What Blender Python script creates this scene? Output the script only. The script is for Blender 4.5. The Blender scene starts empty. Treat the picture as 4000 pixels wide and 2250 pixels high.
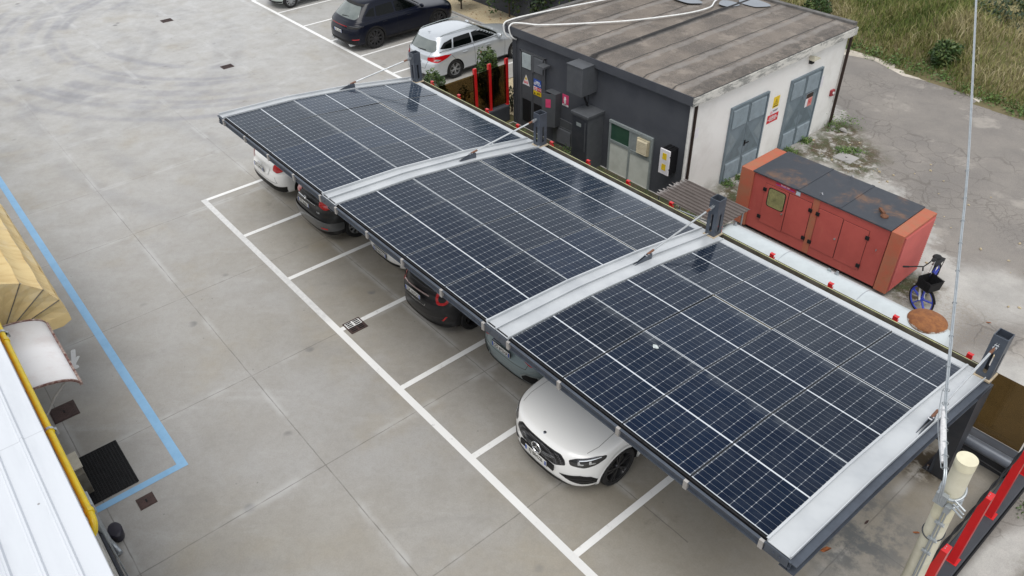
import bpy, bmesh, math, random
import numpy as np
from math import sin, cos, pi, radians as R
from mathutils import Vector, Matrix
from mathutils.bvhtree import BVHTree
from mathutils.geometry import delaunay_2d_cdt
random.seed(7); rng = np.random.default_rng(7)
C = bpy.context.scene.collection
S = bpy.context.scene
# ------------------------------------------------------------------ camera
cam = bpy.data.cameras.new('camera'); co = bpy.data.objects.new('camera', cam); C.objects.link(co)
cam.sensor_width = 36.0; cam.lens = 27.168; cam.clip_end = 500
_f = Vector((-0.61086866, 0.50215389, -0.61211188)); _r = Vector((0.64564467, 0.76342467, -0.01804804)); _u = Vector((-0.45823842, 0.40623175, 0.79056519))
co.matrix_world = Matrix.Translation((19.0020604, -5.11821626, 10.6497586)) @ Matrix((_r, _u, -_f)).transposed().to_4x4()
S.camera = co
# ------------------------------------------------------------------ sky, sun, exposure
SUN_EL, SUN_AZ = R(70), R(140)
w = bpy.data.worlds.new('World'); S.world = w; w.use_nodes = True
nt = w.node_tree; bg = nt.nodes['Background']
sky = nt.nodes.new('ShaderNodeTexSky'); sky.sky_type = 'NISHITA'; sky.sun_disc = False
sky.sun_elevation = SUN_EL; sky.sun_rotation = SUN_AZ; sky.air_density = 1.0; sky.dust_density = 3.0; sky.ozone_density = 1.0
hs = nt.nodes.new('ShaderNodeHueSaturation'); hs.inputs['Saturation'].default_value = 0.22; hs.inputs['Value'].default_value = 1.0
# overcast evenness: the blue sky gradient is blended with a flat cloud layer
mx = nt.nodes.new('ShaderNodeMix'); mx.data_type = 'RGBA'; mx.inputs[0].default_value = 0.7
tc = nt.nodes.new('ShaderNodeTexCoord'); sz = nt.nodes.new('ShaderNodeSeparateXYZ'); nt.links.new(tc.outputs['Generated'], sz.inputs[0])
mr = nt.nodes.new('ShaderNodeMapRange'); mr.inputs[1].default_value = 0.25; mr.inputs[2].default_value = 0.75; nt.links.new(sz.outputs[2], mr.inputs[0])
mg_ = nt.nodes.new('ShaderNodeMix'); mg_.data_type = 'RGBA'; mg_.inputs[6].default_value = (8.0, 8.3, 8.7, 1); mg_.inputs[7].default_value = (3.9, 4.1, 4.45, 1); nt.links.new(mr.outputs[0], mg_.inputs[0])
nt.links.new(mg_.outputs[2], mx.inputs[7])
nt.links.new(sky.outputs[0], hs.inputs['Color']); nt.links.new(hs.outputs[0], mx.inputs[6]); nt.links.new(mx.outputs[2], bg.inputs['Color'])
bg.inputs['Strength'].default_value = 0.1
sl = bpy.data.lights.new('sun', 'SUN'); sl.energy = 1.3; sl.angle = R(45); sl.color = (1, .97, .92)
so = bpy.data.objects.new('sun', sl); C.objects.link(so)
_d = Vector((sin(SUN_AZ) * cos(SUN_EL), cos(SUN_AZ) * cos(SUN_EL), sin(SUN_EL)))
so.rotation_euler = _d.to_track_quat('Z', 'Y').to_euler(); so.location = (0, 0, 30)
S.view_settings.view_transform = 'Standard'; S.view_settings.look = 'None'; S.view_settings.gamma = 1.0
S.view_settings.exposure = 0.80
# ------------------------------------------------------------------ object helpers
def setp(o, label=None, cat=None, group=None, kind=None):
    if label: o['label'] = label
    if cat: o['category'] = cat
    if group: o['group'] = group
    if kind: o['kind'] = kind
    return o
def thing(name, label, cat, loc=(0, 0, 0), rz=0, group=None):
    o = bpy.data.objects.new(name, None); C.objects.link(o); o.location = loc; o.rotation_euler = (0, 0, rz)
    o.empty_display_size = .2
    return setp(o, label, cat, group)
class MB:
    """mesh builder: collects shapes, then links them as ONE mesh object"""
    def __init__(s): s.v = []; s.f = []; s.m = []; s.cur = 0
    def add(s, vs, fs):
        b = len(s.v); s.v += [tuple(v) for v in vs]; s.f += [tuple(b + i for i in f) for f in fs]; s.m += [s.cur] * len(fs); return s
    def box(s, c, d, rot=None):
        hx, hy, hz = d[0] / 2, d[1] / 2, d[2] / 2
        p = [Vector((x, y, z)) for x in (-hx, hx) for y in (-hy, hy) for z in (-hz, hz)]
        if rot is not None: p = [rot @ q for q in p]
        c = Vector(c)
        return s.add([c + q for q in p], [(0, 1, 3, 2), (4, 6, 7, 5), (0, 4, 5, 1), (2, 3, 7, 6), (0, 2, 6, 4), (1, 5, 7, 3)])
    def bb(s, x0, x1, y0, y1, z0, z1): return s.box(((x0 + x1) / 2, (y0 + y1) / 2, (z0 + z1) / 2), (abs(x1 - x0), abs(y1 - y0), abs(z1 - z0)))
    def cbox(s, x0, x1, y0, y1, z0, z1, b=.01):
        """box with chamfered vertical and top edges"""
        def ring(x0, x1, y0, y1, z, q): return [(x0 + q, y0, z), (x1 - q, y0, z), (x1, y0 + q, z), (x1, y1 - q, z), (x1 - q, y1, z), (x0 + q, y1, z), (x0, y1 - q, z), (x0, y0 + q, z)]
        v = ring(x0, x1, y0, y1, z0, b) + ring(x0, x1, y0, y1, z1 - b, b) + ring(x0 + b, x1 - b, y0 + b, y1 - b, z1, b)
        f = [tuple(range(7, -1, -1)), tuple(range(16, 24))]
        for l in (0, 8):
            for i in range(8): f.append((l + i, l + (i + 1) % 8, l + 8 + (i + 1) % 8, l + 8 + i))
        return s.add(v, f)
    def beam(s, a, b, w, h, up=(0, 0, 1)):
        a = Vector(a); b = Vector(b); d = (b - a).normalized(); up = Vector(up)
        sd = d.cross(up).normalized(); u = sd.cross(d)
        p = [a + sd * x + u * z for x, z in ((-w / 2, -h / 2), (w / 2, -h / 2), (w / 2, h / 2), (-w / 2, h / 2))]
        q = [v + (b - a) for v in p]
        return s.add(p + q, [(0, 1, 2, 3), (7, 6, 5, 4), (0, 4, 5, 1), (1, 5, 6, 2), (2, 6, 7, 3), (3, 7, 4, 0)])
    def tube(s, pts, r, n=10, cap=True, closed=False):
        pts = [Vector(p) for p in pts]; k = len(pts); rr = r if isinstance(r, (list, tuple)) else [r] * k
        vs = []; prev = None
        for i, p in enumerate(pts):
            if closed: d = pts[(i + 1) % k] - pts[i - 1]
            else: d = (pts[min(i + 1, k - 1)] - pts[max(i - 1, 0)])
            d.normalize()
            if prev is None:
                a = Vector((0, 0, 1)) if abs(d.z) < .9 else Vector((1, 0, 0)); x = d.cross(a).normalized()
            else: x = (prev - d * prev.dot(d)).normalized()
            prev = x; y = d.cross(x)
            for j in range(n):
                t = 2 * pi * j / n; vs.append(p + (x * cos(t) + y * sin(t)) * rr[i])
        fs = []
        for i in range(k if closed else k - 1):
            for j in range(n):
                a = i * n + j; b = i * n + (j + 1) % n; c = ((i + 1) % k) * n + (j + 1) % n; d2 = ((i + 1) % k) * n + j
                fs.append((a, d2, c, b))
        if cap and not closed: fs += [tuple(range(n)), tuple((k - 1) * n + j for j in range(n - 1, -1, -1))]
        return s.add(vs, fs)
    def cyl(s, a, b, r, n=16): return s.tube([a, b], r, n)
    def lathe(s, prof, M=None, n=32, closed=False):
        """prof: (radius, axial) about local Z"""
        vs = []; fs = []; k = len(prof)
        for j in range(n):
            t = 2 * pi * j / n
            for r_, z_ in prof:
                p = Vector((r_ * cos(t), r_ * sin(t), z_)); vs.append(M @ p if M else p)
        for j in range(n):
            for i in range(k if closed else k - 1):
                a = j * k + i; b = ((j + 1) % n) * k + i; c = ((j + 1) % n) * k + (i + 1) % k; d = j * k + (i + 1) % k
                fs.append((a, b, c, d))
        return s.add(vs, fs)
    def prism(s, poly, z0, z1, M=None):
        n = len(poly); v = [(x, y, z0) for x, y in poly] + [(x, y, z1) for x, y in poly]
        if M: v = [M @ Vector(p) for p in v]
        return s.add(v, [tuple(range(n - 1, -1, -1)), tuple(range(n, 2 * n))] + [(i, (i + 1) % n, n + (i + 1) % n, n + i) for i in range(n)])
    def quad(s, a, b, c, d): return s.add([a, b, c, d], [(0, 1, 2, 3)])
    def build(s, name, mats, parent=None, smooth=False, bevel=0, link=True):
        me = bpy.data.meshes.new(name); me.from_pydata(s.v, [], s.f)
        if not isinstance(mats, (list, tuple)): mats = [mats]
        for m in mats: me.materials.append(m)
        me.polygons.foreach_set('material_index', s.m)
        bm = bmesh.new(); bm.from_mesh(me)
        if smooth: bmesh.ops.remove_doubles(bm, verts=bm.verts, dist=1e-5)
        bmesh.ops.recalc_face_normals(bm, faces=bm.faces); bm.to_mesh(me); bm.free()
        o = bpy.data.objects.new(name, me)
        if link: C.objects.link(o)
        if parent: o.parent = parent
        if smooth: shade(o, smooth if isinstance(smooth, (int, float)) and not isinstance(smooth, bool) else 35)
        if bevel:
            b = o.modifiers.new('b', 'BEVEL'); b.width = bevel; b.segments = 2; b.limit_method = 'ANGLE'; b.angle_limit = R(40)
        return o
def shade(o, ang=35):
    me = o.data
    me.polygons.foreach_set('use_smooth', [True] * len(me.polygons))
    bm = bmesh.new(); bm.from_mesh(me)
    for e in bm.edges:
        if len(e.link_faces) == 2: e.smooth = e.calc_face_angle(0) < R(ang)
    bm.to_mesh(me); bm.free()
def bake(o):
    """replace an object's mesh by its modified mesh"""
    dg = bpy.context.evaluated_depsgraph_get(); dg.update()
    me = bpy.data.meshes.new_from_object(o.evaluated_get(dg)); o.modifiers.clear(); o.data = me; return o
def dup(o, parent=None):
    c = o.copy(); C.objects.link(c)
    if parent: c.parent = parent
    for ch in [x for x in o.children]: dup(ch, c)
    return c
# ------------------------------------------------------------------ shader helpers
class NT:
    def __init__(s, name, rough=.5, metal=0., spec=.5):
        s.mat = bpy.data.materials.new(name); s.mat.use_nodes = True; s.t = s.mat.node_tree; s.bsdf = s.t.nodes['Principled BSDF']
        s.bsdf.inputs['Roughness'].default_value = rough; s.bsdf.inputs['Metallic'].default_value = metal; s.bsdf.inputs['Specular IOR Level'].default_value = spec
        s._c = None
    def n(s, t, **kw):
        nd = s.t.nodes.new(t)
        for k, v in kw.items(): setattr(nd, k, v)
        return nd
    def lk(s, a, b): s.t.links.new(a, b)
    def put(s, sock, v):
        if hasattr(v, 'is_output') or isinstance(v, bpy.types.NodeSocket): s.lk(v, sock)
        else: sock.default_value = v
    @property
    def co(s):
        if s._c is None: s._c = s.n('ShaderNodeTexCoord').outputs['Object']
        return s._c
    def m(s, op, a, b=0., c=0., clamp=False):
        nd = s.n('ShaderNodeMath', operation=op); nd.use_clamp = clamp
        s.put(nd.inputs[0], a); s.put(nd.inputs[1], b); s.put(nd.inputs[2], c); return nd.outputs[0]
    def xyz(s, v=None):
        nd = s.n('ShaderNodeSeparateXYZ'); s.lk(v or s.co, nd.inputs[0]); return nd.outputs
    def map(s, sc=(1, 1, 1), loc=(0, 0, 0), rot=(0, 0, 0), v=None):
        nd = s.n('ShaderNodeMapping'); nd.inputs['Scale'].default_value = sc; nd.inputs['Location'].default_value = loc; nd.inputs['Rotation'].default_value = rot
        s.lk(v or s.co, nd.inputs[0]); return nd.outputs[0]
    def noise(s, sc, det=4, rough=.55, v=None, dist=0.):
        nd = s.n('ShaderNodeTexNoise'); nd.inputs['Scale'].default_value = sc; nd.inputs['Detail'].default_value = det; nd.inputs['Roughness'].default_value = rough; nd.inputs['Distortion'].default_value = dist
        s.lk(v or s.co, nd.inputs['Vector']); return nd.outputs['Fac']
    def vor(s, sc, feat='DISTANCE_TO_EDGE', v=None, rnd=1.):
        nd = s.n('ShaderNodeTexVoronoi', feature=feat); nd.inputs['Scale'].default_value = sc; nd.inputs['Randomness'].default_value = rnd
        s.lk(v or s.co, nd.inputs['Vector']); return nd.outputs['Distance']
    def ramp(s, f, lo, hi, a=0., b=1.):
        nd = s.n('ShaderNodeMapRange'); nd.inputs[1].default_value = lo; nd.inputs[2].default_value = hi; nd.inputs[3].default_value = a; nd.inputs[4].default_value = b
        nd.interpolation_type = 'SMOOTHSTEP'; s.lk(f, nd.inputs[0]); return nd.outputs[0]
    def mix(s, f, a, b, mode='MIX'):
        nd = s.n('ShaderNodeMix', data_type='RGBA', blend_type=mode)
        s.put(nd.inputs[0], f); s.put(nd.inputs[6], (*a, 1) if isinstance(a, tuple) and len(a) == 3 else a); s.put(nd.inputs[7], (*b, 1) if isinstance(b, tuple) and len(b) == 3 else b); return nd.outputs[2]
    def col(s, v): s.put(s.bsdf.inputs['Base Color'], (*v, 1) if isinstance(v, tuple) and len(v) == 3 else v); return s
    def rough(s, v): s.put(s.bsdf.inputs['Roughness'], v); return s
    def bump(s, h, st=.3, d=.01):
        nd = s.n('ShaderNodeBump'); nd.inputs['Strength'].default_value = st; nd.inputs['Distance'].default_value = d
        s.lk(h, nd.inputs['Height']); s.lk(nd.outputs[0], s.bsdf.inputs['Normal']); return s
def M(name, col, rough=.5, metal=0., col2=None, ns=6., amt=.5, bump=0., bs=40., coat=0., spec=.5):
    t = NT(name, rough, metal, spec)
    c2 = col2 or tuple(x * .8 for x in col)
    f = t.noise(ns, 5, .6); t.col(t.mix(t.ramp(f, .5 - amt * .3, .5 + amt * .4), col, c2))
    if bump: t.bump(t.noise(bs, 4, .6), bump, .004)
    if coat: t.bsdf.inputs['Coat Weight'].default_value = coat; t.bsdf.inputs['Coat Roughness'].default_value = .04
    return t.mat
def line(t, coord, p, hw, soft):  # 1 on |coord-p|<hw
    return t.ramp(t.m('ABSOLUTE', t.m('SUBTRACT', coord, p)), hw, hw + soft, 1., 0.)
MT = {}
MT['steel'] = M('painted_steel_grey', (.085, .10, .125), .42, .35, (.065, .075, .095), 5, .6)
MT['steel_d'] = M('painted_steel_dark', (.035, .04, .05), .45, .2, (.05, .052, .06), 4, .6)
MT['galv'] = M('galvanised', (.42, .45, .47), .38, .6, (.33, .36, .38), 14, .7)
MT['rod'] = M('rod_steel', (.62, .64, .65), .3, .7)
MT['copper'] = M('rusty_turnbuckle', (.20, .085, .045), .5, .3, (.12, .06, .04), 30, .8)
MT['red'] = M('red_paint', (.62, .012, .014), .35, 0, (.50, .012, .014), 3, .6, coat=.3)
MT['black'] = M('black_plastic', (.008, .008, .009), .55, 0, (.014, .014, .016), 20, .5, spec=.25)
MT['rubber'] = M('tyre_rubber', (.008, .008, .009), .85, 0, (.016, .015, .014), 15, .6, bump=.3, bs=60)
MT['white'] = M('white_plastic', (.72, .70, .72), .4, 0, (.62, .60, .62), 5, .6)
MT['cream'] = M('cream_paint', (.64, .61, .49), .6, 0, (.52, .49, .37), 4, .7, bump=.2, bs=20)
MT['bolt'] = M('bolt_zinc', (.7, .7, .72), .25, .9)
MT['chrome'] = M('chrome', (.75, .76, .78), .12, 1.)
MT['txt_w'] = M('lettering_white', (.8, .8, .8), .5); MT['txt_k'] = M('lettering_black', (.02, .02, .02), .5)
MT['txt_r'] = M('lettering_red', (.6, .02, .03), .5); MT['txt_y'] = M('sign_yellow', (.75, .52, .02), .45); MT['blue'] = M('sign_blue', (.02, .08, .38), .45)
MT['pink'] = M('sign_faded_red', (.62, .06, .16), .5)
# wall text
def text(s, h, mat, parent, loc, rot, name='lettering', align='CENTER', sx=1., bold=0.):
    cu = bpy.data.curves.new(name, 'FONT'); cu.body = s; cu.size = h; cu.align_x = align; cu.align_y = 'CENTER'; cu.extrude = .0008; cu.offset = bold; cu.space_line = .8
    t = bpy.data.objects.new(name, cu); C.objects.link(t)
    dg = bpy.context.evaluated_depsgraph_get(); me = bpy.data.meshes.new_from_object(t.evaluated_get(dg)); C.objects.unlink(t); bpy.data.objects.remove(t)
    me.materials.clear(); me.materials.append(mat); o = bpy.data.objects.new(name, me); C.objects.link(o); o.parent = parent
    o.location = loc; o.rotation_euler = rot; o.scale = (sx, 1, 1); return o
# ------------------------------------------------------------------ the ground
def sheet(name, poly, z, mat, kind='structure'):
    b = MB(); b.add([(x, y, z) for x, y in poly], [tuple(range(len(poly)))]); o = b.build(name, mat)
    if o.data.polygons[0].normal.z < 0: o.data.flip_normals()
    o['kind'] = kind; return o
t = NT('yard_concrete', .5, 0, .5)
X, Y, Z_ = t.xyz()
base = t.mix(t.ramp(t.noise(.16, 3, .5), .35, .65), (.35, .333, .300), (.362, .354, .342))
# far concrete is paler, with the washed-out sky reflection painted into its colour
base = t.mix(t.ramp(X, -14., 9., 1., 0.), base, (.44, .437, .43))
mott = t.noise(.9, 7, .62, dist=.4); base = t.mix(t.ramp(mott, .3, .7, .0, .75), base, t.mix(.45, base, (.25, .225, .185)))
yel = t.noise(.55, 4, .6, t.map(loc=(9, 3, 0))); base = t.mix(t.ramp(yel, .5, .75, 0, .5), base, (.33, .29, .22))
stk = t.noise(1., 6, .68, t.map((.35, 1.7, 1), v=t.map(rot=(0, 0, R(-46)))), dist=.5); base = t.mix(t.ramp(stk, .52, .74, 0, .32), base, (.48, .475, .47))
stk2 = t.noise(1., 6, .68, t.map((.4, 1.9, 1), loc=(4, 8, 0), v=t.map(rot=(0, 0, R(-55)))), dist=.5); base = t.mix(t.ramp(stk2, .52, .76, 0, .42), base, (.26, .25, .24))
med = t.noise(7., 5, .75, dist=.3); base = t.mix(t.ramp(med, .35, .75, 0, .38), base, t.mix(1., base, (.72, .71, .69), 'MULTIPLY')); fine = t.noise(38., 4, .7); base = t.mix(t.ramp(fine, .25, .8, 0, .35), base, (.20, .19, .17))
# bay slabs toned darker and browner: canopy shade painted in with the car grime
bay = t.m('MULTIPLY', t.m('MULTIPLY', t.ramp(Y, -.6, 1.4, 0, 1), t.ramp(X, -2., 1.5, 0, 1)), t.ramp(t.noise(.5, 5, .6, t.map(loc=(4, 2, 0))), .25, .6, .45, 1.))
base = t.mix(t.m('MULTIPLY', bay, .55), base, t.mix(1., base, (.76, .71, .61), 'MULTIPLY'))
drip = t.m('MULTIPLY', t.ramp(t.noise(1.5, 6, .75, t.map(loc=(9, 9, 0))), .58, .7), t.ramp(Y, .2, 1.2, 0, 1)); base = t.mix(t.m('MULTIPLY', drip, .5), base, (.16, .145, .12))
# tyre swirls
wob = t.m('MULTIPLY', t.m('SUBTRACT', t.noise(.3, 2, .5), .5), .8); dx = t.m('SUBTRACT', t.m('ADD', X, wob), -13.9); dy = t.m('SUBTRACT', Y, 7.7)
rr = t.m('SQRT', t.m('ADD', t.m('MULTIPLY', dx, dx), t.m('MULTIPLY', dy, dy)))
rings = None
for r0, wd in ((7.75, .10), (7.3, .04), (8.6, .16), (9.35, .07), (9.75, .05), (6.2, .05), (10.6, .05)):
    l = line(t, rr, r0, wd, .2); rings = l if rings is None else t.m('MAXIMUM', rings, l)
msk = t.ramp(t.noise(.5, 3, .6, t.map(loc=(2, 5, 1))), .35, .62)
rings = t.m('MULTIPLY', t.m('MULTIPLY', rings, t.ramp(Y, 3.5, 5.5, 1, 0)), msk); base = t.mix(t.m('MULTIPLY', rings, .52), base, (.20, .20, .225))
# big sweeping tracks
for cx, cy, r0 in ((-6., 16., 17.5), (-6.5, 16.4, 19.2), (2., -22., 24.6), (-14.8, -2., 6.), (-13.1, -1.05, 7.), (-14., -1.6, 4.6), (-13.2, -1.2, 7.8)):
    ax = t.m('SUBTRACT', X, cx); ay = t.m('SUBTRACT', Y, cy); q = t.m('ADD', t.m('SQRT', t.m('ADD', t.m('MULTIPLY', ax, ax), t.m('MULTIPLY', ay, ay))), t.m('MULTIPLY', t.noise(.3, 2), .8))
    base = t.mix(t.m('MULTIPLY', t.m('MULTIPLY', line(t, q, r0, .08, .35), t.ramp(X, -3., 3., 1, 0)), t.m('MULTIPLY', msk, .28)), base, (.2, .2, .21))
# oil spots
sp = t.vor(.9, 'F1'); base = t.mix(t.m('MULTIPLY', t.ramp(sp, .05, .12, 1, 0), t.ramp(t.noise(.8, 2), .5, .62)), base, (.17, .165, .16))
sp = t.vor(2.3, 'F1', t.map(loc=(5, 5, 0))); base = t.mix(t.m('MULTIPLY', t.ramp(sp, .02, .05, 1, 0), .6), base, (.13, .125, .12))
# joints
jw = t.m('MULTIPLY', t.m('SUBTRACT', t.noise(3., 2), .5), .02)
Xj = t.m('ADD', X, jw); Yj = t.m('ADD', Y, jw)
jd = None; halo = None
nh = t.ramp(t.noise(.7, 4, .6, t.map(loc=(7, 1, 0))), .46, .62)
for p in (-25.5, -22.2, -18.9, -15.6, -12.3, -9.1, -5.85, -2.45, .37, 3.76, 7.12, 10.07, 13.05, 16.86):
    a = line(t, Xj, p, .004, .010); h = line(t, Xj, p, .01, .16); jd = a if jd is None else t.m('MAXIMUM', jd, a); halo = h if halo is None else t.m('MAXIMUM', halo, h)
for p, lo, hi in ((-5.3, -60, 60), (-2.08, -60, 60), (1.47, -60, 15.2), (4.8, -60, 14), (8.1, -60, -3), (3.59, 14, 60), (11.4, -60, -3)):
    g = t.m('MULTIPLY', t.m('GREATER_THAN', X, lo), t.m('LESS_THAN', X, hi))
    jd = t.m('MAXIMUM', jd, t.m('MULTIPLY', g, line(t, Yj, p, .004, .010))); halo = t.m('MAXIMUM', halo, t.m('MULTIPLY', g, line(t, Yj, p, .01, .12)))
base = t.mix(t.m('MULTIPLY', t.m('MULTIPLY', halo, nh), .42), base, (.50, .50, .495))
fade = t.ramp(X, -8., 2., .35, 1.)
base = t.mix(t.m('MULTIPLY', jd, t.m('MULTIPLY', fade, t.ramp(t.noise(2.5, 4, .7), .3, .6, .18, .6))), base, (.10, .09, .08))
# damp dark patches near the last post
d2 = t.m('SQRT', t.m('ADD', t.m('POWER', t.m('SUBTRACT', X, 16.7), 2), t.m('POWER', t.m('SUBTRACT', Y, 3.6), 2)))
base = t.mix(t.m('MULTIPLY', t.ramp(d2, .3, 1.5, 1, 0), t.ramp(t.noise(2.4, 6, .7), .42, .6)), base, (.12, .125, .125))
d3 = t.m('SQRT', t.m('ADD', t.m('POWER', t.m('SUBTRACT', X, 16.75), 2), t.m('POWER', t.m('SUBTRACT', Y, 5.75), 2)))
base = t.mix(t.m('MULTIPLY', t.ramp(d3, .2, .75, 1, 0), t.ramp(t.noise(3., 5, .7), .4, .55)), base, (.07, .055, .035))
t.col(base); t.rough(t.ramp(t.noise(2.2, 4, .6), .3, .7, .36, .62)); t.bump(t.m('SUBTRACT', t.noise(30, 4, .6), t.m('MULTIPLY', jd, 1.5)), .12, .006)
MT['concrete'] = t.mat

def asphalt(name, c1, c2, light, masks=False):
    t = NT(name, .85, 0, .4)
    b = t.mix(t.ramp(t.noise(.45, 5, .65), .35, .65), c1, c2)
    b = t.mix(t.ramp(t.noise(60, 3, .8), .35, .75, 0, .55), b, t.mix(.5, b, (.42, .39, .36)))
    b = t.mix(t.ramp(t.noise(90, 2, .8), .5, .75, 0, .5), b, (.06, .055, .05))
    if light: b = t.mix(t.ramp(t.noise(.35, 6, .7, t.map(loc=(3, 8, 0))), .54, .64, 0, .85), b, light)
    dv = t.map(loc=(0, 0, 0)); nd = t.n('ShaderNodeTexNoise'); nd.inputs['Scale'].default_value = 1.6; nd.inputs['Detail'].default_value = 4; t.lk(dv, nd.inputs['Vector'])
    va = t.n('ShaderNodeVectorMath', operation='MULTIPLY_ADD'); t.lk(nd.outputs['Color'], va.inputs[0]); va.inputs[1].default_value = (.7, .7, 0); t.lk(dv, va.inputs[2])
    cr = t.ramp(t.vor(1.5, v=va.outputs[0]), .008, .03, 1, 0); cr = t.m('MULTIPLY', cr, t.ramp(t.noise(.28, 3), .47, .58))
    cr2 = t.ramp(t.vor(4.2, v=va.outputs[0]), .01, .05, 1, 0); cr2 = t.m('MULTIPLY', cr2, t.ramp(t.noise(.3, 3, .5, t.map(loc=(1, 4, 0))), .55, .64))
    cr = t.m('MAXIMUM', cr, cr2)
    if masks:
        X, Y, Z_ = t.xyz(); wv = t.m('MULTIPLY', t.m('SUBTRACT', t.noise(.8, 6, .7, t.map(loc=(2, 2, 0))), .5), 2.2)
        hp = t.m('DIVIDE', t.m('SUBTRACT', 172., t.m('ADD', t.m('MULTIPLY', X, 6.), t.m('MULTIPLY', Y, 7.1))), 9.3)
        k = t.m('MULTIPLY', t.ramp(t.m('ADD', hp, wv), -.1, .35), t.ramp(X, 14.8, 16., 1., 0.))
        def rad(cx, cy, r, ex=1., w_=.4):
            q = t.m('SQRT', t.m('ADD', t.m('POWER', t.m('MULTIPLY', t.m('SUBTRACT', X, cx), ex), 2), t.m('POWER', t.m('SUBTRACT', Y, cy), 2))); return t.ramp(t.m('ADD', q, t.m('MULTIPLY', wv, .6)), r - w_, r + w_, 1, 0)
        k = t.m('MAXIMUM', k, t.m('MULTIPLY', rad(15.4, 11.3, 1.0), .8)); k = t.m('MAXIMUM', k, rad(18.6, 8.3, 1.7, .6)); k = t.m('MAXIMUM', k, rad(18.6, 3.5, 2.6, 7., .5))
        lt = t.mix(t.ramp(t.noise(1.1, 6, .65), .35, .65), (.50, .485, .455), (.38, .37, .35)); lt = t.mix(t.ramp(t.noise(50, 3, .8), .35, .75, 0, .4), lt, (.22, .21, .20)); b = t.mix(t.m('MULTIPLY', k, .9), b, lt)
        gv = t.m('MULTIPLY', rad(15.0, 9.6, 1.2), t.ramp(t.noise(14, 4, .8), .4, .7)); b = t.mix(t.m('MULTIPLY', gv, .5), b, (.20, .16, .11))
        ms = None
        for cx, cy, r_, ex in ((9.7, 14.9, 1.1, 1.), (8.75, 12., .35, 3.), (8.9, 13.6, .55, 1.5), (9.0, 16.0, .6, 1.), (14.2, 10.2, .7, 1.2), (10.4, 14.2, .6, 1.), (9.3, 10.6, .6, 1.), (20.5, 4.6, 1.6, 1.), (19., 6.3, .5, 1.)):
            q = rad(cx, cy, r_, ex, .35); ms = q if ms is None else t.m('MAXIMUM', ms, q)
        sc = t.mix(t.ramp(t.noise(2.6, 6, .7), .42, .6), (.075, .055, .03), (.05, .06, .022)); sc = t.mix(t.ramp(t.noise(18, 4, .75), .5, .7, 0, .8), sc, (.20, .18, .15))
        b = t.mix(t.m('MULTIPLY', ms, t.ramp(t.noise(3.2, 6, .75, t.map(loc=(6, 6, 0))), .36, .52)), b, sc); cr = t.m('MULTIPLY', cr, t.m('SUBTRACT', 1., t.m('MULTIPLY', k, .9)))
    b = t.mix(t.m('MULTIPLY', cr, .42), b, (.08, .07, .06))
    t.col(b); t.bump(t.m('SUBTRACT', t.noise(70, 3, .8), cr), .4, .01); return t.mat
MT['asphalt'] = asphalt('cracked_asphalt', (.215, .196, .176), (.16, .147, .136), (.31, .285, .255), True)
MT['apron'] = asphalt('rough_apron_concrete', (.36, .35, .335), (.29, .285, .28), None)
t = NT('mossy_soil', .95); b = t.mix(t.ramp(t.noise(3, 6, .7), .4, .6), (.055, .045, .025), (.035, .05, .015)); b = t.mix(t.ramp(t.noise(25, 3, .7), .5, .7, 0, .6), b, (.17, .14, .09))
t.col(b); t.bump(t.noise(20, 5, .7), .8, .03); MT['soil'] = t.mat
t = NT('cream_gravel', .9); v = t.vor(38, 'F1'); b = t.mix(t.ramp(v, .1, .6), (.68, .58, .40), (.40, .33, .21)); b = t.mix(t.ramp(t.noise(1.3, 4), .45, .7, 0, .35), b, (.35, .27, .15))
t.col(b); t.bump(v, .8, .02); MT['gravel'] = t.mat
t = NT('hill_soil', .95); t.col(t.mix(t.ramp(t.noise(.8, 5, .7), .35, .65), (.09, .085, .03), (.16, .13, .07))); MT['hillsoil'] = t.mat
t = NT('dusty_verge', .95); b = t.mix(t.ramp(t.noise(2., 5, .7), .35, .65), (.58, .53, .46), (.40, .36, .30)); t.col(b); t.bump(t.noise(20, 5, .7), .6, .03); MT['verge'] = t.mat

g = sheet('ground', [(-300, -300), (300, -300), (300, 300), (-300, 300)], -.02, MT['hillsoil'])
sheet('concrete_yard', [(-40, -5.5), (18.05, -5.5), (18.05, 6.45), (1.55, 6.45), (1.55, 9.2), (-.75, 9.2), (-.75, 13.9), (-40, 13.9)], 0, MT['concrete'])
sheet('asphalt_road', [(1.9, 9.), (1.9, 6.5), (18.2, 6.5), (18.2, -30), (60, -30), (60, 18.5), (40, 17), (25, 17.5), (18, 19.), (14, 20.3), (12.2, 21.1), (10.2, 21.7), (8, 21.75), (5, 21.9), (-20, 23), (-20, 16.8), (1.9, 16.8)], -.004, MT['asphalt'])
verge = [(-20, 22.7)] + [(x, 21.9 + .25 * sin(x * 2.1) - .02 * max(0, x - 6) ** 2 * .9 - .35) for x in np.arange(4, 12.4, .7)] + [(14, 20.), (18, 18.6), (25, 17.), (25, 19), (18, 20.5), (13, 22.3), (9, 23), (-20, 24)]
sheet('dusty_verge', verge, .002, MT['verge'])
sheet('soil_strip', [(1.95, 9.1), (1.95, 6.6), (9.2, 6.6), (9.2, 9.1)], .002, MT['soil'])
def blob(name, cx, cy, rx, ry, mat, z, rot=0, n=40, amp=.25, seed=0):
    r_ = np.random.default_rng(seed); ph = r_.uniform(0, 6.28, 6); P = []
    for i in range(n):
        a = 2 * pi * i / n; k = 1 + amp * sum(sin((j + 2) * a + ph[j]) / (j + 1.5) for j in range(5)); x = rx * k * cos(a); y = ry * k * sin(a)
        P.append((cx + x * cos(rot) - y * sin(rot), cy + x * sin(rot) + y * cos(rot)))
    return sheet(name, P, z, mat)
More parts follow.
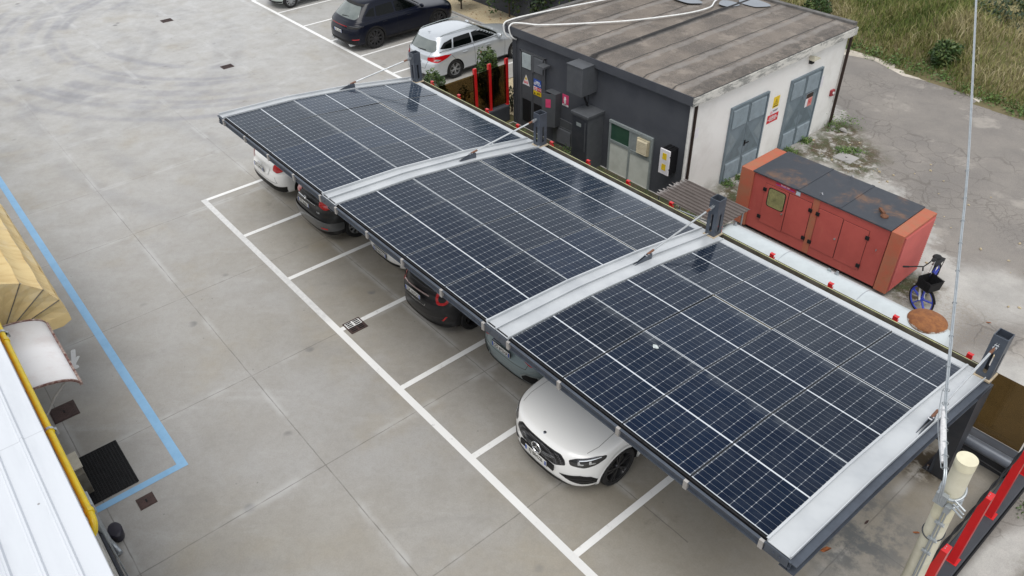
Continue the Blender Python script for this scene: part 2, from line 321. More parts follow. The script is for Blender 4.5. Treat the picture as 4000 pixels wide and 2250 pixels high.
sheet('gravel_bed', [(-.7, 6.6), (1.5, 6.6), (1.5, 9.4), (1.85, 9.4), (1.85, 16.), (.5, 16.), (.5, 13.9), (-.7, 13.9)], .012, MT['gravel'])
sheet('gravel_bed', [(-14, 13.95), (.45, 13.95), (.45, 16.), (-14, 16.)], .012, MT['gravel'])
# kerb between the stalls and the gravel
b = MB(); b.bb(-14, -.72, 13.88, 13.98, -.05, .06); b.bb(-.8, -.7, 6.7, 13.98, -.05, .05); setp(b.build('kerb', MT['apron'], bevel=.01), kind='structure')
# ---- painted lines
t = NT('line_paint_white', .55); wv = t.noise(5., 7, .75); X, Y, Z_ = t.xyz()
far = t.m('ADD', t.ramp(X, 6.4, 6.8, .95, .0), t.ramp(X, 12.8, 13.6, 0., .25))
wr = t.m('MAXIMUM', t.ramp(wv, .60, .68), t.m('MULTIPLY', far, t.ramp(t.noise(9, 6, .8), .36, .62, .45, 1.)))
t.col(t.mix(t.m('MULTIPLY', wr, .75), t.mix(t.noise(1.5, 4), (.80, .80, .79), (.66, .66, .65)), (.47, .47, .47))); MT['paint_front'] = t.mat
t = NT('line_paint_fresh', .55); t.col(t.mix(t.m('MULTIPLY', t.ramp(t.noise(6., 7, .75), .55, .66), .45), t.mix(t.noise(1.5, 4), (.80, .80, .79), (.68, .68, .67)), (.4, .39, .37))); MT['paint'] = t.mat
t = NT('line_paint_blue', .55); t.col(t.mix(t.ramp(t.noise(3, 6, .7), .4, .7), (.235, .44, .66), (.20, .39, .60))); MT['paint_b'] = t.mat
sx = [.02, 2.335, 4.70, 7.08, 9.37, 11.62, 14.2]
b = MB()
def strip(b, x0, x1, y0, y1, z=.004): b.quad((x0, y0, z), (x1, y0, z), (x1, y1, z), (x0, y1, z))
strip(b, sx[0] - .07, 24, -.15, -.01, .004); setp(b.build('front_parking_line', MT['paint_front']), kind='structure')
b = MB()
for x in sx: strip(b, x - .062, x + .062, -.012, 5.4, .0055)
setp(b.build('bay_lines', MT['paint']), kind='structure')
b = MB(); strip(b, -15.1, 1.2, 8.36, 8.50)
for x in (-15.0, -12.72, -10.49, -8.24, -6.07, -3.88, -1.78): strip(b, x - .05, x + .05, 8.5, 13.8)
setp(b.build('far_bay_lines', MT['paint']), kind='structure')
b = MB(); strip(b, -9, 8.47, -4.06, -3.90); strip(b, 8.33, 8.47, -5.5, -4.06); setp(b.build('blue_line', MT['paint_b']), kind='structure')
# white pedestrian mark
b = MB()
def cap(b, p, q, r, z=.004, n=10):
    p = Vector((*p, z)); q = Vector((*q, z)); d = (q - p).normalized(); a0 = math.atan2(d.y, d.x); pts = []
    for k in range(n + 1): a = a0 + pi / 2 + pi * k / n; pts.append(p + Vector((cos(a), sin(a), 0)) * r)
    for k in range(n + 1): a = a0 - pi / 2 + pi * k / n; pts.append(q + Vector((cos(a), sin(a), 0)) * r)
    b.add(pts, [tuple(range(len(pts)))])
cap(b, (3.97, -4.55), (4.42, -4.66), .045); cap(b, (4.12, -4.75), (4.36, -4.69), .035, .0045); cap(b, (4.24, -4.53), (4.37, -4.62), .032, .005); cap(b, (4.50, -4.655), (4.54, -4.645), .05, .0042); cap(b, (4.42, -4.68), (4.30, -4.86), .04, .0048)
setp(b.build('floor_marking', MT['paint']), kind='structure')
# drains and covers
MT['iron'] = M('cast_iron', (.055, .035, .032), .7, .3, (.085, .05, .045), 9, .7, bump=.5, bs=60)
MT['pit'] = M('pit_dark', (.006, .006, .006), .9)
def grate(name, label, x0, x1, y0, y1, rows, cols, painted=False, rz=0):
    o = thing(name, label, 'drain grate', ((x0 + x1) / 2, (y0 + y1) / 2, 0), rz); W, H = (x1 - x0), (y1 - y0); b = MB(); zt = .016
    fr = .03; b.bb(-W / 2, W / 2, -H / 2, -H / 2 + fr, -.01, zt); b.bb(-W / 2, W / 2, H / 2 - fr, H / 2, -.01, zt); b.bb(-W / 2, -W / 2 + fr, -H / 2 + fr, H / 2 - fr, -.01, zt); b.bb(W / 2 - fr, W / 2, -H / 2 + fr, H / 2 - fr, -.01, zt)
    b.build('frame', MT['iron'], o); b = MB()
    iw, ih = W - 2 * fr, H - 2 * fr; px = iw / cols; py = ih / rows
    for i in range(cols + 1):
        x = -iw / 2 + i * px; b.bb(x - px * .16, x + px * .16, -ih / 2, ih / 2, -.008, zt - .003)
    for j in range(rows + 1):
        y = -ih / 2 + j * py; b.bb(-iw / 2, iw / 2, y - py * .12, y + py * .12, -.008, zt - .0035)
    b.build('bars', MT['iron'], o); b = MB(); b.quad((-iw / 2, -ih / 2, .007), (iw / 2, -ih / 2, .007), (iw / 2, ih / 2, .007), (-iw / 2, ih / 2, .007)); b.build('pit', MT['pit'], o)
    if painted:
        b = MB(); 
        for i in range(cols + 1):
            x = -iw / 2 + i * px
            if x < .02 and x > -.2: b.bb(x - px * .155, x + px * .155, -ih / 2, ih / 2, zt - .003, zt - .001)
        for j in range(rows + 1):
            y = -ih / 2 + j * py; b.bb(-iw / 2, .0, y - py * .115, y + py * .115, zt - .0033, zt - .0012)
        b.build('paint_mark', MT['paint'], o)
    return o
grate('drain_grate', 'rusty slotted drain grate half painted white beside the long parking line', 6.96, 7.36, .07, .47, 2, 6, True)
grate('drain_grate', 'small dark drain grate in the yard nearer the carport roof', -8.69, -8.37, 4.15, 4.56, 6, 5)
grate('drain_grate', 'small dark drain grate far out in the yard near the top edge', -15.26, -14.9, 4.38, 4.82, 6, 5)
def cover(name, label, x0, x1, y0, y1, mat, kn=True):
    o = thing(name, label, 'manhole cover', ((x0 + x1) / 2, (y0 + y1) / 2, 0)); W, H = x1 - x0, y1 - y0
    b = MB(); b.bb(-W / 2, W / 2, -H / 2, H / 2, -.01, .008); b.build('frame', mat, o)
    b = MB(); b.cbox(-W / 2 + .02, W / 2 - .02, -H / 2 + .02, H / 2 - .02, .008, .014, .004)
    if kn:
        n = int((W - .07) / .034); m_ = int((H - .07) / .034)
        for i in range(n):
            for j in range(m_):
                if (i + j) % 2: b.bb(-W / 2 + .03 + i * .034, -W / 2 + .052 + i * .034, -H / 2 + .03 + j * .034, -H / 2 + .052 + j * .034, .013, .017)
    b.build('lid', mat, o); b = MB(); b.bb(-.035, .035, -.012, .012, .014, .022); b.build('handle', MT['black'], o)
    return o
cover('manhole_cover', 'dark iron manhole cover beside the wall below the white door canopy', 5.45, 5.91, -5.42, -4.97, MT['iron'])
cover('manhole_cover', 'small dark iron cover just outside the corner of the blue line', 8.63, 8.9, -4.88, -4.6, MT['iron'])
cover('manhole_cover', 'square grey concrete cover in the mossy ground behind the red generator', 9.78, 10.32, 14.34, 14.84, MT['apron'], False)
cover('manhole_cover', 'grey steel cover plate in the concrete beside the base of the nearest post', 16.3, 16.64, 5.3, 5.98, MT['galv'], False)
# honeycomb mat
o = thing('rubber_mat', 'black rubber ring mat lying inside the blue line', 'mat', (7.66, -5.07, 0))
b = MB(); b.bb(-.6, .6, -.37, .37, .004, .008); b.build('backing', MT['pit'], o); b = MB()
for i in range(25): x = -.6 + i * .05; b.bb(x - .009, x + .009, -.375, .375, .008, .02)
for j in range(16): y = -.375 + j * .05; b.bb(-.6, .6, y - .009, y + .009, .0075, .0195)
for i in range(24):
    for j in range(15): b.bb(-.6 + i * .05 + .017, -.6 + i * .05 + .033, -.375 + j * .05 + .017, -.375 + j * .05 + .033, .008, .024)
b.build('grid', MT['black'], o)
# fallen leaves
MT['leafd'] = M('dead_leaf', (.30, .09, .025), .8, 0, (.16, .06, .02), 20, .8)
def leaf(label, x, y, L, rz, mat):
    o = MB(); P = [(-L / 2, 0), (-L * .2, L * .17), (L * .15, L * .2), (L / 2, 0), (L * .1, -L * .16), (-L * .25, -L * .15)]
    o.add([(px, py, .02 + .02 * sin(px * 30)) for px, py in P] + [(0, 0, .006)], [(i, (i + 1) % 6, 6) for i in range(6)])
    q = o.build('fallen_leaf', mat); q.location = (x, y, 0); q.rotation_euler = (0, 0, rz); setp(q, label, 'leaf'); return q
leaf('long orange brown dead leaf on the concrete below the near canopy edge', 16.68, 2.97, .2, R(60), MT['leafd'])
leaf('small curled brown leaf on the concrete beside the cream pole', 17.44, 4.31, .11, R(20), MT['leafd'])
leaf('dark dead leaf lying on the concrete joint under the canopy edge', 16.83, 3.9, .1, R(80), MT['iron'])
leaf('pale brown leaf on the asphalt right of the white bicycle', 15.9, 10.3, .12, R(-10), MT['leafd'])
# ------------------------------------------------------------------ solar carport
PW, PL = 1.134, 1.722
t = NT('solar_cells', .09, 0, .5)
X, Y, Z_ = t.xyz()
mg = .014; gap = .004
# across: 6 cells, along: 2 x 9 half cells with a white centre strip
cw = (PW - 2 * mg) / 6
fx = t.m('FRACT', t.m('DIVIDE', t.m('SUBTRACT', X, mg), cw)); ex = t.m('MULTIPLY', t.m('MINIMUM', fx, t.m('SUBTRACT', 1., fx)), cw)
half = (PL - 2 * mg - .022) / 2; ch = half / 9
yy = t.m('SUBTRACT', t.m('ABSOLUTE', t.m('SUBTRACT', Y, PL / 2)), .011)
fy = t.m('FRACT', t.m('DIVIDE', yy, ch)); ey = t.m('MULTIPLY', t.m('MINIMUM', fy, t.m('SUBTRACT', 1., fy)), ch)
lx = t.ramp(ex, .0016, .0032, 1, 0); ly = t.ramp(ey, .0008, .0022, 1, 0)
dia = t.ramp(t.m('ADD', ex, ey), .009, .012, 1, 0)
mid = t.m('LESS_THAN', yy, 0.)
edge = t.m('MAXIMUM', t.m('MULTIPLY', t.m('MAXIMUM', t.m('LESS_THAN', X, .008), t.m('GREATER_THAN', X, PW - .008)), .10), t.m('MULTIPLY', t.m('MAXIMUM', t.m('LESS_THAN', Y, mg), t.m('GREATER_THAN', Y, PL - mg)), .8))
wh = t.m('MAXIMUM', t.m('MAXIMUM', t.m('MULTIPLY', lx, .34), t.m('MULTIPLY', ly, .32)), t.m('MAXIMUM', t.m('MULTIPLY', dia, .6), t.m('MAXIMUM', t.m('MULTIPLY', mid, .9), edge)))
# faint ribbons + cell to cell tone
oi = t.n('ShaderNodeObjectInfo'); wn = t.n('ShaderNodeTexWhiteNoise', noise_dimensions='3D')
cv = t.n('ShaderNodeCombineXYZ'); t.lk(t.m('FLOOR', t.m('DIVIDE', t.m('SUBTRACT', X, mg), cw)), cv.inputs[0]); t.lk(t.m('FLOOR', t.m('DIVIDE', Y, ch * 2)), cv.inputs[1]); t.lk(oi.outputs['Random'], cv.inputs[2]); t.lk(cv.outputs[0], wn.inputs['Vector'])
cell = t.mix(wn.outputs['Value'], (.0012, .0055, .020), (.0022, .008, .025))
cell = t.mix(t.m('MULTIPLY', oi.outputs['Random'], .8), cell, (.003, .005, .012))
ofs = t.n('ShaderNodeVectorMath', operation='ADD'); t.lk(t.co, ofs.inputs[0]); cv2 = t.n('ShaderNodeCombineXYZ'); t.lk(t.m('MULTIPLY', oi.outputs['Random'], 50.), cv2.inputs[0]); t.lk(cv2.outputs[0], ofs.inputs[1])
dust = t.ramp(t.noise(2.3, 6, .7, ofs.outputs[0]), .4, .8, 0, .035); colr = t.mix(wh, cell, (.60, .63, .66)); dust = t.m('ADD', dust, t.m('MULTIPLY', t.ramp(Y, 1.50, 1.72, 0, .10), t.ramp(t.noise(4., 5, .7, ofs.outputs[0]), .35, .65)))
spots = t.m('MULTIPLY', t.ramp(t.vor(5., 'F1', ofs.outputs[0]), .02, .05, 1, 0), t.ramp(t.noise(1.1, 2, .5, ofs.outputs[0]), .55, .65))
colr = t.mix(t.m('MAXIMUM', dust, t.m('MULTIPLY', spots, .25)), colr, (.42, .45, .46))
t.col(colr); t.rough(t.ramp(t.noise(3., 4, .6, ofs.outputs[0]), .3, .7, .07, .13)); t.bsdf.inputs['IOR'].default_value = 1.30; t.bsdf.inputs['Sheen Weight'].default_value = .22; t.bsdf.inputs['Sheen Roughness'].default_value = .35; t.bsdf.inputs['Sheen Tint'].default_value = (.62, .85, 1, 1); t.bsdf.inputs['Specular Tint'].default_value = (.62, .80, 1, 1)
MT['cells'] = t.mat
MT['pframe'] = M('panel_frame', (.035, .038, .042), .45, .3)
t = NT('white_flashing', .3, .0, .5); X, Y, Z_ = t.xyz()
b0 = t.mix(t.ramp(t.noise(1.1, 4, .6), .35, .7), (.47, .49, .505), (.37, .39, .41)); b0 = t.mix(t.ramp(t.noise(60, 2, .5), .74, .8, 0, .6), b0, (.3, .3, .28))
t.col(b0); t.bsdf.inputs['Coat Weight'].default_value = .3; t.bsdf.inputs['Coat Roughness'].default_value = .15; MT['flash'] = t.mat
MT['strap'] = M('strap_zinc', (.42, .40, .38), .45, .3)
MT['seal'] = M('sealant_tan', (.45, .36, .24), .7, 0, (.36, .30, .22), 20)
t = NT('gutter_dirty', .6, .1); b0 = t.mix(t.ramp(t.noise(4, 6, .7), .35, .65), (.16, .145, .12), (.10, .085, .06)); t.col(b0); MT['gutter'] = t.mat
MT['algae'] = M('algae_edge', (.42, .43, .20), .8, 0, (.30, .30, .22), 9, .8)
MT['dirtgap'] = M('joint_dirt', (.33, .28, .17), .8, 0, (.16, .14, .10), 5, .9)
prof = [(.45, 2.905), (2.14, 2.815), (3.88, 2.605), (5.60, 2.318)]
GAPY = .018
port = thing('solar_carport', 'long grey steel carport roofed with three bays of dark solar panels', 'carport', (9.4, 5.7, 0))
OX, OY = 9.4, 5.7
def L(x, y, z): return (x - OX, y - OY, z)
# one panel mesh, 36 copies
b = MB(); b.cur = 0
b.add([(0, 0, 0), (PW, 0, 0), (PW, PL, 0), (0, PL, 0)], [(0, 1, 2, 3)])
panel = b.build('solar_panel', [MT['cells']], port)
b = MB(); e = .004
b.bb(-e, 0, -e, PL + e, -.034, .0015); b.bb(PW, PW + e, -e, PL + e, -.034, .0015); b.bb(0, PW, -e, 0, -.034, .0015); b.bb(0, PW, PL, PL + e, -.034, .0015); b.quad((0, 0, -.03), (PW, 0, -.03), (PW, PL, -.03), (0, PL, -.03))
pf = b.build('frame', MT['pframe'], panel)
xs0 = [1.915, 7.055, 12.195]; PIT = 1.152
first = True
for bx in xs0:
    for i in range(4):
        for k in range(3):
            (y0, z0), (y1, z1) = prof[k], prof[k + 1]; d = Vector((0, y1 - y0, z1 - z0)); a = math.atan2(d.z, d.y); gy = (d.length - PL) / 2
            p = panel if first else dup(panel, port); first = False
            st = Vector((bx + i * PIT + .009, y0, z0)) + d.normalized() * gy
            p.location = L(*st); p.rotation_euler = (a + R(random.uniform(-.28, .28)), R(random.uniform(-.25, .25)), 0)
            p['group'] = 'solar panels of the carport roof'
# joint battens between rows (under the gaps) and between panel columns
for j in (1, 2):
    y, z = prof[j]
    for bx in xs0:
        b = MB(); b.bb(*[q - OX for q in (bx, bx + 4 * PIT)], y - .028 - OY, y + .028 - OY, z - .034, z - .012); b.build('joint_strip', MT['dirtgap'] if j == 2 else MT['flash'], port)
# purlins
for bx in xs0:
    for j, (y, z) in enumerate([(1.2, 2.77), (2.9, 2.63), (4.7, 2.37)]):
        b = MB(); b.bb(bx - OX - .2, bx + 4 * PIT - OX + .2, y - OY - .04, y - OY + .04, z - .12, z - .02); b.build('purlin', MT['steel'], port)
# ribs: white flashing channel over a grey cantilever beam
ribx = [(1.66, 1.91, 1.76), (6.53, 7.05, 6.79), (11.67, 12.19, 11.93), (16.81, 17.12, 17.05)]
def ribline(off, n=26, y0=.38, y1=5.72):
    """smooth curve through the facet line, shifted by off along z"""
    ys = np.linspace(y0, y1, n); py = [.2] + [p[0] for p in prof] + [6.0]; pz = [2.915] + [p[1] for p in prof] + [2.25]
    return [(y, float(np.interp(y, py, pz)) + off) for y in ys]
def ribsheet(x0, x1, zo, name, mat, thick=.006, y0=.38, y1=5.72):
    b = MB(); P = ribline(zo, 26, y0, y1)
    for (ya, za), (yb, zb) in zip(P, P[1:]):
        b.add([(x - OX, y - OY, z) for x, y, z in [(x0, ya, za), (x1, ya, za), (x1, yb, zb), (x0, yb, zb), (x0, ya, za - thick), (x1, ya, za - thick), (x1, yb, zb - thick), (x0, yb, zb - thick)]],
              [(0, 1, 2, 3), (7, 6, 5, 4), (0, 4, 5, 1), (3, 2, 6, 7), (0, 3, 7, 4), (1, 5, 6, 2)])
    return b
for n_, (x0, x1, xc) in enumerate(ribx):
    end = n_ in (0, 3)
    b = MB(); parts = []
    def acc(q): b.add(q.v, q.f)
    acc(ribsheet(x0, x1, -.015, '', 0)); acc(ribsheet(x0 - .004, x0 + .010, .03, '', 0, .055)); acc(ribsheet(x0 - .02, x0 + .01, .032, '', 0, .004))
    acc(ribsheet(x1 - .010, x1 + .004, .03, '', 0, .055))
    if not end: acc(ribsheet(xc - .045, xc - .033, .028, '', 0, .045)); acc(ribsheet(xc - .033, xc - .02, .028, '', 0, .004))
    fl = b.build('rib_flashing', MT['flash'], port)
    if n_ == 3: x0 = 17.0
    # beam: I profile, tapering
    b = MB(); P = ribline(-.05, 26, .36, 5.62); xb0, xb1 = (xc - .09, xc + .09) if n_ != 3 else (17.02, 17.22)
    if n_ == 0: xb0, xb1 = 1.56, 1.74
    for (ya, za), (yb, zb) in zip(P, P[1:]):
        for f0, f1, xx0, xx1 in ((0, .014, xb0, xb1), (.16, .174, xb0, xb1)):
            b.add([(x - OX, y - OY, z) for x, y, z in [(xx0, ya, za - f0), (xx1, ya, za - f0), (xx1, yb, zb - f0), (xx0, yb, zb - f0), (xx0, ya, za - f1), (xx1, ya, za - f1), (xx1, yb, zb - f1), (xx0, yb, zb - f1)]],
                  [(0, 1, 2, 3), (7, 6, 5, 4), (0, 4, 5, 1), (3, 2, 6, 7), (0, 3, 7, 4), (1, 5, 6, 2)])
        m0 = (xb0 + xb1) / 2
        b.add([(x - OX, y - OY, z) for x, y, z in [(m0 - .006, ya, za - .014), (m0 + .006, ya, za - .014), (m0 + .006, yb, zb - .014), (m0 - .006, yb, zb - .014), (m0 - .006, ya, za - .16), (m0 + .006, ya, za - .16), (m0 + .006, yb, zb - .16), (m0 - .006, yb, zb - .16)]],
              [(0, 3, 7, 4), (1, 5, 6, 2)])
    b.build('cantilever_beam', MT['steel'], port)
    # haunch plate below the beam
    b = MB(); xc2 = (xb0 + xb1) / 2
    b.prism([(5.28 - OY, 2.16), (5.83 - OY, 2.12), (5.83 - OY, .022), (5.60 - OY, .022)], xc2 - OX - .10, xc2 - OX + .10, Matrix(((0, 0, 1, 0), (1, 0, 0, 0), (0, 1, 0, 0), (0, 0, 0, 1)))); b.build('column_casing', MT['steel_d'], port)
    # post
    px = [1.95, 6.95, 11.93, 17.07][n_]; y0, y1, T = 5.62, 5.84, .012; hw = .105
    b = MB(); b.bb(px - hw - OX, px + hw - OX, y0 - OY, y1 - OY, .02, 3.1); post = b.build('post', MT['steel'], port, link=True)
    cut = MB(); cut.bb(px - hw + T - OX, px + hw - T - OX, y0 + T - OY, y1 - T - OY, 2.98, 3.3); cut.bb(px - hw + T - OX, px + hw - T - OX, y0 + T - OY, y1 - T - OY, .5, 2.965)
    for ax in 'xy':
        pts = []; cx_, cy_ = px - OX, (y0 + y1) / 2 - OY
        for s_, zc in ((1, 2.76), (-1, 2.42)):
            for k in range(7): a = pi * k / 6; pts.append((.028 * cos(a) * s_, zc + .028 * sin(a) * s_))
        Mx = Matrix(((1, 0, 0, cx_), (0, 0, 1, cy_), (0, 1, 0, 0), (0, 0, 0, 1))) if ax == 'x' else Matrix(((0, 0, 1, cx_), (1, 0, 0, cy_), (0, 1, 0, 0), (0, 0, 0, 1)))
        cut.prism(pts, -.2, .2, Mx)
    Mz = Matrix.Translation((px - OX, (y0 + y1) / 2 - OY, 0)); cut.prism([(.028 * cos(a), .028 * sin(a)) for a in np.linspace(0, 2 * pi, 14)[:-1]], 2.9, 3.0, Mz)
    cutters = []
    # boolean with each convex piece in turn
    def piece(i0, i1, f0, f1):
        q = MB(); q.v = cut.v[i0:i1]; q.f = [tuple(v - i0 for v in f) for f in cut.f[f0:f1]]; q.m = [0] * len(q.f); o = q.build('c', MT['steel']); o.parent = port; return o
    sizes = [(8, 6), (8, 6), (28, 16), (28, 16), (26, 15)]; vi = fi = 0
    for nv, nf in sizes:
        cutters.append(piece(vi, vi + nv, fi, fi + nf)); vi += nv; fi += nf
    for c_ in cutters:
        m_ = post.modifiers.new('b', 'BOOLEAN'); m_.object = c_; m_.operation = 'DIFFERENCE'; m_.solver = 'EXACT'
    bpy.context.view_layer.update(); bake(post)
    for c_ in cutters: bpy.data.objects.remove(c_)
    b = MB(); b.bb(px - .2 - OX, px + .2 - OX, 5.62 - OY, 6.1 - OY, .0, .022)
    bp = b.build('base_plate', MT['steel_d'], post)
    b = MB()
    for ax_ in (-.15, .15):
        for ay_ in (5.68, 6.03): b.cyl((px + ax_ - OX, ay_ - OY, .02), (px + ax_ - OX, ay_ - OY, .08), .018, 8)
    b.build('anchor_bolts', MT['bolt'], post)
    b = MB(); b.bb(px - .13 - OX, px + .13 - OX, 5.585 - OY, 5.87 - OY, 2.285, 2.315); b.build('sealing_collar', MT['seal'], port)
    # tie rod
    ry = 5.615; xr = px if n_ in (2,) else {0: 1.80, 1: 6.86, 3: 17.07}[n_]
    rod = MB(); p0 = Vector(L(px, ry + .01, 2.965)); p1 = Vector(L(xr, 3.95, 2.735)); rod.cyl(p0 + (p1 - p0) * .1, p1, .018, 10); rd = rod.build('tie_rod', MT['rod'], port, smooth=True)
    b = MB(); dd = (p1 - p0).normalized(); b.cyl(p0 + dd * .10, p0 + dd * .24, .022, 8); b.build('turnbuckle', MT['copper'], rd); b = MB(); b.cyl(p1 - dd * .02, p1 + dd * .14, .022, 8); b.build('turnbuckle', MT['copper'], rd)
    b = MB()
    for q in (-.016, .016): b.box(p0 + dd * .06 + Vector((q, 0, 0)), (.008, .16, .05), Matrix.Rotation(math.atan2(dd.z, dd.y), 3, 'X'))
    b.build('clevis', MT['galv'], rd)
    b = MB()
    for q in (.03, .09): c_ = p0 + dd * q; b.cyl(c_ - Vector((.03, 0, 0)), c_ + Vector((.03, 0, 0)), .012, 8)
    for q in (.13, .18): c_ = p1 + dd * q; b.cyl(c_ - Vector((.03, 0, 0)), c_ + Vector((.03, 0, 0)), .012, 8)
    b.build('bolts', MT['bolt'], rd)
    b = MB(); zr = lambda y: float(np.interp(y, [p_[0] for p_ in prof], [p_[1] for p_ in prof]))
    Mp = Matrix(((0, 0, 1, xr - OX), (1, 0, 0, -OY), (0, 1, 0, 0), (0, 0, 0, 1)))
    for q in (-.022, .014): b.prism([(3.45, zr(3.45) - .02), (3.92, zr(3.92) - .02), (3.92, zr(3.92) + .10), (3.84, zr(3.84) + .115)], q, q + .008, Mp)
    b.build('bracket', MT['steel'], port)
# front fascia, straps, rear flashing and gutter
b = MB(); b.bb(1.62 - OX, 17.15 - OX, .375 - OY, .385 - OY, 2.755, 2.875); b.bb(1.62 - OX, 17.15 - OX, .345 - OY, .375 - OY, 2.865, 2.875); b.bb(1.62 - OX, 17.15 - OX, .35 - OY, .375 - OY, 2.745, 2.755); b.build('front_fascia', MT['steel'], port)
b = MB(); b.bb(1.93 - OX, 16.8 - OX, .40 - OY, .425 - OY, 2.83, 2.895); b.build('front_rail', MT['black'], port)
for bx in xs0:
    for i in range(5):
        x = bx + i * PIT - (.04 if i == 4 else -.03 if i == 0 else 0); b = MB(); b.bb(x - .03 - OX, x + .03 - OX, .334 - OY, .3745 - OY, 2.740, 2.882); b.build('strap', MT['strap'], port)
for x0, x1, _ in ribx[1:]:
    b = MB(); b.bb(x0 - OX, x1 - OX, .35 - OY, .3445 - OY, 2.75, 2.90)
    for q in (.12, .34 if x1 - x0 > .4 else .2): b.cyl((x0 + q - OX, .33 - OY, 2.83), (x0 + q - OX, .345 - OY, 2.83), .014, 8)
    b.build('end_plate', MT['steel'], port)
segs = [(1.66, 1.84), (2.06, 6.84), (7.06, 11.82), (12.04, 16.96)]
b = MB(); 
for x0, x1 in segs: b.bb(x0 - OX, x1 - OX, 5.605 - OY, 5.735 - OY, 2.296, 2.304)
b.build('rear_flashing', MT['flash'], port)
b = MB(); b.bb(1.66 - OX, 17.0 - OX, 5.845 - OY, 5.88 - OY, 2.12, 2.13); b.bb(1.66 - OX, 16.95 - OX, 5.88 - OY, 5.888 - OY, 2.12, 2.285)
for x0, x1 in segs: b.bb(x0 - OX, x1 - OX, 5.74 - OY, 5.75 - OY, 2.10, 2.29); b.bb(x0 - OX, x1 - OX, 5.75 - OY, 5.845 - OY, 2.12, 2.13)
gt = b.build('rear_gutter', MT['gutter'], port)
b = MB(); b.bb(2.1 - OX, 16.95 - OX, 5.876 - OY, 5.892 - OY, 2.286, 2.294); b.build('gutter_lip', MT['algae'], gt)
# bird dropping on a panel
MT['drop'] = M('bird_dropping', (.55, .60, .60), .8, 0, (.3, .34, .34), 30)
# ------------------------------------------------------------------ dark and white utility building
t = NT('render_dark_grey', .8); b0 = t.mix(t.ramp(t.noise(1.2, 5, .6), .35, .65), (.045, .049, .060), (.060, .064, .074)); t.col(b0); t.bump(t.noise(90, 3, .7), .5, .004); MT['wall_d'] = t.mat
t = NT('render_white', .85); X, Y, Z_ = t.xyz(); b0 = t.mix(t.ramp(t.noise(1.3, 6, .65), .4, .7), (.76, .75, .72), (.68, .665, .63))
grime = t.m('MULTIPLY', t.ramp(t.m('ADD', Z_, t.m('MULTIPLY', t.noise(2.5, 5, .7), .5)), .15, .62, 1, 0), t.ramp(t.noise(1.4, 5, .7, t.map(loc=(3, 0, 0))), .35, .6)); b0 = t.mix(t.m('MULTIPLY', grime, .6), b0, (.24, .23, .20))
t.col(b0); t.bump(t.noise(60, 3, .7), .35, .004); MT['wall_w'] = t.mat
t = NT('fascia_stained', .85); X, Y, Z_ = t.xyz(); b0 = t.mix(t.ramp(t.noise(3.5, 7, .75, t.map((1, .6, 2))), .45, .6), (.58, .565, .52), (.25, .25, .235)); b0 = t.mix(t.ramp(t.noise(5, 6, .8, t.map(loc=(5, 5, 0))), .6, .66), b0, (.05, .05, .05)); t.col(b0); MT['fascia_w'] = t.mat
t = NT('bitumen_roof', .8, 0, .35); X, Y, Z_ = t.xyz()
wob = t.m('MULTIPLY', t.m('SUBTRACT', t.noise(1.6, 5, .65), .5), .28); wob2 = t.m('MULTIPLY', t.m('SUBTRACT', t.noise(2.2, 4, .6, t.map(loc=(4, 4, 0))), .5), .12)
b0 = t.mix(t.ramp(t.noise(1.1, 7, .72), .38, .62), (.165, .139, .116), (.095, .081, .070)); b0 = t.mix(t.ramp(t.noise(30, 4, .75), .4, .75, 0, .6), b0, (.24, .22, .20)); b0 = t.mix(t.ramp(t.noise(1.9, 6, .7, t.map(loc=(8, 2, 0))), .52, .66, 0, .55), b0, (.27, .235, .20))
Xw = t.m('ADD', X, wob); Xs = t.m('ADD', X, wob2)
fr = t.m('FRACT', t.m('DIVIDE', t.m('SUBTRACT', Xw, .10), .93)); band = t.ramp(fr, .0, .03, 0, 1); band = t.m('MULTIPLY', band, t.ramp(fr, .16, .24, 1, 0))
b0 = t.mix(t.m('MULTIPLY', band, t.ramp(t.noise(1.3, 5, .7, t.map(loc=(1, 7, 0))), .3, .6, .15, .62)), b0, (.235, .22, .205))
fs = t.m('FRACT', t.m('DIVIDE', t.m('SUBTRACT', Xs, .02), .93)); seam = t.ramp(t.m('MINIMUM', fs, t.m('SUBTRACT', 1., fs)), .016, .035, 1, 0); b0 = t.mix(t.m('MULTIPLY', seam, .85), b0, (.045, .042, .04))
fy = t.m('FRACT', t.m('DIVIDE', Y, .8)); s2 = t.m('MULTIPLY', t.ramp(t.m('MINIMUM', fy, t.m('SUBTRACT', 1., fy)), .0, .03, 1, 0), t.m('LESS_THAN', X, -1.7)); b0 = t.mix(t.m('MULTIPLY', s2, .4), b0, (.07, .065, .06))
ridge = t.ramp(t.m('ABSOLUTE', t.m('SUBTRACT', Xs, .12)), .05, .2, 1, 0); b0 = t.mix(t.m('MULTIPLY', ridge, t.ramp(t.noise(2.5, 4, .6), .2, .45)), b0, (.018, .017, .017))
edg = t.ramp(t.m('SUBTRACT', X, 3.0), .0, .25, 0, 1); b0 = t.mix(t.m('MULTIPLY', edg, t.ramp(t.noise(6, 5, .7), .4, .6, 0, .6)), b0, (.06, .055, .05))
t.col(b0); t.bump(t.m('ADD', t.noise(40, 4, .7), t.m('MULTIPLY', seam, -1.)), .6, .01); MT['roof'] = t.mat
MT['wet'] = M('roof_puddle', (.12, .14, .165), .08, 0, (.15, .165, .19), 3)
MT['door'] = M('door_blue_grey', (.17, .215, .245), .45, .1, (.14, .18, .21), 4, .5)
MT['door2'] = M('door_louvre_lit_facet', (.205, .25, .275), .45, .1)
MT['door3'] = M('door_facet_shaded', (.125, .165, .19), .45, .1)
MT['dkmetal'] = M('painted_box_grey', (.085, .09, .098), .55, .1, (.07, .075, .083), 6, .6, bump=.15, bs=30)
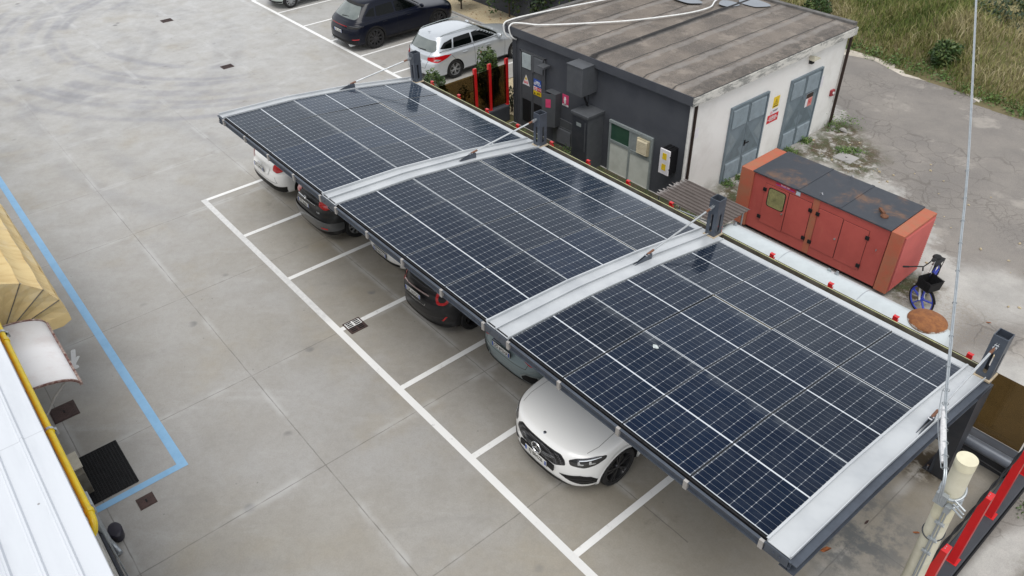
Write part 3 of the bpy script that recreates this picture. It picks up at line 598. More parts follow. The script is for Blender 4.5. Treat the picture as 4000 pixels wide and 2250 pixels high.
MT['brown'] = M('downpipe_brown', (.022, .013, .010), .45, .2, (.035, .02, .015), 8)
MT['pipe_w'] = M('downpipe_white', (.66, .65, .62), .4)
MT['alu'] = M('window_alu', (.34, .38, .38), .45, .3, (.28, .31, .31), 9)
MT['panel_w'] = M('window_panel', (.58, .60, .55), .5, 0, (.5, .52, .47), 3)
MT['gglass'] = M('green_glass', (.025, .065, .045), .08, 0, (.04, .09, .06), 2, .8)
MT['beige'] = M('beige_plastic', (.52, .46, .32), .5)
bx0, by0 = 5.2, 9.15
bld = thing('utility_building', 'flat roofed building with dark grey front wall and white side wall', 'building', (bx0, by0, 0))
def B(x, y, z): return (x - bx0, y - by0, z)
def wbb(b, x0, x1, y0, y1, z0, z1): return b.bb(x0 - bx0, x1 - bx0, y0 - by0, y1 - by0, z0, z1)
b = MB(); wbb(b, 1.92, 8.52, 9.15, 15.98, -.1, 2.78); b.build('dark_wall', MT['wall_d'], bld)
b = MB(); wbb(b, 8.52, 8.55, 9.18, 15.98, -.1, 2.78); b.build('white_wall', MT['wall_w'], bld)
b = MB(); wbb(b, 1.78, 8.66, 9.0, 16.12, 2.8, 3.03); r = b.build('roof_slab', MT['wall_d'], bld)
b = MB(); wbb(b, 8.66, 8.70, 9.02, 16.14, 2.79, 3.0); b.build('side_fascia', MT['fascia_w'], bld)
b = MB(); b.v = []; nx, ny = 60, 60
for j in range(ny + 1):
    for i in range(nx + 1):
        x = 1.8 + 6.88 * i / nx; y = 9.02 + 7.1 * j / ny; u = (x - 5.32)
        z = 3.04 + .075 * math.exp(-(u / .12) ** 2) + .03 * (1 if x > 5.32 else 0) * min(1, abs(u) / .2) + .012 * math.exp(-(((x - bx0 - .1) % .93 - .02) / .04) ** 2)
        if i == 0 or i == nx or j == 0 or j == ny: z = 3.032
        b.v.append(B(x, y, z))
b.f = [(j * (nx + 1) + i, j * (nx + 1) + i + 1, (j + 1) * (nx + 1) + i + 1, (j + 1) * (nx + 1) + i) for j in range(ny) for i in range(nx)]; b.m = [0] * len(b.f)
b.build('roof_covering', MT['roof'], bld, smooth=True)
MT['parapet'] = M('parapet_grey', (.15, .145, .14), .85, 0, (.07, .065, .06), 5, .8, bump=.5, bs=30)
b = MB(); wbb(b, 1.8, 8.62, 16.0, 16.16, 3.035, 3.13); b.build('rear_parapet', MT['parapet'], bld)
b = MB(); wbb(b, 1.76, 1.92, 9.02, 15.99, 3.035, 3.09); b.build('side_parapet', MT['parapet'], bld)
for (x, y, rx, ry) in ((4.05, 14.3, .5, .28), (3.6, 15.3, .4, .3), (5.6, 15.5, .5, .35), (5.15, 14.9, .3, .3)):
    b = MB(); P = [(x + rx * cos(a) * (1 + .15 * sin(3 * a)), y + ry * sin(a) * (1 + .12 * cos(2 * a)), 3.105) for a in np.linspace(0, 2 * pi, 24)[:-1]]
    b.add([B(*p) for p in P], [tuple(range(23))]); b.build('roof_puddle', MT['wet'], bld)
# --- dark wall door (two leaves with louvres)
def louvre(b, x0, x1, z0, z1, y, n, d=.03, horiz='x'):
    for i in range(n):
        z = z0 + (z1 - z0) * (i + .5) / n; h = (z1 - z0) / n
        if horiz == 'x':
            b.add([B(x0, y, z + h * .45), B(x1, y, z + h * .45), B(x1, y - d, z - h * .4), B(x0, y - d, z - h * .4), B(x0, y, z + h * .3), B(x1, y, z + h * .3), B(x1, y - d, z - h * .5), B(x0, y - d, z - h * .5)], [(0, 1, 2, 3), (7, 6, 5, 4), (3, 2, 6, 7), (0, 3, 7, 4), (1, 5, 6, 2)])
        else:
            b.add([B(y, x0, z + h * .45), B(y, x1, z + h * .45), B(y + d, x1, z - h * .4), B(y + d, x0, z - h * .4), B(y, x0, z + h * .3), B(y, x1, z + h * .3), B(y + d, x1, z - h * .5), B(y + d, x0, z - h * .5)], [(0, 1, 2, 3), (7, 6, 5, 4), (3, 2, 6, 7), (0, 3, 7, 4), (1, 5, 6, 2)])
for k, (x0, x1, lz0, lz1) in enumerate(((2.36, 2.84, 1.93, 2.36), (2.87, 3.35, 1.93, 2.36))):
    b = MB(); wbb(b, x0, x1, 9.125, 9.15, .05, 2.38); dr = b.build('cabin_door', MT['dkmetal'], bld); b = MB(); wbb(b, x0 + .04, x1 - .04, 9.118, 9.124, lz0, lz1); b.build('louvre_back', MT['black'], dr)
    b = MB(); louvre(b, x0 + .05, x1 - .05, lz0, lz1, 9.118, 11, .03); b.build('louvre', MT['alu'] if k == 0 else MT['dkmetal'], dr)
    b = MB(); wbb(b, x0 + .05, x1 - .08, 9.10, 9.12, .25, .95); b.build('vent_grille', MT['black'], dr)
b = MB(); wbb(b, 2.82, 2.92, 9.09, 9.12, 1.88, 2.38); wbb(b, 2.3, 2.36, 9.10, 9.15, .05, 2.42); wbb(b, 3.35, 3.40, 9.10, 9.15, .05, 2.42); wbb(b, 2.3, 3.4, 9.10, 9.15, 2.38, 2.43); b.build('door_frame', MT['dkmetal'], bld)
b = MB()
for k in range(3): wbb(b, 1.98 + k * .07, 2.0 + k * .07, 9.10, 9.12, .1, 2.75)
b.build('wall_conduit', MT['wall_d'], bld)
b = MB(); wbb(b, 5.10, 5.115, 9.143, 9.15, .0, 2.78); b.build('expansion_joint', MT['black'], bld)
b = MB(); wbb(b, 3.75, 4.75, 9.11, 9.15, -.05, .85); wbb(b, 3.9, 4.6, 9.09, 9.11, .08, .62); dd = b.build('low_hatch', MT['dkmetal'], bld)
b = MB(); louvre(b, 3.97, 4.53, .12, .58, 9.09, 12, .025); b.build('louvre', MT['dkmetal'], dd)
# window
win = MB(); wbb(win, 5.98, 7.52, 9.11, 9.15, -.1, -.04); wbb(win, 5.98, 7.52, 9.09, 9.15, 1.44, 1.51)
for x in (5.98, 6.71, 7.46): wbb(win, x, x + .06, 9.105, 9.15, -.04, 1.44)
wbb(win, 6.04, 6.71, 9.107, 9.15, .87, .95); wbb(win, 6.77, 7.46, 9.107, 9.15, .82, .92)
wn_ = win.build('window', MT['alu'], bld)
b = MB(); wbb(b, 6.04, 6.71, 9.13, 9.148, .95, 1.44); b.build('pane', MT['gglass'], wn_)
b = MB(); wbb(b, 6.04, 6.71, 9.128, 9.149, -.04, .87); b.build('infill_panel', MT['panel_w'], wn_); b = MB(); wbb(b, 6.77, 7.46, 9.128, 9.149, -.04, .82); b.build('infill_panel', MT['panel_w'], wn_)
b = MB(); wbb(b, 6.77, 7.46, 9.12, 9.147, .92, 1.44); b.build('vent_panel', MT['alu'], wn_)
b = MB(); wbb(b, 7.02, 7.42, 9.06, 9.12, .96, 1.38); vt = b.build('vent_hood', MT['beige'], wn_); b = MB(); louvre(b, 7.05, 7.39, .98, 1.36, 9.062, 8, .04); b.build('louvre', MT['beige'], vt)
# white wall doors
def steel_door(y0, y1, z1, ym, handle):
    b = MB()
    for yy in (y0, y1 - .05): wbb(b, 8.55, 8.61, yy, yy + .05, -.05, z1)
    wbb(b, 8.55, 8.61, y0 + .05, y1 - .05, z1 - .05, z1); fr = b.build('door_frame', MT['door'], bld)
    for a, c in ((y0 + .05, ym - .008), (ym + .008, y1 - .05)):
        b = MB(); wbb(b, 8.553, 8.583, a, c, -.03, z1 - .055); dr = b.build('steel_door', MT['door'], bld)
        for z0_, z1_ in ((1.57, z1 - .1), (.02, .55)):
            b = MB(); louvre(b, a + .05, c - .05, z0_, z1_, 8.583, 12, .03, 'y'); b.build('louvre', MT['door2'], dr)
        b = MB(); m_ = (a + c) / 2; x = 8.5845; s_ = 1 if a < ym - .1 else -1
        e0, e1 = (a + .03, c - .02) if s_ > 0 else (c - .03, a + .02)
        b.add([B(x, e1, 1.5), B(x, e1, .95), B(x, e0, .62)], [(0, 1, 2)]); b.build('pressed_diamond', MT['door3'], dr); b = MB(); b.add([B(x + .0025, e0, .62), B(x + .0025, e1, .62), B(x + .0025, (e0 + e1) / 2, 1.05)], [(0, 1, 2)]); b.build('pressed_diamond', MT['door3'], dr)
        b = MB(); x = 8.5895; b.add([B(x, e0, 1.5), B(x, e0, .8), B(x, (e0 + e1) / 2, 1.15)], [(0, 1, 2)]); b.build('pressed_diamond', MT['door2'], dr)  # flat triangles: lit and shaded facets of the pressing put into the colour
    if handle: b = MB(); wbb(b, 8.585, 8.60, ym + .03, ym + .08, .86, 1.02); wbb(b, 8.61, 8.63, ym + .03, ym + .2, .93, .955); wbb(b, 8.60, 8.625, ym + .04, ym + .065, .93, .955); b.build('handle', MT['black'], dr)
steel_door(10.78, 12.38, 2.18, 11.56, True); steel_door(13.40, 14.92, 2.16, 14.14, False)
# downpipes
b = MB(); b.tube([B(8.62, 9.24, 2.8), B(8.62, 9.24, -.05)], .04, 10); b.build('brown_downpipe', MT['brown'], bld, smooth=True)
b = MB(); b.tube([B(8.60, 9.10, 2.78), B(8.60, 9.10, -.05)], .045, 10); b.build('white_downpipe', MT['pipe_w'], bld, smooth=True)
b = MB(); b.tube([B(8.62, 16.03, 2.78), B(8.62, 16.03, -.05)], .045, 10); b.build('brown_downpipe', MT['brown'], bld, smooth=True)
# ---- fixtures that could be lifted away
def fixture(name, label, cat, loc, build):
    o = thing(name, label, cat, loc); build(o); return o
def fb(o, name, mat, *boxes, bevel=0, smooth=False):
    b = MB()
    for q in boxes: b.cbox(*q, b=.008) if bevel else b.bb(*q)
    return b.build(name, mat, o)
def bigbox(o):
    fb(o, 'case', MT['dkmetal'], (-.29, .29, -.58, 0, 0, .76), bevel=1); fb(o, 'lid', MT['dkmetal'], (-.30, .30, -.60, 0, .763, .785)); b = MB(); b.tube([(.0, -.25, 0), (.03, -.2, -.2), (.12, -.1, -.55)], .03, 8); b.build('cable_duct', MT['black'], o)
fixture('air_vent_box', 'large dark grey metal box high on the dark wall below the roof edge', 'vent box', (5.13, 9.15, 2.10), bigbox)
def cabinet(o):
    fb(o, 'cabinet_body', MT['dkmetal'], (-.30, .30, -.60, 0, 0, 1.58)); fb(o, 'cabinet_roof', MT['dkmetal'], (-.33, .33, -.64, 0, 1.585, 1.66), bevel=1)
    d = fb(o, 'door', MT['steel_d'], (-.28, .28, -.615, -.60, .12, 1.52)); fb(d, 'strip', MT['dkmetal'], (.20, .235, -.625, -.616, .6, 1.45)); fb(d, 'nameplate', MT['alu'], (-.12, .06, -.620, -.616, 1.28, 1.38))
fixture('meter_cabinet', 'tall dark cabinet with sloping lid standing against the dark wall', 'cabinet', (5.42, 9.15, 0), cabinet)
def hosecase(o):
    fb(o, 'case', MT['black'], (-.15, .15, -.3, 0, 0, .66), bevel=1); f = fb(o, 'front_cover', MT['white'], (-.16, .16, -.335, -.30, -.01, .67), bevel=1)
    for z in (.10, .40): fb(f, 'viewing_window', MT['txt_y'], (-.065, .065, -.340, -.336, z, z + .17))
    for z in (.15, .5): fb(o, 'latch', MT['black'], (.15, .18, -.33, -.28, z, z + .03), (-.18, -.15, -.33, -.28, z, z + .03))
    fb(o, 'rib', MT['black'], (-.1, -.06, -.28, -.02, .661, .68), (0, .04, -.28, -.02, .661, .68), (.09, .12, -.28, -.02, .661, .68))
fixture('extinguisher_case', 'white fronted plastic extinguisher case with two yellow windows on dark wall', 'extinguisher case', (8.17, 9.15, .88), hosecase)
def hydrant(o):
    b = MB(); b.bb(0, .02, -.22, 0, 0, 1.0); b.bb(.40, .42, -.22, 0, 0, 1.0); b.bb(.02, .40, -.22, 0, .98, 1.0); b.bb(.02, .40, -.22, 0, 0, .02); b.build('case', MT['dkmetal'], o)
    fb(o, 'lining', MT['red'], (.021, .399, -.012, 0, .021, .979))
    b = MB(); b.box((.24, -.32, .5), (.41, .015, 1.0), Matrix.Rotation(R(29), 3, 'Z')); d = b.build('door', MT['dkmetal'], o)
    d2 = MB(); d2.box((.235, -.335, .72), (.15, .006, .25), Matrix.Rotation(R(29), 3, 'Z')); d2.build('viewing_window', MT['pink'], d)
fixture('hydrant_cabinet', 'open dark hydrant cabinet with red inside on the dark wall', 'hydrant cabinet', (3.62, 9.15, .62), hydrant)
def flood(o): fb(o, 'lamp_head', MT['dkmetal'], (-.13, .13, -.34, -.08, .03, .09), bevel=1); fb(o, 'arm', MT['dkmetal'], (-.02, .02, -.1, 0, -.04, .02)); fb(o, 'glass', MT['black'], (-.11, .11, -.32, -.1, .02, .029))
fixture('flood_lamp', 'small grey flood lamp on the dark wall right of the louvres', 'lamp', (3.52, 9.15, 2.24), flood)
# signs
def board(name, label, loc, w_, h_, mat, rz=0, cat='sign'):
    o = thing(name, label, cat, loc, rz); b = MB(); b.bb(-w_ / 2, w_ / 2, -.006, 0, -h_ / 2, h_ / 2); b.build('plate', mat, o); return o
RX = (R(90), 0, 0)
o = board('cabin_sign', 'blue sign with white words CABINA ELETTRICA on the dark double door', (3.06, 9.12, 1.60), .32, .22, MT['blue']); text('CABINA\nELETTRICA', .085, MT['txt_w'], o, (0, -.008, 0), RX, sx=.72, bold=.002)
o = board('warning_sign', 'white and red prohibition sign directly under the blue sign on the dark door', (3.06, 9.12, 1.425), .34, .12, MT['white']); b = MB(); b.bb(-.02, .165, -.008, -.0065, -.055, .055); b.build('red_field', MT['txt_r'], o); text('NON TOCCARE\nI CONDUTTORI', .034, MT['txt_w'], o, (.072, -.0095, 0), RX, sx=.7)
b = MB(); b.tube([(-.09 + .042 * cos(a), -.0085, .042 * sin(a)) for a in np.linspace(0, 2 * pi, 20)[:-1]], .006, 6, closed=True); b.cyl((-.12, -.0085, .03), (-.06, -.0085, -.03), .005, 6); b.build('ring', MT['txt_r'], o)
o = board('warning_sign', 'yellow warning sign at the bottom of the sign stack on the dark door', (3.06, 9.12, 1.29), .34, .13, MT['txt_y']); text('TENSIONE\nPERICOLOSA', .04, MT['txt_k'], o, (.05, -.009, 0), RX, sx=.7); b = MB(); b.prism([(-.15, -.045), (-.07, -.045), (-.11, .03)], .0065, .008, Matrix(((1, 0, 0, 0), (0, 0, -1, 0), (0, 1, 0, 0), (0, 0, 0, 1)))); b.build('triangle', MT['txt_k'], o)
o = thing('triangle_sign', 'triangular white and yellow warning sign on the left leaf of dark door', 'sign', (2.56, 9.12, 1.40)); XZ = Matrix(((1, 0, 0, 0), (0, 0, -1, 0), (0, 1, 0, 0), (0, 0, 0, 1)))
b = MB(); b.prism([(-.16, 0), (.16, 0), (0, .32)], 0, .006, XZ); b.build('plate', MT['white'], o); b = MB(); b.prism([(-.055, .165), (.055, .165), (0, .28)], .0065, .008, XZ); b.build('yellow_triangle', MT['txt_y'], o)
b = MB(); b.prism([(.004, .18), (-.012, .21), (-.002, .215), (-.008, .25), (.012, .21), (.002, .205)], .0085, .01, XZ); b.build('flash_symbol', MT['txt_k'], o)
b = MB()
for cx_ in (-.05, .05): b.tube([(cx_ + .036 * cos(a), -.008, .085 + .036 * sin(a)) for a in np.linspace(0, 2 * pi, 20)[:-1]], .006, 6, closed=True); b.cyl((cx_ - .024, -.008, .11), (cx_ + .024, -.008, .06), .005, 6)
b.build('ring', MT['txt_r'], o)
o = board('extinguisher_sign', 'faded red extinguisher sign right of the hydrant cabinet', (4.22, 9.15, 1.45), .25, .34, MT['pink']); b = MB(); b.bb(-.125, .125, -.008, -.0065, -.17, -.12); b.build('white_strip', MT['txt_w'], o); text('ESTINTORE', .035, MT['txt_k'], o, (0, -.0095, -.145), RX, sx=.9)
b = MB(); b.cyl((.0, -.012, -.08), (0, -.012, .05), .032, 12); b.cyl((0, -.012, .05), (0, -.012, .08), .014, 10); b.box((-.02, -.012, .09), (.06, .008, .015)); b.tube([(-.03, -.012, .08), (-.055, -.012, .03), (-.055, -.012, -.05)], .006, 6); b.build('extinguisher_symbol', MT['txt_w'], o)
RZ = R(90); TY = (R(90), 0, 0)
o = board('warning_sign', 'yellow high voltage triangle sign between the two steel doors', (8.55, 12.86, 1.72), .27, .32, MT['txt_y'], RZ); b = MB(); b.prism([(-.09, -.06), (.09, -.06), (0, .10)], .0065, .008, XZ); b.build('triangle', MT['txt_k'], o); b = MB(); b.prism([(-.068, -.048), (.068, -.048), (0, .075)], .0085, .0095, XZ); b.build('inner_triangle', MT['txt_y'], o)
b = MB(); b.prism([(.006, -.04), (-.016, .01), (-.002, .012), (-.01, .05), (.016, .005), (.002, .0)], .0098, .011, XZ); b.bb(-.1, .1, -.008, -.0065, -.13, -.10); b.build('flash_symbol', MT['txt_k'], o)
o = board('notice_sign', 'white notice with red ring under the yellow sign on the white wall', (8.55, 12.84, 1.47), .34, .18, MT['white'], RZ); text('TENSIONE PERICOLOSA\nALTA TENSIONE', .03, MT['txt_k'], o, (.04, -.008, .0), TY, sx=.75); b = MB(); b.tube([(-.125 + .035 * cos(a), -.008, -.03 + .035 * sin(a)) for a in np.linspace(0, 2 * pi, 20)[:-1]], .005, 6, closed=True); b.build('ring', MT['txt_r'], o)
o = board('notice_sign', 'dark red notice with white lettering, lowest sign between the steel doors', (8.55, 12.83, 1.26), .50, .24, MT['txt_r'], RZ); text('NON USARE ACQUA\nPER SPEGNERE INCENDI\nNON TOCCARE I CONDUTTORI\nPERICOLO DI MORTE', .045, MT['txt_w'], o, (0, -.008, 0), TY, sx=.72, bold=.0005)
o = board('door_notice', 'brown and pink faded notice on the far steel door', (8.59, 14.50, 1.30), .33, .40, MT['white'], RZ); b = MB(); b.bb(-.165, .165, -.008, -.0065, .06, .20); b.build('brown_strip', MT['brown'], o); b = MB(); b.bb(-.05, .165, -.008, -.0065, -.2, .055); MT['pk2'] = M('faded_pink', (.62, .25, .22), .6); b.build('pink_field', MT['pk2'], o); text('VIETATO\nAPRIRE LE\nPORTE', .06, MT['txt_r'], o, (.055, -.009, -.07), TY, sx=.7)
board('paper_notice', 'pale blue white sheet on the white wall beside the near corner pipe', (8.55, 9.47, 1.92), .16, .27, MT['white'], RZ)
board('paper_notice', 'pale sheet on the white wall right of the far steel door', (8.55, 15.04, 1.66), .22, .34, MT['white'], RZ)
o = thing('alarm_box', 'small dark red alarm box on the white wall near the far corner', 'alarm', (8.55, 15.78, 1.13), RZ); b = MB(); b.cbox(-.09, .09, -.07, 0, -.09, .09); b.build('case', M('alarm_red', (.30, .03, .04), .5), o); b = MB(); b.cyl((0, -.07, 0), (0, -.09, 0), .04, 12); b.build('lens', MT['txt_w'], o)
o = thing('wall_lamp', 'rusty cream wedge lamp high on the white wall above far door', 'lamp', (8.55, 14.25, 2.55), RZ); b = MB(); b.prism([(-.16, 0), (.16, 0), (.16, .03), (-.16, .14)], 0, .16, XZ); b.build('shade', MT['cream'], o); b = MB(); b.bb(-.14, -.02, -.10, 0, -.10, 0); b.build('lamp_body', MT['black'], o)
# white conduits on the roof
MT['conduit'] = M('white_conduit', (.75, .75, .74), .45, 0, (.6, .6, .58), 7)
def conduit(label, pts, r=.022):
    b = MB(); b.tube([Vector(q) for q in np.array([[(p0 * (-t + 2 * t * t - t ** 3) + p1 * (2 - 5 * t * t + 3 * t ** 3) + p2 * (t + 4 * t * t - 3 * t ** 3) + p3 * (t ** 3 - t * t)) / 2 for t in np.linspace(0, 1, 6)[:-1]] for p0, p1, p2, p3 in [(np.array(pts[max(i - 1, 0)]), np.array(pts[i]), np.array(pts[i + 1]), np.array(pts[min(i + 2, len(pts) - 1)])) for i in range(len(pts) - 1)]]).reshape(-1, 3)], r, 8); c = b.build('roof_conduit', MT['conduit'], None, smooth=True)
    setp(c, label, 'pipe', group=None); return c
conduit('white conduit hugging the left roof edge and bending down at the corner', [(1.98, 9.10, 2.62), (1.86, 8.97, 2.74), (1.80, 8.93, 2.95), (1.81, 8.96, 3.08), (1.83, 9.1, 3.13), (1.87, 9.6, 3.14), (2.08, 10.8, 3.14), (2.42, 12.3, 3.14), (2.8, 14.0, 3.14), (3.0, 15.9, 3.14)])
conduit('white conduit snaking across the roof from the front corner', [(2.16, 9.10, 2.66), (2.10, 8.97, 2.76), (2.05, 8.93, 2.95), (2.05, 8.95, 3.06), (2.08, 9.08, 3.12), (2.3, 9.27, 3.12), (2.66, 9.48, 3.12), (3.1, 10.0, 3.12), (3.51, 10.57, 3.12), (4.12, 11.49, 3.12), (4.6, 12.5, 3.12), (4.94, 13.43, 3.12), (5.03, 14.19, 3.13), (4.77, 14.77, 3.13), (4.5, 15.8, 3.13)])
# ------------------------------------------------------------------ low dark walls, red posts, tinted glass
MT['lowwall'] = M('low_wall_anthracite', (.035, .039, .048), .7, 0, (.05, .054, .063), 2.5, .7, bump=.3, bs=50)
tg = NT('tinted_glass', .03); tg.t.nodes.remove(tg.bsdf); g1 = tg.n('ShaderNodeBsdfTransparent'); g1.inputs[0].default_value = (.36, .29, .18, 1); g2 = tg.n('ShaderNodeBsdfGlossy'); g2.inputs['Roughness'].default_value = .02; g2.inputs[0].default_value = (.9, .9, .9, 1)
fz = tg.n('ShaderNodeFresnel'); fz.inputs[0].default_value = 1.45; ms = tg.n('ShaderNodeMixShader'); tg.lk(tg.m('MULTIPLY', fz.outputs[0], .7), ms.inputs[0]); tg.lk(g1.outputs[0], ms.inputs[1]); tg.lk(g2.outputs[0], ms.inputs[2]); tg.lk(ms.outputs[0], tg.t.nodes['Material Output'].inputs[0]); MT['tint'] = tg.mat
o = thing('low_wall', 'long anthracite low wall behind the carport posts', 'wall', (9.8, 6.53, 0)); b = MB(); b.bb(-8.35, 8.1, -.1, .1, -.02, .5); b.build('wall_body', MT['lowwall'], o, bevel=.02)
o = thing('low_wall', 'short anthracite low wall closing the gravel bed beside the building', 'wall', (1.65, 7.9, 0)); b = MB(); b.bb(-.11, .11, -1.25, 1.25, -.02, .5); b.build('wall_body', MT['lowwall'], o, bevel=.04); b = MB(); b.bb(.111, .118, -.05, .12, .2, .26); b.build('blue_mark', MT['paint_b'], o)
o = thing('low_wall', 'anthracite low wall along the right end of the yard', 'wall', (18.05, .6, 0)); b = MB(); b.bb(-.14, .14, -8, 6.0, -.02, .4); b.build('wall_body', MT['lowwall'], o, bevel=.015)
b = MB(); b.tube([(.16, -8, .33), (.16, 6.0, .33)], .02, 8); b.tube([(.16, -8, .27), (.16, 6.0, .27)], .014, 8); b.build('cable_pipe', MT['black'], o, smooth=True)
MT['barrel'] = M('grey_tube', (.12, .135, .16), .35, .2)
o = thing('drain_tube', 'thick blue grey tube lying against the low wall behind the last post', 'pipe', (17.5, 6.36, .0)); b = MB(); b.tube([(-.4, 0, .42), (.42, 0, .42)], .1, 16); b.build('tube_body', MT['barrel'], o, smooth=True); b = MB(); b.tube([(-.4, -.14, .30), (.44, -.16, .27)], .02, 8); b.build('hose', MT['black'], o, smooth=True); b = MB(); b.tube([(.40, -.16, .272), (.47, -.16, .27)], .024, 8); b.build('blue_cap', MT['blue'], o)
def red_post_mesh(h):
    b = MB(); b.bb(-.075, .075, -.055, -.047, .008, h); b.bb(-.075, -.067, -.047, .055, .008, h); b.bb(.0, .008, -.047, .03, .008, h - .03); b.bb(.067, .075, -.047, .02, .008, h - .05); b.bb(-.075, .075, -.055, .03, h, h + .008); return b
def red_post(label, x, y, z0, h, rz, group, wx=1., proto=[None]):
    if proto[0] is None:
        o = thing('red_post', label, 'post'); red_post_mesh(1.42).build('upright', MT['red'], o)
        b = MB(); b.bb(-.085, .085, -.085, .07, 0, .008); b.build('base_flange', MT['red'], o)
        b = MB()
        for q in ((-.055, -.045), (.055, -.045), (.055, .045), (-.055, .045)): b.cyl((q[0], q[1], .008), (q[0], q[1], .018), .008, 6)
        for q in (-.02, .02): b.cyl((q, 0, 1.428), (q, 0, 1.436), .008, 6)
        b.build('screws', MT['bolt'], o); proto[0] = o
    else: o = dup(proto[0])
    o.location = (x, y, z0); o.rotation_euler = (0, 0, rz); o.scale = (1, 1, h / 1.42); o['label'] = label; o['group'] = group; o.scale = (wx, .75 if wx < 1 else 1, h / 1.42); return o
PA = [1.50, 2.75, 3.98, 5.23, 6.50, 7.76, 9.03, 10.28, 11.55, 12.82, 14.08, 15.34, 16.62]
wl = ['red post of the long rear fence beside the round bush', 'red post of the rear fence, second from the bush', 'red post of the rear fence in front of the dark double door', 'red post of the rear fence left of the second carport post', 'red post of the rear fence in front of the tall meter cabinet', 'red post of the rear fence before the left part of the window', 'red post of the rear fence before the right end of the window', 'red post top in front of the ribbed brown shelter roof', 'red post of the rear fence hidden behind the third carport post', 'red post top at the far half of the white tank', 'red post top at the middle of the white tank', 'red post top just left of the rusty tank cap', 'red post of the rear fence nearest the last carport post']
for x, l in zip(PA, wl): red_post(l, x, 6.53, .5, 1.42, 0, 'red posts of the glass fence behind the carport', .62)
PB = [(7.23, 'short row red post nearest the round bush'), (7.92, 'short row red post left of the leafy column bush'), (8.46, 'tall red post directly in front of the leafy column bush'), (9.12, 'tall red post next to the dark building corner')]
for y, l in PB[1:]: red_post(l, 1.65, y, .5, 1.45, R(90), 'red posts of the short glass fence', .62)
PC = [(6.37, 'red post at the top right edge, highest in the right hand row'), (5.14, 'red post in the right hand row behind the cream pole top'), (3.93, 'red post in the right hand row beside the pole clamp'), (2.7, 'lowest red post of the right hand row at the photo edge')]
for y, l in PC: red_post(l, 18.07, y, .4, 1.5, R(90), 'red posts along the right hand wall')
o = thing('glass_fence', 'long dark tinted glass fence on the low wall behind the carport', 'fence', (9.8, 6.56, .5))
for i, (a, c) in enumerate(zip(PA, PA[1:] + [17.9])): b = MB(); b.bb(a + .05 - 9.8, c - .05 - 9.8, -.004, .004, .06, 1.30); b.build('glass_pane', MT['tint'], o)
o = thing('glass_fence', 'short tinted glass fence in front of the leafy column bush', 'fence', (1.68, 7.9, .5))
for a, c in ((6.6, 7.87), (7.97, 8.41), (8.51, 9.07)): b = MB(); b.bb(-.004, .004, a - 7.9, c - 7.9, .06, 1.30); b.build('glass_pane', MT['tint'], o)
# black cables over the right hand posts
o = MB()
for k, q in enumerate((0, .02)):
    pts = []
    for i in range(60): y = 6.6 - i * .09; pts.append((18.03 + .012 * cos(y * 9 + k * 3), y, 1.93 - .07 * abs(sin((y - 3.93) / 1.22 * pi)) + .012 * sin(y * 9 + k * 3)))
    o.tube(pts, .012, 6)
setp(o.build('black_cable', MT['black'], smooth=True), 'black twisted cable running along the tops of the right hand red posts', 'cable')
# far dark wall behind gravel
o = thing('boundary_wall', 'dark purple grey boundary wall behind the pale gravel bed', 'wall', (-6, 15.6, 0)); b = MB(); b.bb(-12, 7.7, -.1, .1, -.02, 1.7); b.build('wall_body', MT['wall_d'], o)
# ------------------------------------------------------------------ cars
def paint(name, col, flake=.0, coat=1., rough=.35, dirt=.12, spec=.5):
    t = NT(name, rough, flake, spec); X, Y, Z_ = t.xyz()
    d = t.m('MULTIPLY', t.ramp(Z_, .2, .75, 1, 0), t.ramp(t.noise(5, 5, .7), .3, .7)); t.col(t.mix(t.m('MULTIPLY', d, dirt * 1.6), col, (.25, .23, .20)))
    t.bsdf.inputs['Coat Weight'].default_value = coat; t.bsdf.inputs['Coat Roughness'].default_value = .05; return t.mat
MT['glass'] = M('car_glass', (.002, .003, .003), .05, 0, spec=.2)
MT['glass_l'] = M('car_rear_glass', (.10, .12, .115), .06, 0, (.16, .18, .17), 2.5, .8, spec=.8)
MT['lamp_r'] = M('tail_lamp_red', (.50, .004, .008), .12, 0, (.36, .004, .008), 12, .8, coat=1)
MT['lamp_c'] = M('head_lamp_clear', (.035, .037, .04), .08, .2, (.012, .012, .014), 9, .8, coat=1)
MT['lamp_i'] = M('lamp_reflector', (.70, .72, .74), .15, .6)
MT['clad'] = M('cladding_black', (.010, .010, .011), .6, 0, (.02, .019, .018), 8, .7, spec=.25)
MT['seamline'] = M('panel_gap', (.01, .01, .01), .8)
MT['rim_s'] = M('rim_silver', (.42, .43, .44), .3, .7); MT['rim_d'] = M('rim_dark', (.075, .075, .08), .28, .7); MT['disc'] = M('brake_disc', (.12, .115, .11), .45, .7)
MT['plate'] = M('number_plate_white', (.66, .66, .63), .4)
t = NT('grille_mesh', .4, .2); v = t.vor(34, 'F1', rnd=.0); t.col(t.mix(t.ramp(v, .28, .42, 1, 0), (.008, .008, .009), (.16, .16, .17))); MT['mesh'] = t.mat
def cr(P, sub):
    """Catmull-Rom through rows of numbers"""
    P = np.array(P, float); n = len(P); out = []
    for i in range(n - 1):
        p0 = P[max(i - 1, 0)]; p1 = P[i]; p2 = P[i + 1]; p3 = P[min(i + 2, n - 1)]
        for k in range(sub):
            t = k / sub; q = .5 * ((2 * p1) + (-p0 + p2) * t + (2 * p0 - 5 * p1 + 4 * p2 - p3) * t * t + (-p0 + 3 * p1 - 3 * p2 + p3) * t ** 3)
            lo = np.minimum(p1, p2); hi = np.maximum(p1, p2); q = .6 * np.clip(q, lo, hi) + .4 * q if False else np.clip(q, lo, hi)
            out.append(q)
    out.append(P[-1]); return np.array(out)
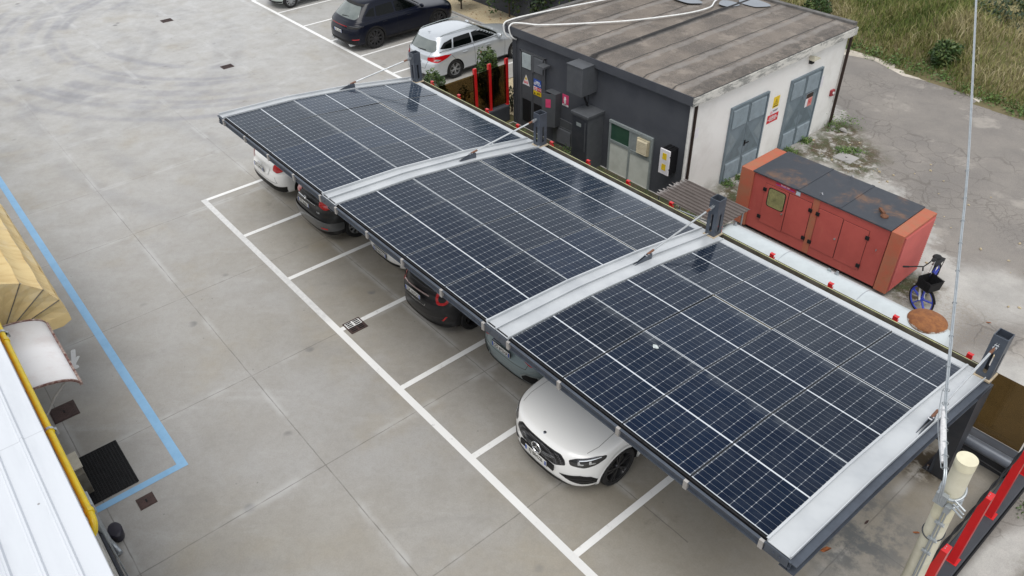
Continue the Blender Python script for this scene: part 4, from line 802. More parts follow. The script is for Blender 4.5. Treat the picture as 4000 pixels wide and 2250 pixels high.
def outline(xf, xr, w_, cf, nf, crr, nr, N=14, NS=12):
    """closed plan outline, superellipse ends"""
    pts = []
    for i in range(N + 1):
        th = (i / N) * pi / 2; c_, s_ = cos(th), sin(th); pts.append((xf - cf + cf * abs(c_) ** (2 / nf), w_ * abs(s_) ** (2 / nf)))
    x0, x1 = xf - cf, xr + crr
    for i in range(1, NS): pts.append((x0 + (x1 - x0) * i / NS, w_))
    for i in range(N + 1):
        th = (1 - i / N) * pi / 2; c_, s_ = cos(th), sin(th); pts.append((xr + crr - crr * abs(c_) ** (2 / nr), w_ * abs(s_) ** (2 / nr)))
    return pts + [(x, -y) for x, y in pts[-2:0:-1]]
class Car:
    def __init__(s, name, label, loc, rz, rows, sub=5, mat=None, group=None, wb=(1.35, -1.35), tr=.33, ww=.21, track=None, arch=.39, cat='car', bottom=None):
        s.o = thing(name, label, cat, (*loc, 0), rz, group); s.mat = mat
        b = MB(); A = cr(rows, sub); rings = []
        for (z, xf, xr, w_, cf, nf, c2, nr) in A:
            o = outline(xf, xr, w_, cf, nf, c2, nr); rings.append(len(b.v)); b.v += [(x, y, z) for x, y in o]; n = len(o)
        for a, c in zip(rings, rings[1:]):
            for i in range(n): b.f.append((a + i, a + (i + 1) % n, c + (i + 1) % n, c + i))
        b.f.append(tuple(range(n - 1, -1, -1))); L_ = rings[-1]; b.f.append(tuple(L_ + i for i in range(n))); b.m = [0] * len(b.f)
        tris = [Vector(v) for v in b.v]; s.bvh = BVHTree.FromPolygons(tris, b.f, all_triangles=False)
        body = b.build('body', [mat, MT['pit']], None); bm = bmesh.new(); bm.from_mesh(body.data); bm.to_mesh(body.data); bm.free()
        s.wm = max(r[3] for r in rows); cs = []
        for x in wb:
            for sg in (-1, 1):
                q = MB(); q.cur = 1; q.tube([(x, sg * (s.wm + .1), tr * .97), (x, sg * (s.wm - .32), tr * .97)], arch, 36); c_ = q.build('c', [MT['pit'], MT['pit']]); cs.append(c_)
        for c_ in cs:
            m_ = body.modifiers.new('b', 'BOOLEAN'); m_.object = c_; m_.operation = 'DIFFERENCE'; m_.solver = 'EXACT'
        bpy.context.view_layer.update(); bake(body)
        for c_ in cs: bpy.data.objects.remove(c_)
        body.parent = s.o; shade(body, 38); s.body = body; s.wb = wb; s.tr = tr; s.arch = arch
    def project(s, p, d, off):
        d = d.normalized(); h = s.bvh.ray_cast(p + d * 3, -d, 8)
        return (h[0] + h[1] * 0 + d * off, h[1]) if h[0] is not None else (None, None)
    def patch(s, name, pts, d, mat, off=.004, step=.05, parent=None, rnd=0, thick=0):
        """panel drawn on the body: 3D polygon pts projected along d"""
        d = Vector(d).normalized(); h = Vector((0, 0, 1)).cross(d)
        h = Vector((0, 1, 0)) if h.length < .1 else h.normalized(); v = d.cross(h)
        P = [Vector(p) for p in pts]; P2 = [(p.dot(h), p.dot(v)) for p in P]
        if rnd: P2 = s.rounded(P2, rnd)
        B2 = []
        for i, a in enumerate(P2):
            c = P2[(i + 1) % len(P2)]; n = max(1, int(math.hypot(c[0] - a[0], c[1] - a[1]) / step))
            for k in range(n): B2.append(Vector((a[0] + (c[0] - a[0]) * k / n, a[1] + (c[1] - a[1]) * k / n)))
        nb = len(B2); xs = [p.x for p in B2]; ys = [p.y for p in B2]; G_ = list(B2)
        def inside(x, y):
            r = False; j = nb - 1
            for i in range(nb):
                if (B2[i].y > y) != (B2[j].y > y) and x < (B2[j].x - B2[i].x) * (y - B2[i].y) / (B2[j].y - B2[i].y) + B2[i].x: r = not r
                j = i
            return r
        x = min(xs) + step / 2
        while x < max(xs):
            y = min(ys) + step / 2
            while y < max(ys):
                if inside(x, y): G_.append(Vector((x, y)))
                y += step
            x += step
        vv, _, ff, *_r = delaunay_2d_cdt(G_, [], [list(range(nb))], 1, 1e-5)
        out = []; ok = []
        for q in vv:
            p, nrm = s.project(h * q.x + v * q.y, d, off); ok.append(p is not None); out.append(p if p is not None else Vector((0, 0, 0)))
        F = []
        for f in ff:
            if all(ok[i] for i in f):
                a, b_, c = [out[i] for i in f[:3]]
                if max((a - b_).length, (b_ - c).length, (c - a).length) < step * 8: F.append(tuple(f))
        if not F: return None
        b = MB(); b.add(out, F); o = b.build(name, mat, parent or s.o)
        # face outwards
        me = o.data; sm = sum((p.normal.dot(d) for p in me.polygons))
        if sm < 0: me.flip_normals()
        shade(o, 60); return o
    def rounded(s, P, r, n=4):
        out = []; k = len(P)
        for i in range(k):
            a = Vector(P[i - 1]); b = Vector(P[i]); c = Vector(P[(i + 1) % k]); r1 = min(r, (a - b).length * .45, (c - b).length * .45)
            p = b + (a - b).normalized() * r1; q = b + (c - b).normalized() * r1
            for j in range(n + 1): t = j / n; out.append(tuple(p * (1 - t) ** 2 + b * 2 * t * (1 - t) + q * t * t))
        return out
    def both(s, name, pts, d, mat, **k):
        r = s.patch(name, pts, d, mat, **k); s.patch(name, [(x, -y, z) for x, y, z in pts], (d[0], -d[1], d[2]), mat, **k); return r
    def seam(s, pts, d, w_=.008, name='panel_gap', mat=None, off=.003, both=False, parent=None):
        d_ = Vector(d).normalized()
        for sg in ((1, -1) if both else (1,)):
            dd = Vector((d_.x, d_.y * sg, d_.z)); P = []
            Q = [Vector((x, y * sg, z)) for x, y, z in pts]
            for a, c in zip(Q, Q[1:]):
                n = max(1, int((c - a).length / .04))
                for k in range(n + 1): P.append(a + (c - a) * k / n)
            b = MB(); prev = None
            H = []
            for i, p in enumerate(P):
                t = (P[min(i + 1, len(P) - 1)] - P[max(i - 1, 0)]); sd = t.cross(dd)
                if sd.length < 1e-6: H.append(None); continue
                sd.normalize(); a1, _ = s.project(p + sd * w_ / 2, dd, off); a2, _ = s.project(p - sd * w_ / 2, dd, off); H.append((a1, a2) if a1 and a2 else None)
            for u, v in zip(H, H[1:]):
                if u and v and (u[0] - v[0]).length < .3: b.add([u[0], u[1], v[1], v[0]], [(0, 1, 2, 3)])
            if b.f: b.build(name, mat or MT['seamline'], parent or s.o)
    def ring_arch(s, mat, r0, r1, name='arch_trim', off=.006):
        for x in s.wb:
            P = [(x + r1 * cos(a), 0, s.tr * .97 + r1 * sin(a)) for a in np.linspace(-.45, pi + .45, 30)] + [(x + r0 * cos(a), 0, s.tr * .97 + r0 * sin(a)) for a in np.linspace(pi + .45, -.45, 30)]
            P = [(p[0], .5, max(p[2], .2)) for p in P]; s.both(name, P, (0, 1, 0), mat, off=off, step=.05)
    def wheels(s, rim, spokes, style='twin', sides=(-1, 1), rr=.7, inset=.0, twin=.045, track=None):
        proto = None
        for x in s.wb:
            for sg in sides:
                y = sg * (s.wm - .115 - inset)
                if proto is None:
                    o = bpy.data.objects.new('wheel', None); C.objects.link(o); tr = s.tr; hw = .11; R0 = tr * rr
                    Mx = Matrix.Rotation(R(-90), 4, 'X')  # axis -> +y is outer side
                    b = MB(); b.lathe([(R0, -hw * .9), (tr * .93, -hw), (tr * .985, -hw * .85), (tr, -hw * .6), (tr, hw * .6), (tr * .985, hw * .85), (tr * .93, hw), (R0 + .01, hw * .92), (R0, hw * .75)], Mx, 40); b.build('tyre', MT['rubber'], o, smooth=True)
                    b = MB(); b.lathe([(R0 + .004, hw * .78), (R0 - .012, hw * .82), (R0 - .02, hw * .6), (R0 - .03, -hw * .6)], Mx, 40)
                    for k in range(spokes):
                        a = 2 * pi * k / spokes
                        offs = (-twin, twin) if style == 'twin' else (0,)
                        for q in offs:
                            a0 = a + q * .6; a1 = a + q * 2.6 if style == 'twin' else a
                            p0 = Mx @ Vector((.035 * cos(a0), .035 * sin(a0), hw * .62)); p1 = Mx @ Vector(((R0 - .012) * cos(a1), (R0 - .012) * sin(a1), hw * .72))
                            b.beam(p0, p1, .022 if style == 'twin' else .05, .03, up=(0, 1, 0))
                    b.lathe([(0, hw * .72), (.045, hw * .70), (.058, hw * .55), (.058, hw * .2)], Mx, 16); b.build('rim', rim, o, smooth=30)
                    b = MB(); b.lathe([(0, hw * .05), (R0 * .72, hw * .05), (R0 * .72, -hw * .1)], Mx, 28); b.build('brake_disc', MT['disc'], o)
                    b = MB(); b.lathe([(0, -hw * .3), (R0 - .02, -hw * .3)], Mx, 24); b.build('barrel', MT['pit'], o)
                    proto = o; w_ = o
                else: w_ = dup(proto)
                w_.parent = s.o; w_.location = (x, y, s.tr); w_.rotation_euler = (0, R(random.uniform(0, 70)), 0 if sg > 0 else pi)
    def plate(s, txt, x, z, front=False, tilt=0., y=0., blue2=True, w_=.52, parent=None):
        o = bpy.data.objects.new('number_plate', None); b = MB(); b.cbox(-w_ / 2, w_ / 2, -.055, .055, 0, .012, .004); o = b.build('number_plate', MT['plate'], s.o)
        rz_ = R(90) if front else R(-90); o.location = (x, y, z); o.rotation_euler = (R(90) - tilt, 0, rz_)
        b = MB(); b.bb(-w_ / 2 + .004, -w_ / 2 + .042, -.05, .05, .0121, .0135); b.bb(w_ / 2 - .042, w_ / 2 - .004, -.05, .05, .0121, .0135); b.build('blue_band', MT['blue'], o)
        b = MB(); b.bb(-w_ / 2 - .01, w_ / 2 + .01, -.065, .065, -.006, .003); b.build('holder', MT['clad'], o)
        text(txt, .115, MT['txt_k'], o, (0, -.004, .0128), (0, 0, 0), sx=.78, bold=.0012); return o
    def part(s, name, b, mat, **k): return b.build(name, mat, s.o, **k)
    def mirrors(s, x, z, y, mat):
        for sg in (-1, 1):
            b = MB(); c = Vector((x, sg * (y + .1), z)); vs = []; fs = []
            b.lathe([(0, -.09), (.055, -.085), (.075, -.03), (.07, .04), (.045, .085), (0, .1)], Matrix.Translation(c) @ Matrix.Rotation(R(90), 4, 'X') @ Matrix.Diagonal((.8, 1, 1, 1)), 14); b.build('mirror', mat, s.o, smooth=True)
            b = MB(); b.beam((x + .02, sg * (y - .04), z - .03), (x + .01, sg * (y + .04), z - .02), .04, .03); b.build('mirror_arm', MT['clad'], s.o)
UD = (0, 0, 1)
# rows: z, x_front, x_rear, half width, front curve length, front exponent, rear curve length, rear exponent
def suv_rows(L2, H, W, nose=.78, hood=1.0, belt=1.02, wsb=.95, roof_f=.25, roof_r=-1.75, glass_r=-2.05, rear_bulge=0., clear=.22, rw=.60, nf=3., nr=3.4, cfn=.75, crn=.55):
    F, Rr = L2, -L2
    return [(clear, F - .18, Rr + .16, W - .12, .6, nf, .5, nr), (clear + .06, F - .06, Rr + .06, W - .03, .65, nf, .5, nr), (.42, F, Rr + .01, W - .005, cfn, nf, crn, nr), (.60, F + .0, Rr, W, cfn, nf, crn, nr),
            (nose - .06, F - .03, Rr + .03, W, cfn, nf, crn, nr), (nose + .02, F - .08, Rr + .07, W - .005, cfn, nf, crn, nr), (nose + .09, F - .25, Rr + .09, W - .01, .95, nf - .3, crn, nr),
            (hood - .04, wsb + .35, Rr + .10, W - .02, 1.0, nf - .3, crn, nr), (belt + .02, wsb, Rr + .14, W - .05, .8, nf, crn, nr), (belt + .05, wsb - .06, Rr + .17, W - .075, .6, nf, crn, nr),
            (H * .5 + belt * .5, (wsb + roof_f) / 2, (Rr + .17 + glass_r) / 2 + .02, (W - .075 + rw + .04) / 2 + .02, .5, 3, .45, 3.2), (H - .13, roof_f + .12, glass_r, rw + .07, .42, 3, .4, 3.2), (H - .06, roof_f - .05, roof_r - .08, rw + .02, .45, 2.8, .4, 3), (H - .02, roof_f - .30, roof_r + .10, rw - .07, .5, 2.6, .45, 2.6), (H, roof_f - .65, roof_r + .45, rw - .25, .5, 2.4, .5, 2.4)]
PW_ = paint('white_paint', (.84, .84, .825), 0, .8, .4, .08); PG = paint('dark_grey_paint', (.015, .016, .017), .1, .35, .35, .05, .3); PG2 = paint('graphite_paint', (.014, .014, .016), .1, .35, .35, .05, .3)
PN = paint('nardo_paint', (.21, .27, .285), .1, .9, .35, .1); PB_ = paint('navy_paint', (.002, .0035, .011), .0, .22, .3, .02, .2); PS = paint('silver_paint', (.52, .55, .58), .45, .8, .33, .08); PGR = paint('pale_green_paint', (.44, .50, .47), .2, .8, .35, .08)
BUM = paint('bumper_grey', (.07, .075, .08), .3, .9, .3)
GRP = 'cars parked under the solar carport'
UP = R(90)
# ---- 1 white compact suv, seen from behind
c = Car('parked_car', 'white car reversed out furthest under the far end of the carport', (.75, 3.52), UP, suv_rows(2.15, 1.6, .90, rw=.58), mat=PW_, group=GRP, wb=(1.28, -1.28), tr=.33)
c.wheels(MT['rim_s'], 5)
c.patch('rear_bumper_trim', [(0, y, z) for y, z in [(-.84, .2), (.84, .2), (.87, .46), (.60, .46), (.48, .50), (-.48, .50), (-.60, .46), (-.87, .46)]], (-1, 0, 0), MT['clad'], off=.012)
c.both('tail_lamp', [(-2.1, .56, .86), (-2.1, .74, .82), (-1.95, .86, .88), (-1.9, .88, 1.02), (-1.98, .80, 1.06), (-2.05, .60, 1.02)], (-1, .75, 0), MT['lamp_r'], off=.018, rnd=.04)
c.patch('rear_window', [(0, y, z) for y, z in [(-.62, 1.09), (.62, 1.09), (.50, 1.42), (-.50, 1.42)]], (-1, 0, 0), MT['glass'], rnd=.06)
c.patch('plate_recess', [(0, y, z) for y, z in [(-.36, .70), (.36, .70), (.40, .90), (-.40, .90)]], (-1, 0, 0), PW_, off=.02, rnd=.04)
c.both('side_window', [(.85, .8, 1.10), (-1.5, .8, 1.10), (-1.3, .8, 1.38), (.35, .8, 1.42)], (0, 1, 0), MT['glass'], rnd=.06); c.seam([(-2.1, .62, .70), (-2.1, .70, .55), (-2.1, -.70, .55), (-2.1, -.62, .70)], (-1, 0, 0)); c.ring_arch(MT['clad'], .36, .43)
c.plate('FC 139EX', -2.165, .80, y=.05)
b = MB(); b.box((-2.15, 0, .94), (.02, .14, .035)); c.part('handle', b, MT['chrome'])
# ---- 2 dark grey crossover
c = Car('parked_car', 'dark grey car with silver grey bumper, second from the far end of the carport', (3.38, 3.5), UP, suv_rows(2.2, 1.6, .91, rw=.6), mat=PG, group=GRP, wb=(1.32, -1.35), tr=.35, arch=.41)
c.wheels(MT['rim_s'], 10, 'single')
c.patch('rear_bumper', [(0, y, z) for y, z in [(-.88, .40), (.88, .40), (.90, .62), (.62, .66), (-.62, .66), (-.90, .62)]], (-1, 0, 0), BUM, off=.03, rnd=.06)
c.both('bumper_corner', [(-2.0, .80, .40), (-1.72, .9, .40), (-1.70, .9, .60), (-2.05, .84, .64)], (-.5, 1, 0), BUM, off=.012, rnd=.03)
c.patch('rear_valance', [(0, y, z) for y, z in [(-.84, .2), (.84, .2), (.84, .38), (-.84, .38)]], (-1, 0, 0), MT['clad'], off=.02)
c.both('tail_lamp', [(-2.1, .48, .98), (-2.1, .70, .93), (-1.9, .88, 1.0), (-1.85, .9, 1.10), (-2.05, .70, 1.14), (-2.1, .50, 1.10)], (-1, .75, 0), MT['lamp_r'], off=.012, rnd=.04)
c.patch('rear_window', [(0, y, z) for y, z in [(-.64, 1.12), (.64, 1.12), (.50, 1.42), (-.50, 1.42)]], (-1, 0, 0), MT['glass'], rnd=.06); c.both('reflector', [(-2.1, .6, .45), (-2.1, .78, .45), (-2.1, .78, .49), (-2.1, .6, .49)], (-1, 0, 0), MT['lamp_r'], off=.034)
c.both('side_window', [(.85, .8, 1.10), (-1.5, .8, 1.10), (-1.3, .8, 1.38), (.35, .8, 1.42)], (0, 1, 0), MT['glass'], rnd=.06); c.ring_arch(MT['clad'], .38, .45); c.patch('badge', [(0, y, z) for y, z in [(-.5, .78), (-.38, .78), (-.38, .81), (-.5, .81)]], (-1, 0, 0), MT['chrome'], off=.005)
b = MB(); b.tube([(-2.155 + abs(y) ** 2 * .12, y, 1.0 - .02 * abs(y)) for y in np.linspace(-.42, .42, 12)], .014, 6); c.part('chrome_strip', b, MT['chrome'])
b = MB(); b.tube([(-2.17, .045 * cos(a), 1.055 + .045 * sin(a)) for a in np.linspace(0, 2 * pi, 18)[:-1]], .008, 6, closed=True); b.box((-2.17, 0, 1.055), (.012, .11, .02)); c.part('round_badge', b, MT['chrome'])
c.plate('FZ 866JB', -2.20, .90, y=.07)
# ---- 3 white car parked nose out, only the bumper shows
c = Car('parked_car', 'white car mostly hidden under the roof, only its plate and lower bumper showing', (5.78, 4.0), -UP, suv_rows(2.15, 1.45, .88, rw=.56, nose=.72, hood=.92, belt=.94, clear=.18), mat=PW_, group=GRP, wb=(1.3, -1.3), tr=.32)
c.wheels(MT['rim_s'], 5); c.patch('grille', [(0, y, z) for y, z in [(-.5, .56), (.5, .56), (.45, .68), (-.45, .68)]], (1, 0, 0), MT['clad'], rnd=.04); c.both('headlight', [(2, .55, .60), (1.9, .82, .66), (1.8, .84, .78), (2, .6, .72)], (1, .5, 0), MT['lamp_c'], off=.006, rnd=.03)
c.patch('windscreen', [(0, y, z) for y, z in [(-.62, .98), (.62, .98), (.48, 1.32), (-.48, 1.32)]], (1, 0, 0), MT['glass'], rnd=.04); c.patch('lower_intake', [(0, y, z) for y, z in [(-.6, .26), (.6, .26), (.62, .36), (-.62, .36)]], (1, 0, 0), MT['clad'], rnd=.04)
c.both('side_window', [(.85, .8, 1.0), (-1.5, .8, 1.0), (-1.3, .8, 1.25), (.35, .8, 1.28)], (0, 1, 0), MT['glass'], rnd=.06)
c.plate('BI 467CZ', 2.16, .47, front=True)
# ---- 4 graphite city crossover (rear)
c = Car('parked_car', 'black grey car with pink chrome trim above its plate and red ring tail lamps', (8.03, 3.42), UP, suv_rows(2.12, 1.6, .90, rw=.56, nr=2.6, crn=.75, nose=.84, belt=1.05, hood=1.03), mat=PG2, group=GRP, wb=(1.27, -1.27), tr=.35, arch=.41)
c.wheels(MT['rim_d'], 5)
for sg in (1, -1):
    P0 = [(-2.0, .58, .82), (-2.0, .80, .82), (-1.9, .86, .90), (-1.9, .86, 1.02), (-2, .80, 1.09), (-2.0, .60, 1.08), (-2.0, .55, .95)]; P0 = [(x, y * sg, z) for x, y, z in P0]
    cc = Vector((sum(p[0] for p in P0) / 7, sum(p[1] for p in P0) / 7, sum(p[2] for p in P0) / 7)); tl = c.patch('tail_lamp', P0, (-1, .8 * sg, 0), MT['lamp_r'], off=.014, rnd=.06)
    c.patch('lamp_centre', [tuple(cc + (Vector(p) - cc) * .58) for p in P0], (-1, .8 * sg, 0), PG2, off=.02, rnd=.05, parent=tl)
c.patch('rear_window', [(0, y, z) for y, z in [(-.6, 1.16), (.6, 1.16), (.46, 1.44), (-.46, 1.44)]], (-1, 0, 0), MT['glass'], rnd=.08)
MT['pinkch'] = M('rose_chrome', (.72, .56, .54), .2, .7)
b = MB(); b.tube([(-2.115 + abs(y) ** 2 * .45, y, 1.035 - .05 * (abs(y) / .4) ** 2) for y in np.linspace(-.42, .42, 14)], .017, 8); c.part('chrome_strip', b, MT['pinkch'])
b = MB(); b.tube([(-2.125, -.37, .80), (-2.13, -.35, .745), (-2.135, 0, .735), (-2.13, .35, .745), (-2.125, .37, .80)], .006, 6); c.part('plate_surround', b, MT['chrome'])
c.seam([(-2.1, .62, .95), (-2.1, .66, .72), (-2.1, .40, .64), (-2.1, -.40, .64), (-2.1, -.66, .72), (-2.1, -.62, .95)], (-1, 0, 0), .01); c.seam([(-2.1, -.7, .52), (-2.1, 0, .46), (-2.1, .7, .52)], (-1, 0, 0), .006, mat=BUM, name='bumper_crease')
c.patch('rear_valance', [(0, y, z) for y, z in [(-.8, .2), (.8, .2), (.82, .36), (.4, .33), (-.4, .33), (-.82, .36)]], (-1, 0, 0), MT['clad'], off=.012)
c.both('reflector', [(-2.0, .70, .44), (-2.0, .76, .44), (-1.9, .80, .56), (-1.92, .76, .56)], (-1, .8, 0), MT['lamp_r'], off=.008); c.both('side_window', [(.85, .8, 1.12), (-1.5, .8, 1.14), (-1.3, .8, 1.38), (.35, .8, 1.42)], (0, 1, 0), MT['glass'], rnd=.06); c.ring_arch(MT['clad'], .38, .455)
c.plate('GK 607DS', -2.135, .89, y=.03)
# ---- 5 grey blue hatchback (rear)
c = Car('parked_car', 'grey blue hatchback with hexagonal black bumper vents under the carport', (10.47, 3.72), UP, suv_rows(2.08, 1.44, .89, rw=.56, nose=.74, hood=.90, belt=.93, clear=.17, nr=3.0, crn=.6, glass_r=-1.9, roof_r=-1.6), mat=PN, group=GRP, wb=(1.27, -1.27), tr=.32)
c.wheels(MT['rim_d'], 5)
c.both('tail_lamp', [(-2.0, .42, .78), (-2.0, .66, .69), (-1.85, .86, .66), (-1.8, .9, .72), (-2, .70, .80), (-2.05, .44, .86)], (-1, .7, .2), MT['lamp_r'], off=.006, rnd=.02)
c.patch('rear_window', [(0, y, z) for y, z in [(-.6, .99), (.6, .99), (.46, 1.28), (-.46, 1.28)]], (-1, 0, 0), MT['glass'], rnd=.06)
for sg in (1, -1):
    P0 = [(-2, .46, .30), (-2, .72, .24), (-1.95, .86, .34), (-1.95, .84, .46), (-2, .56, .50), (-2, .42, .40)]; P0 = [(x, y * sg, z) for x, y, z in P0]; cc = sum((Vector(p) for p in P0), Vector()) / 6
    f_ = c.patch('bumper_vent', P0, (-1, .5 * sg, 0), MT['alu'], off=.012, rnd=.02); c.patch('vent_mesh', [tuple(cc + (Vector(p) - cc) * .84) for p in P0], (-1, .5 * sg, 0), MT['pit'], off=.016, rnd=.02, parent=f_)
c.patch('rear_diffuser', [(0, y, z) for y, z in [(-.80, .17), (.80, .17), (.50, .29), (-.50, .29)]], (-1, 0, 0), MT['clad'], off=.01)
c.seam([(-2, .62, .80), (-2, .58, .60), (-2, -.58, .60), (-2, -.62, .80)], (-1, 0, 0), .008); c.seam([(-2, -.86, .66), (-2, -.6, .50), (-2, .6, .50), (-2, .86, .66)], (-1, 0, 0), .008, mat=MT['alu'], name='bumper_crease')
c.both('side_window', [(.85, .8, 1.0), (-1.5, .8, 1.0), (-1.3, .8, 1.22), (.35, .8, 1.26)], (0, 1, 0), MT['glass'], rnd=.06)
c.plate('GD 693HA', -2.095, .75, y=.04)
# ---- 6 large white suv, nose out
rows = [(.22, 2.24, -2.3, .86, .8, 2.8, .5, 3.4), (.28, 2.38, -2.4, .94, .85, 2.8, .5, 3.4), (.40, 2.43, -2.44, .965, .88, 2.8, .5, 3.4), (.60, 2.44, -2.45, .975, .88, 2.8, .5, 3.4), (.80, 2.43, -2.44, .98, .86, 2.8, .5, 3.4), (.92, 2.40, -2.42, .98, .86, 2.8, .5, 3.4), (.99, 2.33, -2.40, .975, .88, 2.8, .5, 3.4), (1.03, 2.20, -2.38, .965, .92, 2.9, .5, 3.4), (1.065, 1.98, -2.36, .95, .95, 2.9, .5, 3.4), (1.10, 1.65, -2.34, .94, .95, 3, .5, 3.3), (1.14, 1.20, -2.3, .93, .9, 3, .5, 3.3), (1.17, .92, -2.25, .91, .7, 3, .5, 3.3), (1.21, .86, -2.2, .88, .6, 3, .5, 3.2), (1.40, .50, -1.95, .77, .5, 3, .5, 3), (1.58, .22, -1.6, .68, .45, 3, .5, 3), (1.66, .0, -1.3, .62, .5, 2.8, .5, 2.8), (1.71, -.3, -1.0, .5, .5, 2.6, .5, 2.6), (1.725, -.6, -.8, .3, .2, 2.4, .2, 2.4)]
c = Car('parked_car', 'large white car parked nose out with black grille and bonnet in view', (12.70, 2.96), -UP, rows, mat=PW_, group=GRP, wb=(1.47, -1.47), tr=.385, arch=.44, sub=6)
c.wheels(MT['rim_d'], 5, 'twin', rr=.76, twin=.055)
gr = c.patch('grille', [(0, y, z) for y, z in [(-.56, .80), (-.40, .715), (.40, .715), (.56, .80), (.54, .88), (.46, .935), (-.46, .935), (-.54, .88)]], (1, 0, 0), MT['mesh'], off=.008, rnd=.03, step=.04)
c.patch('grille_surround', [(0, y, z) for y, z in [(-.585, .79), (-.41, .70), (.41, .70), (.585, .79), (.56, .89), (.47, .95), (-.47, .95), (-.56, .89)]], (1, 0, 0), MT['rim_d'], off=.004, rnd=.03)
b = MB(); 
for sg in (1, -1):
    for zz_ in (.79, .825): b.tube([(2.45 - .14 * (abs(y) / .55) ** 2.2 + .012, y, zz_ + .03 * abs(y)) for y in np.linspace(.12 * sg, .54 * sg, 8)], .009, 6)
b.build('grille_bar', MT['chrome'], gr)
b = MB(); xg = 2.462; b.tube([(xg, .105 * cos(a), .80 + .105 * sin(a)) for a in np.linspace(0, 2 * pi, 30)[:-1]], .011, 8, closed=True)
for k in range(3):
    a = pi / 2 + 2 * pi * k / 3; b.add([(xg + .012, 0, .80), (xg, .016 * cos(a + pi / 2), .80 + .016 * sin(a + pi / 2)), (xg, .1 * cos(a), .80 + .1 * sin(a)), (xg, .016 * cos(a - pi / 2), .80 + .016 * sin(a - pi / 2))], [(0, 1, 2), (0, 2, 3), (1, 2, 3)])
b.build('star_emblem', MT['chrome'], gr)
b = MB(); b.lathe([(0, .012), (.028, .010), (.032, 0)], Matrix.Translation((2.27, 0, 1.018)) @ Matrix.Rotation(R(20), 4, 'Y'), 18); c.part('bonnet_badge', b, MT['chrome'], smooth=True)
b = MB(); b.lathe([(0, .0135), (.017, .0130)], Matrix.Translation((2.27, 0, 1.018)) @ Matrix.Rotation(R(20), 4, 'Y'), 18); c.part('badge_centre', b, MT['steel_d'])
for sg in (1, -1):
    P0 = [(2.28, .62, .83), (2.1, .78, .795), (1.95, .90, .835), (1.80, .96, .90), (1.78, .95, .96), (1.95, .90, .99), (2.2, .68, .965), (2.3, .60, .92)]; P0 = [(x, y * sg, z) for x, y, z in P0]
    hl = c.patch('headlight', P0, (1, .75 * sg, .1), MT['lamp_c'], off=.007, rnd=.03, step=.035); cc = sum((Vector(p) for p in P0), Vector()) / 8
    for q, (du, dv) in enumerate(((-.11, -.012), (.07, .0))):
        tdir = Vector((-.75, 1 * sg, 0)).normalized(); P1 = [cc + tdir * (du + a) + Vector((0, 0, dv + b_)) for a, b_ in ((-.05, -.035), (.045, -.03), (.05, -.01), (-.01, -.008), (-.02, .035), (-.05, .03))]
        c.patch('lamp_element', [tuple(p) for p in P1], (1, .75 * sg, .1), MT['lamp_i'], off=.011, rnd=.008, parent=hl, step=.03)
    c.patch('lamp_brow', [tuple(cc + Vector((-.75, sg, 0)).normalized() * a + Vector((0, 0, b_))) for a, b_ in ((-.14, .04), (.20, .075), (.20, .062), (-.14, .024))], (1, .75 * sg, .1), MT['lamp_i'], off=.011, parent=hl)
    P2 = [(2.3, .42, .56), (2.1, .72, .62), (2.0, .86, .57), (1.85, .94, .40), (1.95, .89, .365), (2.1, .74, .39), (2.2, .60, .45)]
    c.patch('side_intake', [(x, y * sg, z) for x, y, z in P2], (1, .6 * sg, 0), MT['clad'], off=.008, rnd=.02, step=.04)
    c.seam([(2.3, .56 * sg, .50), (2.1, .74 * sg, .525), (2.0, .87 * sg, .49)], (1, .6 * sg, 0), .014, mat=MT['rim_d'], name='intake_vane', off=.012); c.seam([(2.2, .62 * sg, .455), (2.1, .76 * sg, .46), (1.95, .90 * sg, .42)], (1, .6 * sg, 0), .014, mat=MT['rim_d'], name='intake_vane', off=.012)
c.patch('lower_intake', [(0, y, z) for y, z in [(-.70, .30), (-.50, .40), (-.2, .43), (.2, .43), (.50, .40), (.70, .30), (.5, .27), (-.5, .27)]], (1, 0, 0), MT['clad'], off=.008, rnd=.03)
c.patch('splitter', [(0, y, z) for y, z in [(-.84, .22), (.84, .22), (.60, .255), (-.60, .255)]], (1, 0, 0), MT['clad'], off=.014)
MT['crease'] = M('bonnet_crease', (.30, .295, .285), .45)
c.seam([(1.0, .76, 0), (1.5, .80, 0), (1.85, .815, 0), (2.06, .77, 0)], UD, .009, both=True, mat=MT['crease'])
c.ring_arch(PW_, .445, .50, 'arch_flare', off=.018)
c.patch('windscreen', [(0, y, z) for y, z in [(-.70, 1.23), (.70, 1.23), (.54, 1.56), (-.54, 1.56)]], (1, 0, 0), MT['glass'], rnd=.05); c.both('side_window', [(.7, .8, 1.24), (-1.7, .8, 1.27), (-1.2, .8, 1.53), (.2, .8, 1.55)], (0, 1, 0), MT['glass'], rnd=.06)
b = MB(); b.box((2.445, 0, .63), (.03, .80, .12)); c.part('plate_carrier', b, MT['clad']); c.plate('EJ 884ZB', 2.465, .625, front=True)
c.mirrors(.75, 1.26, .88, PW_)
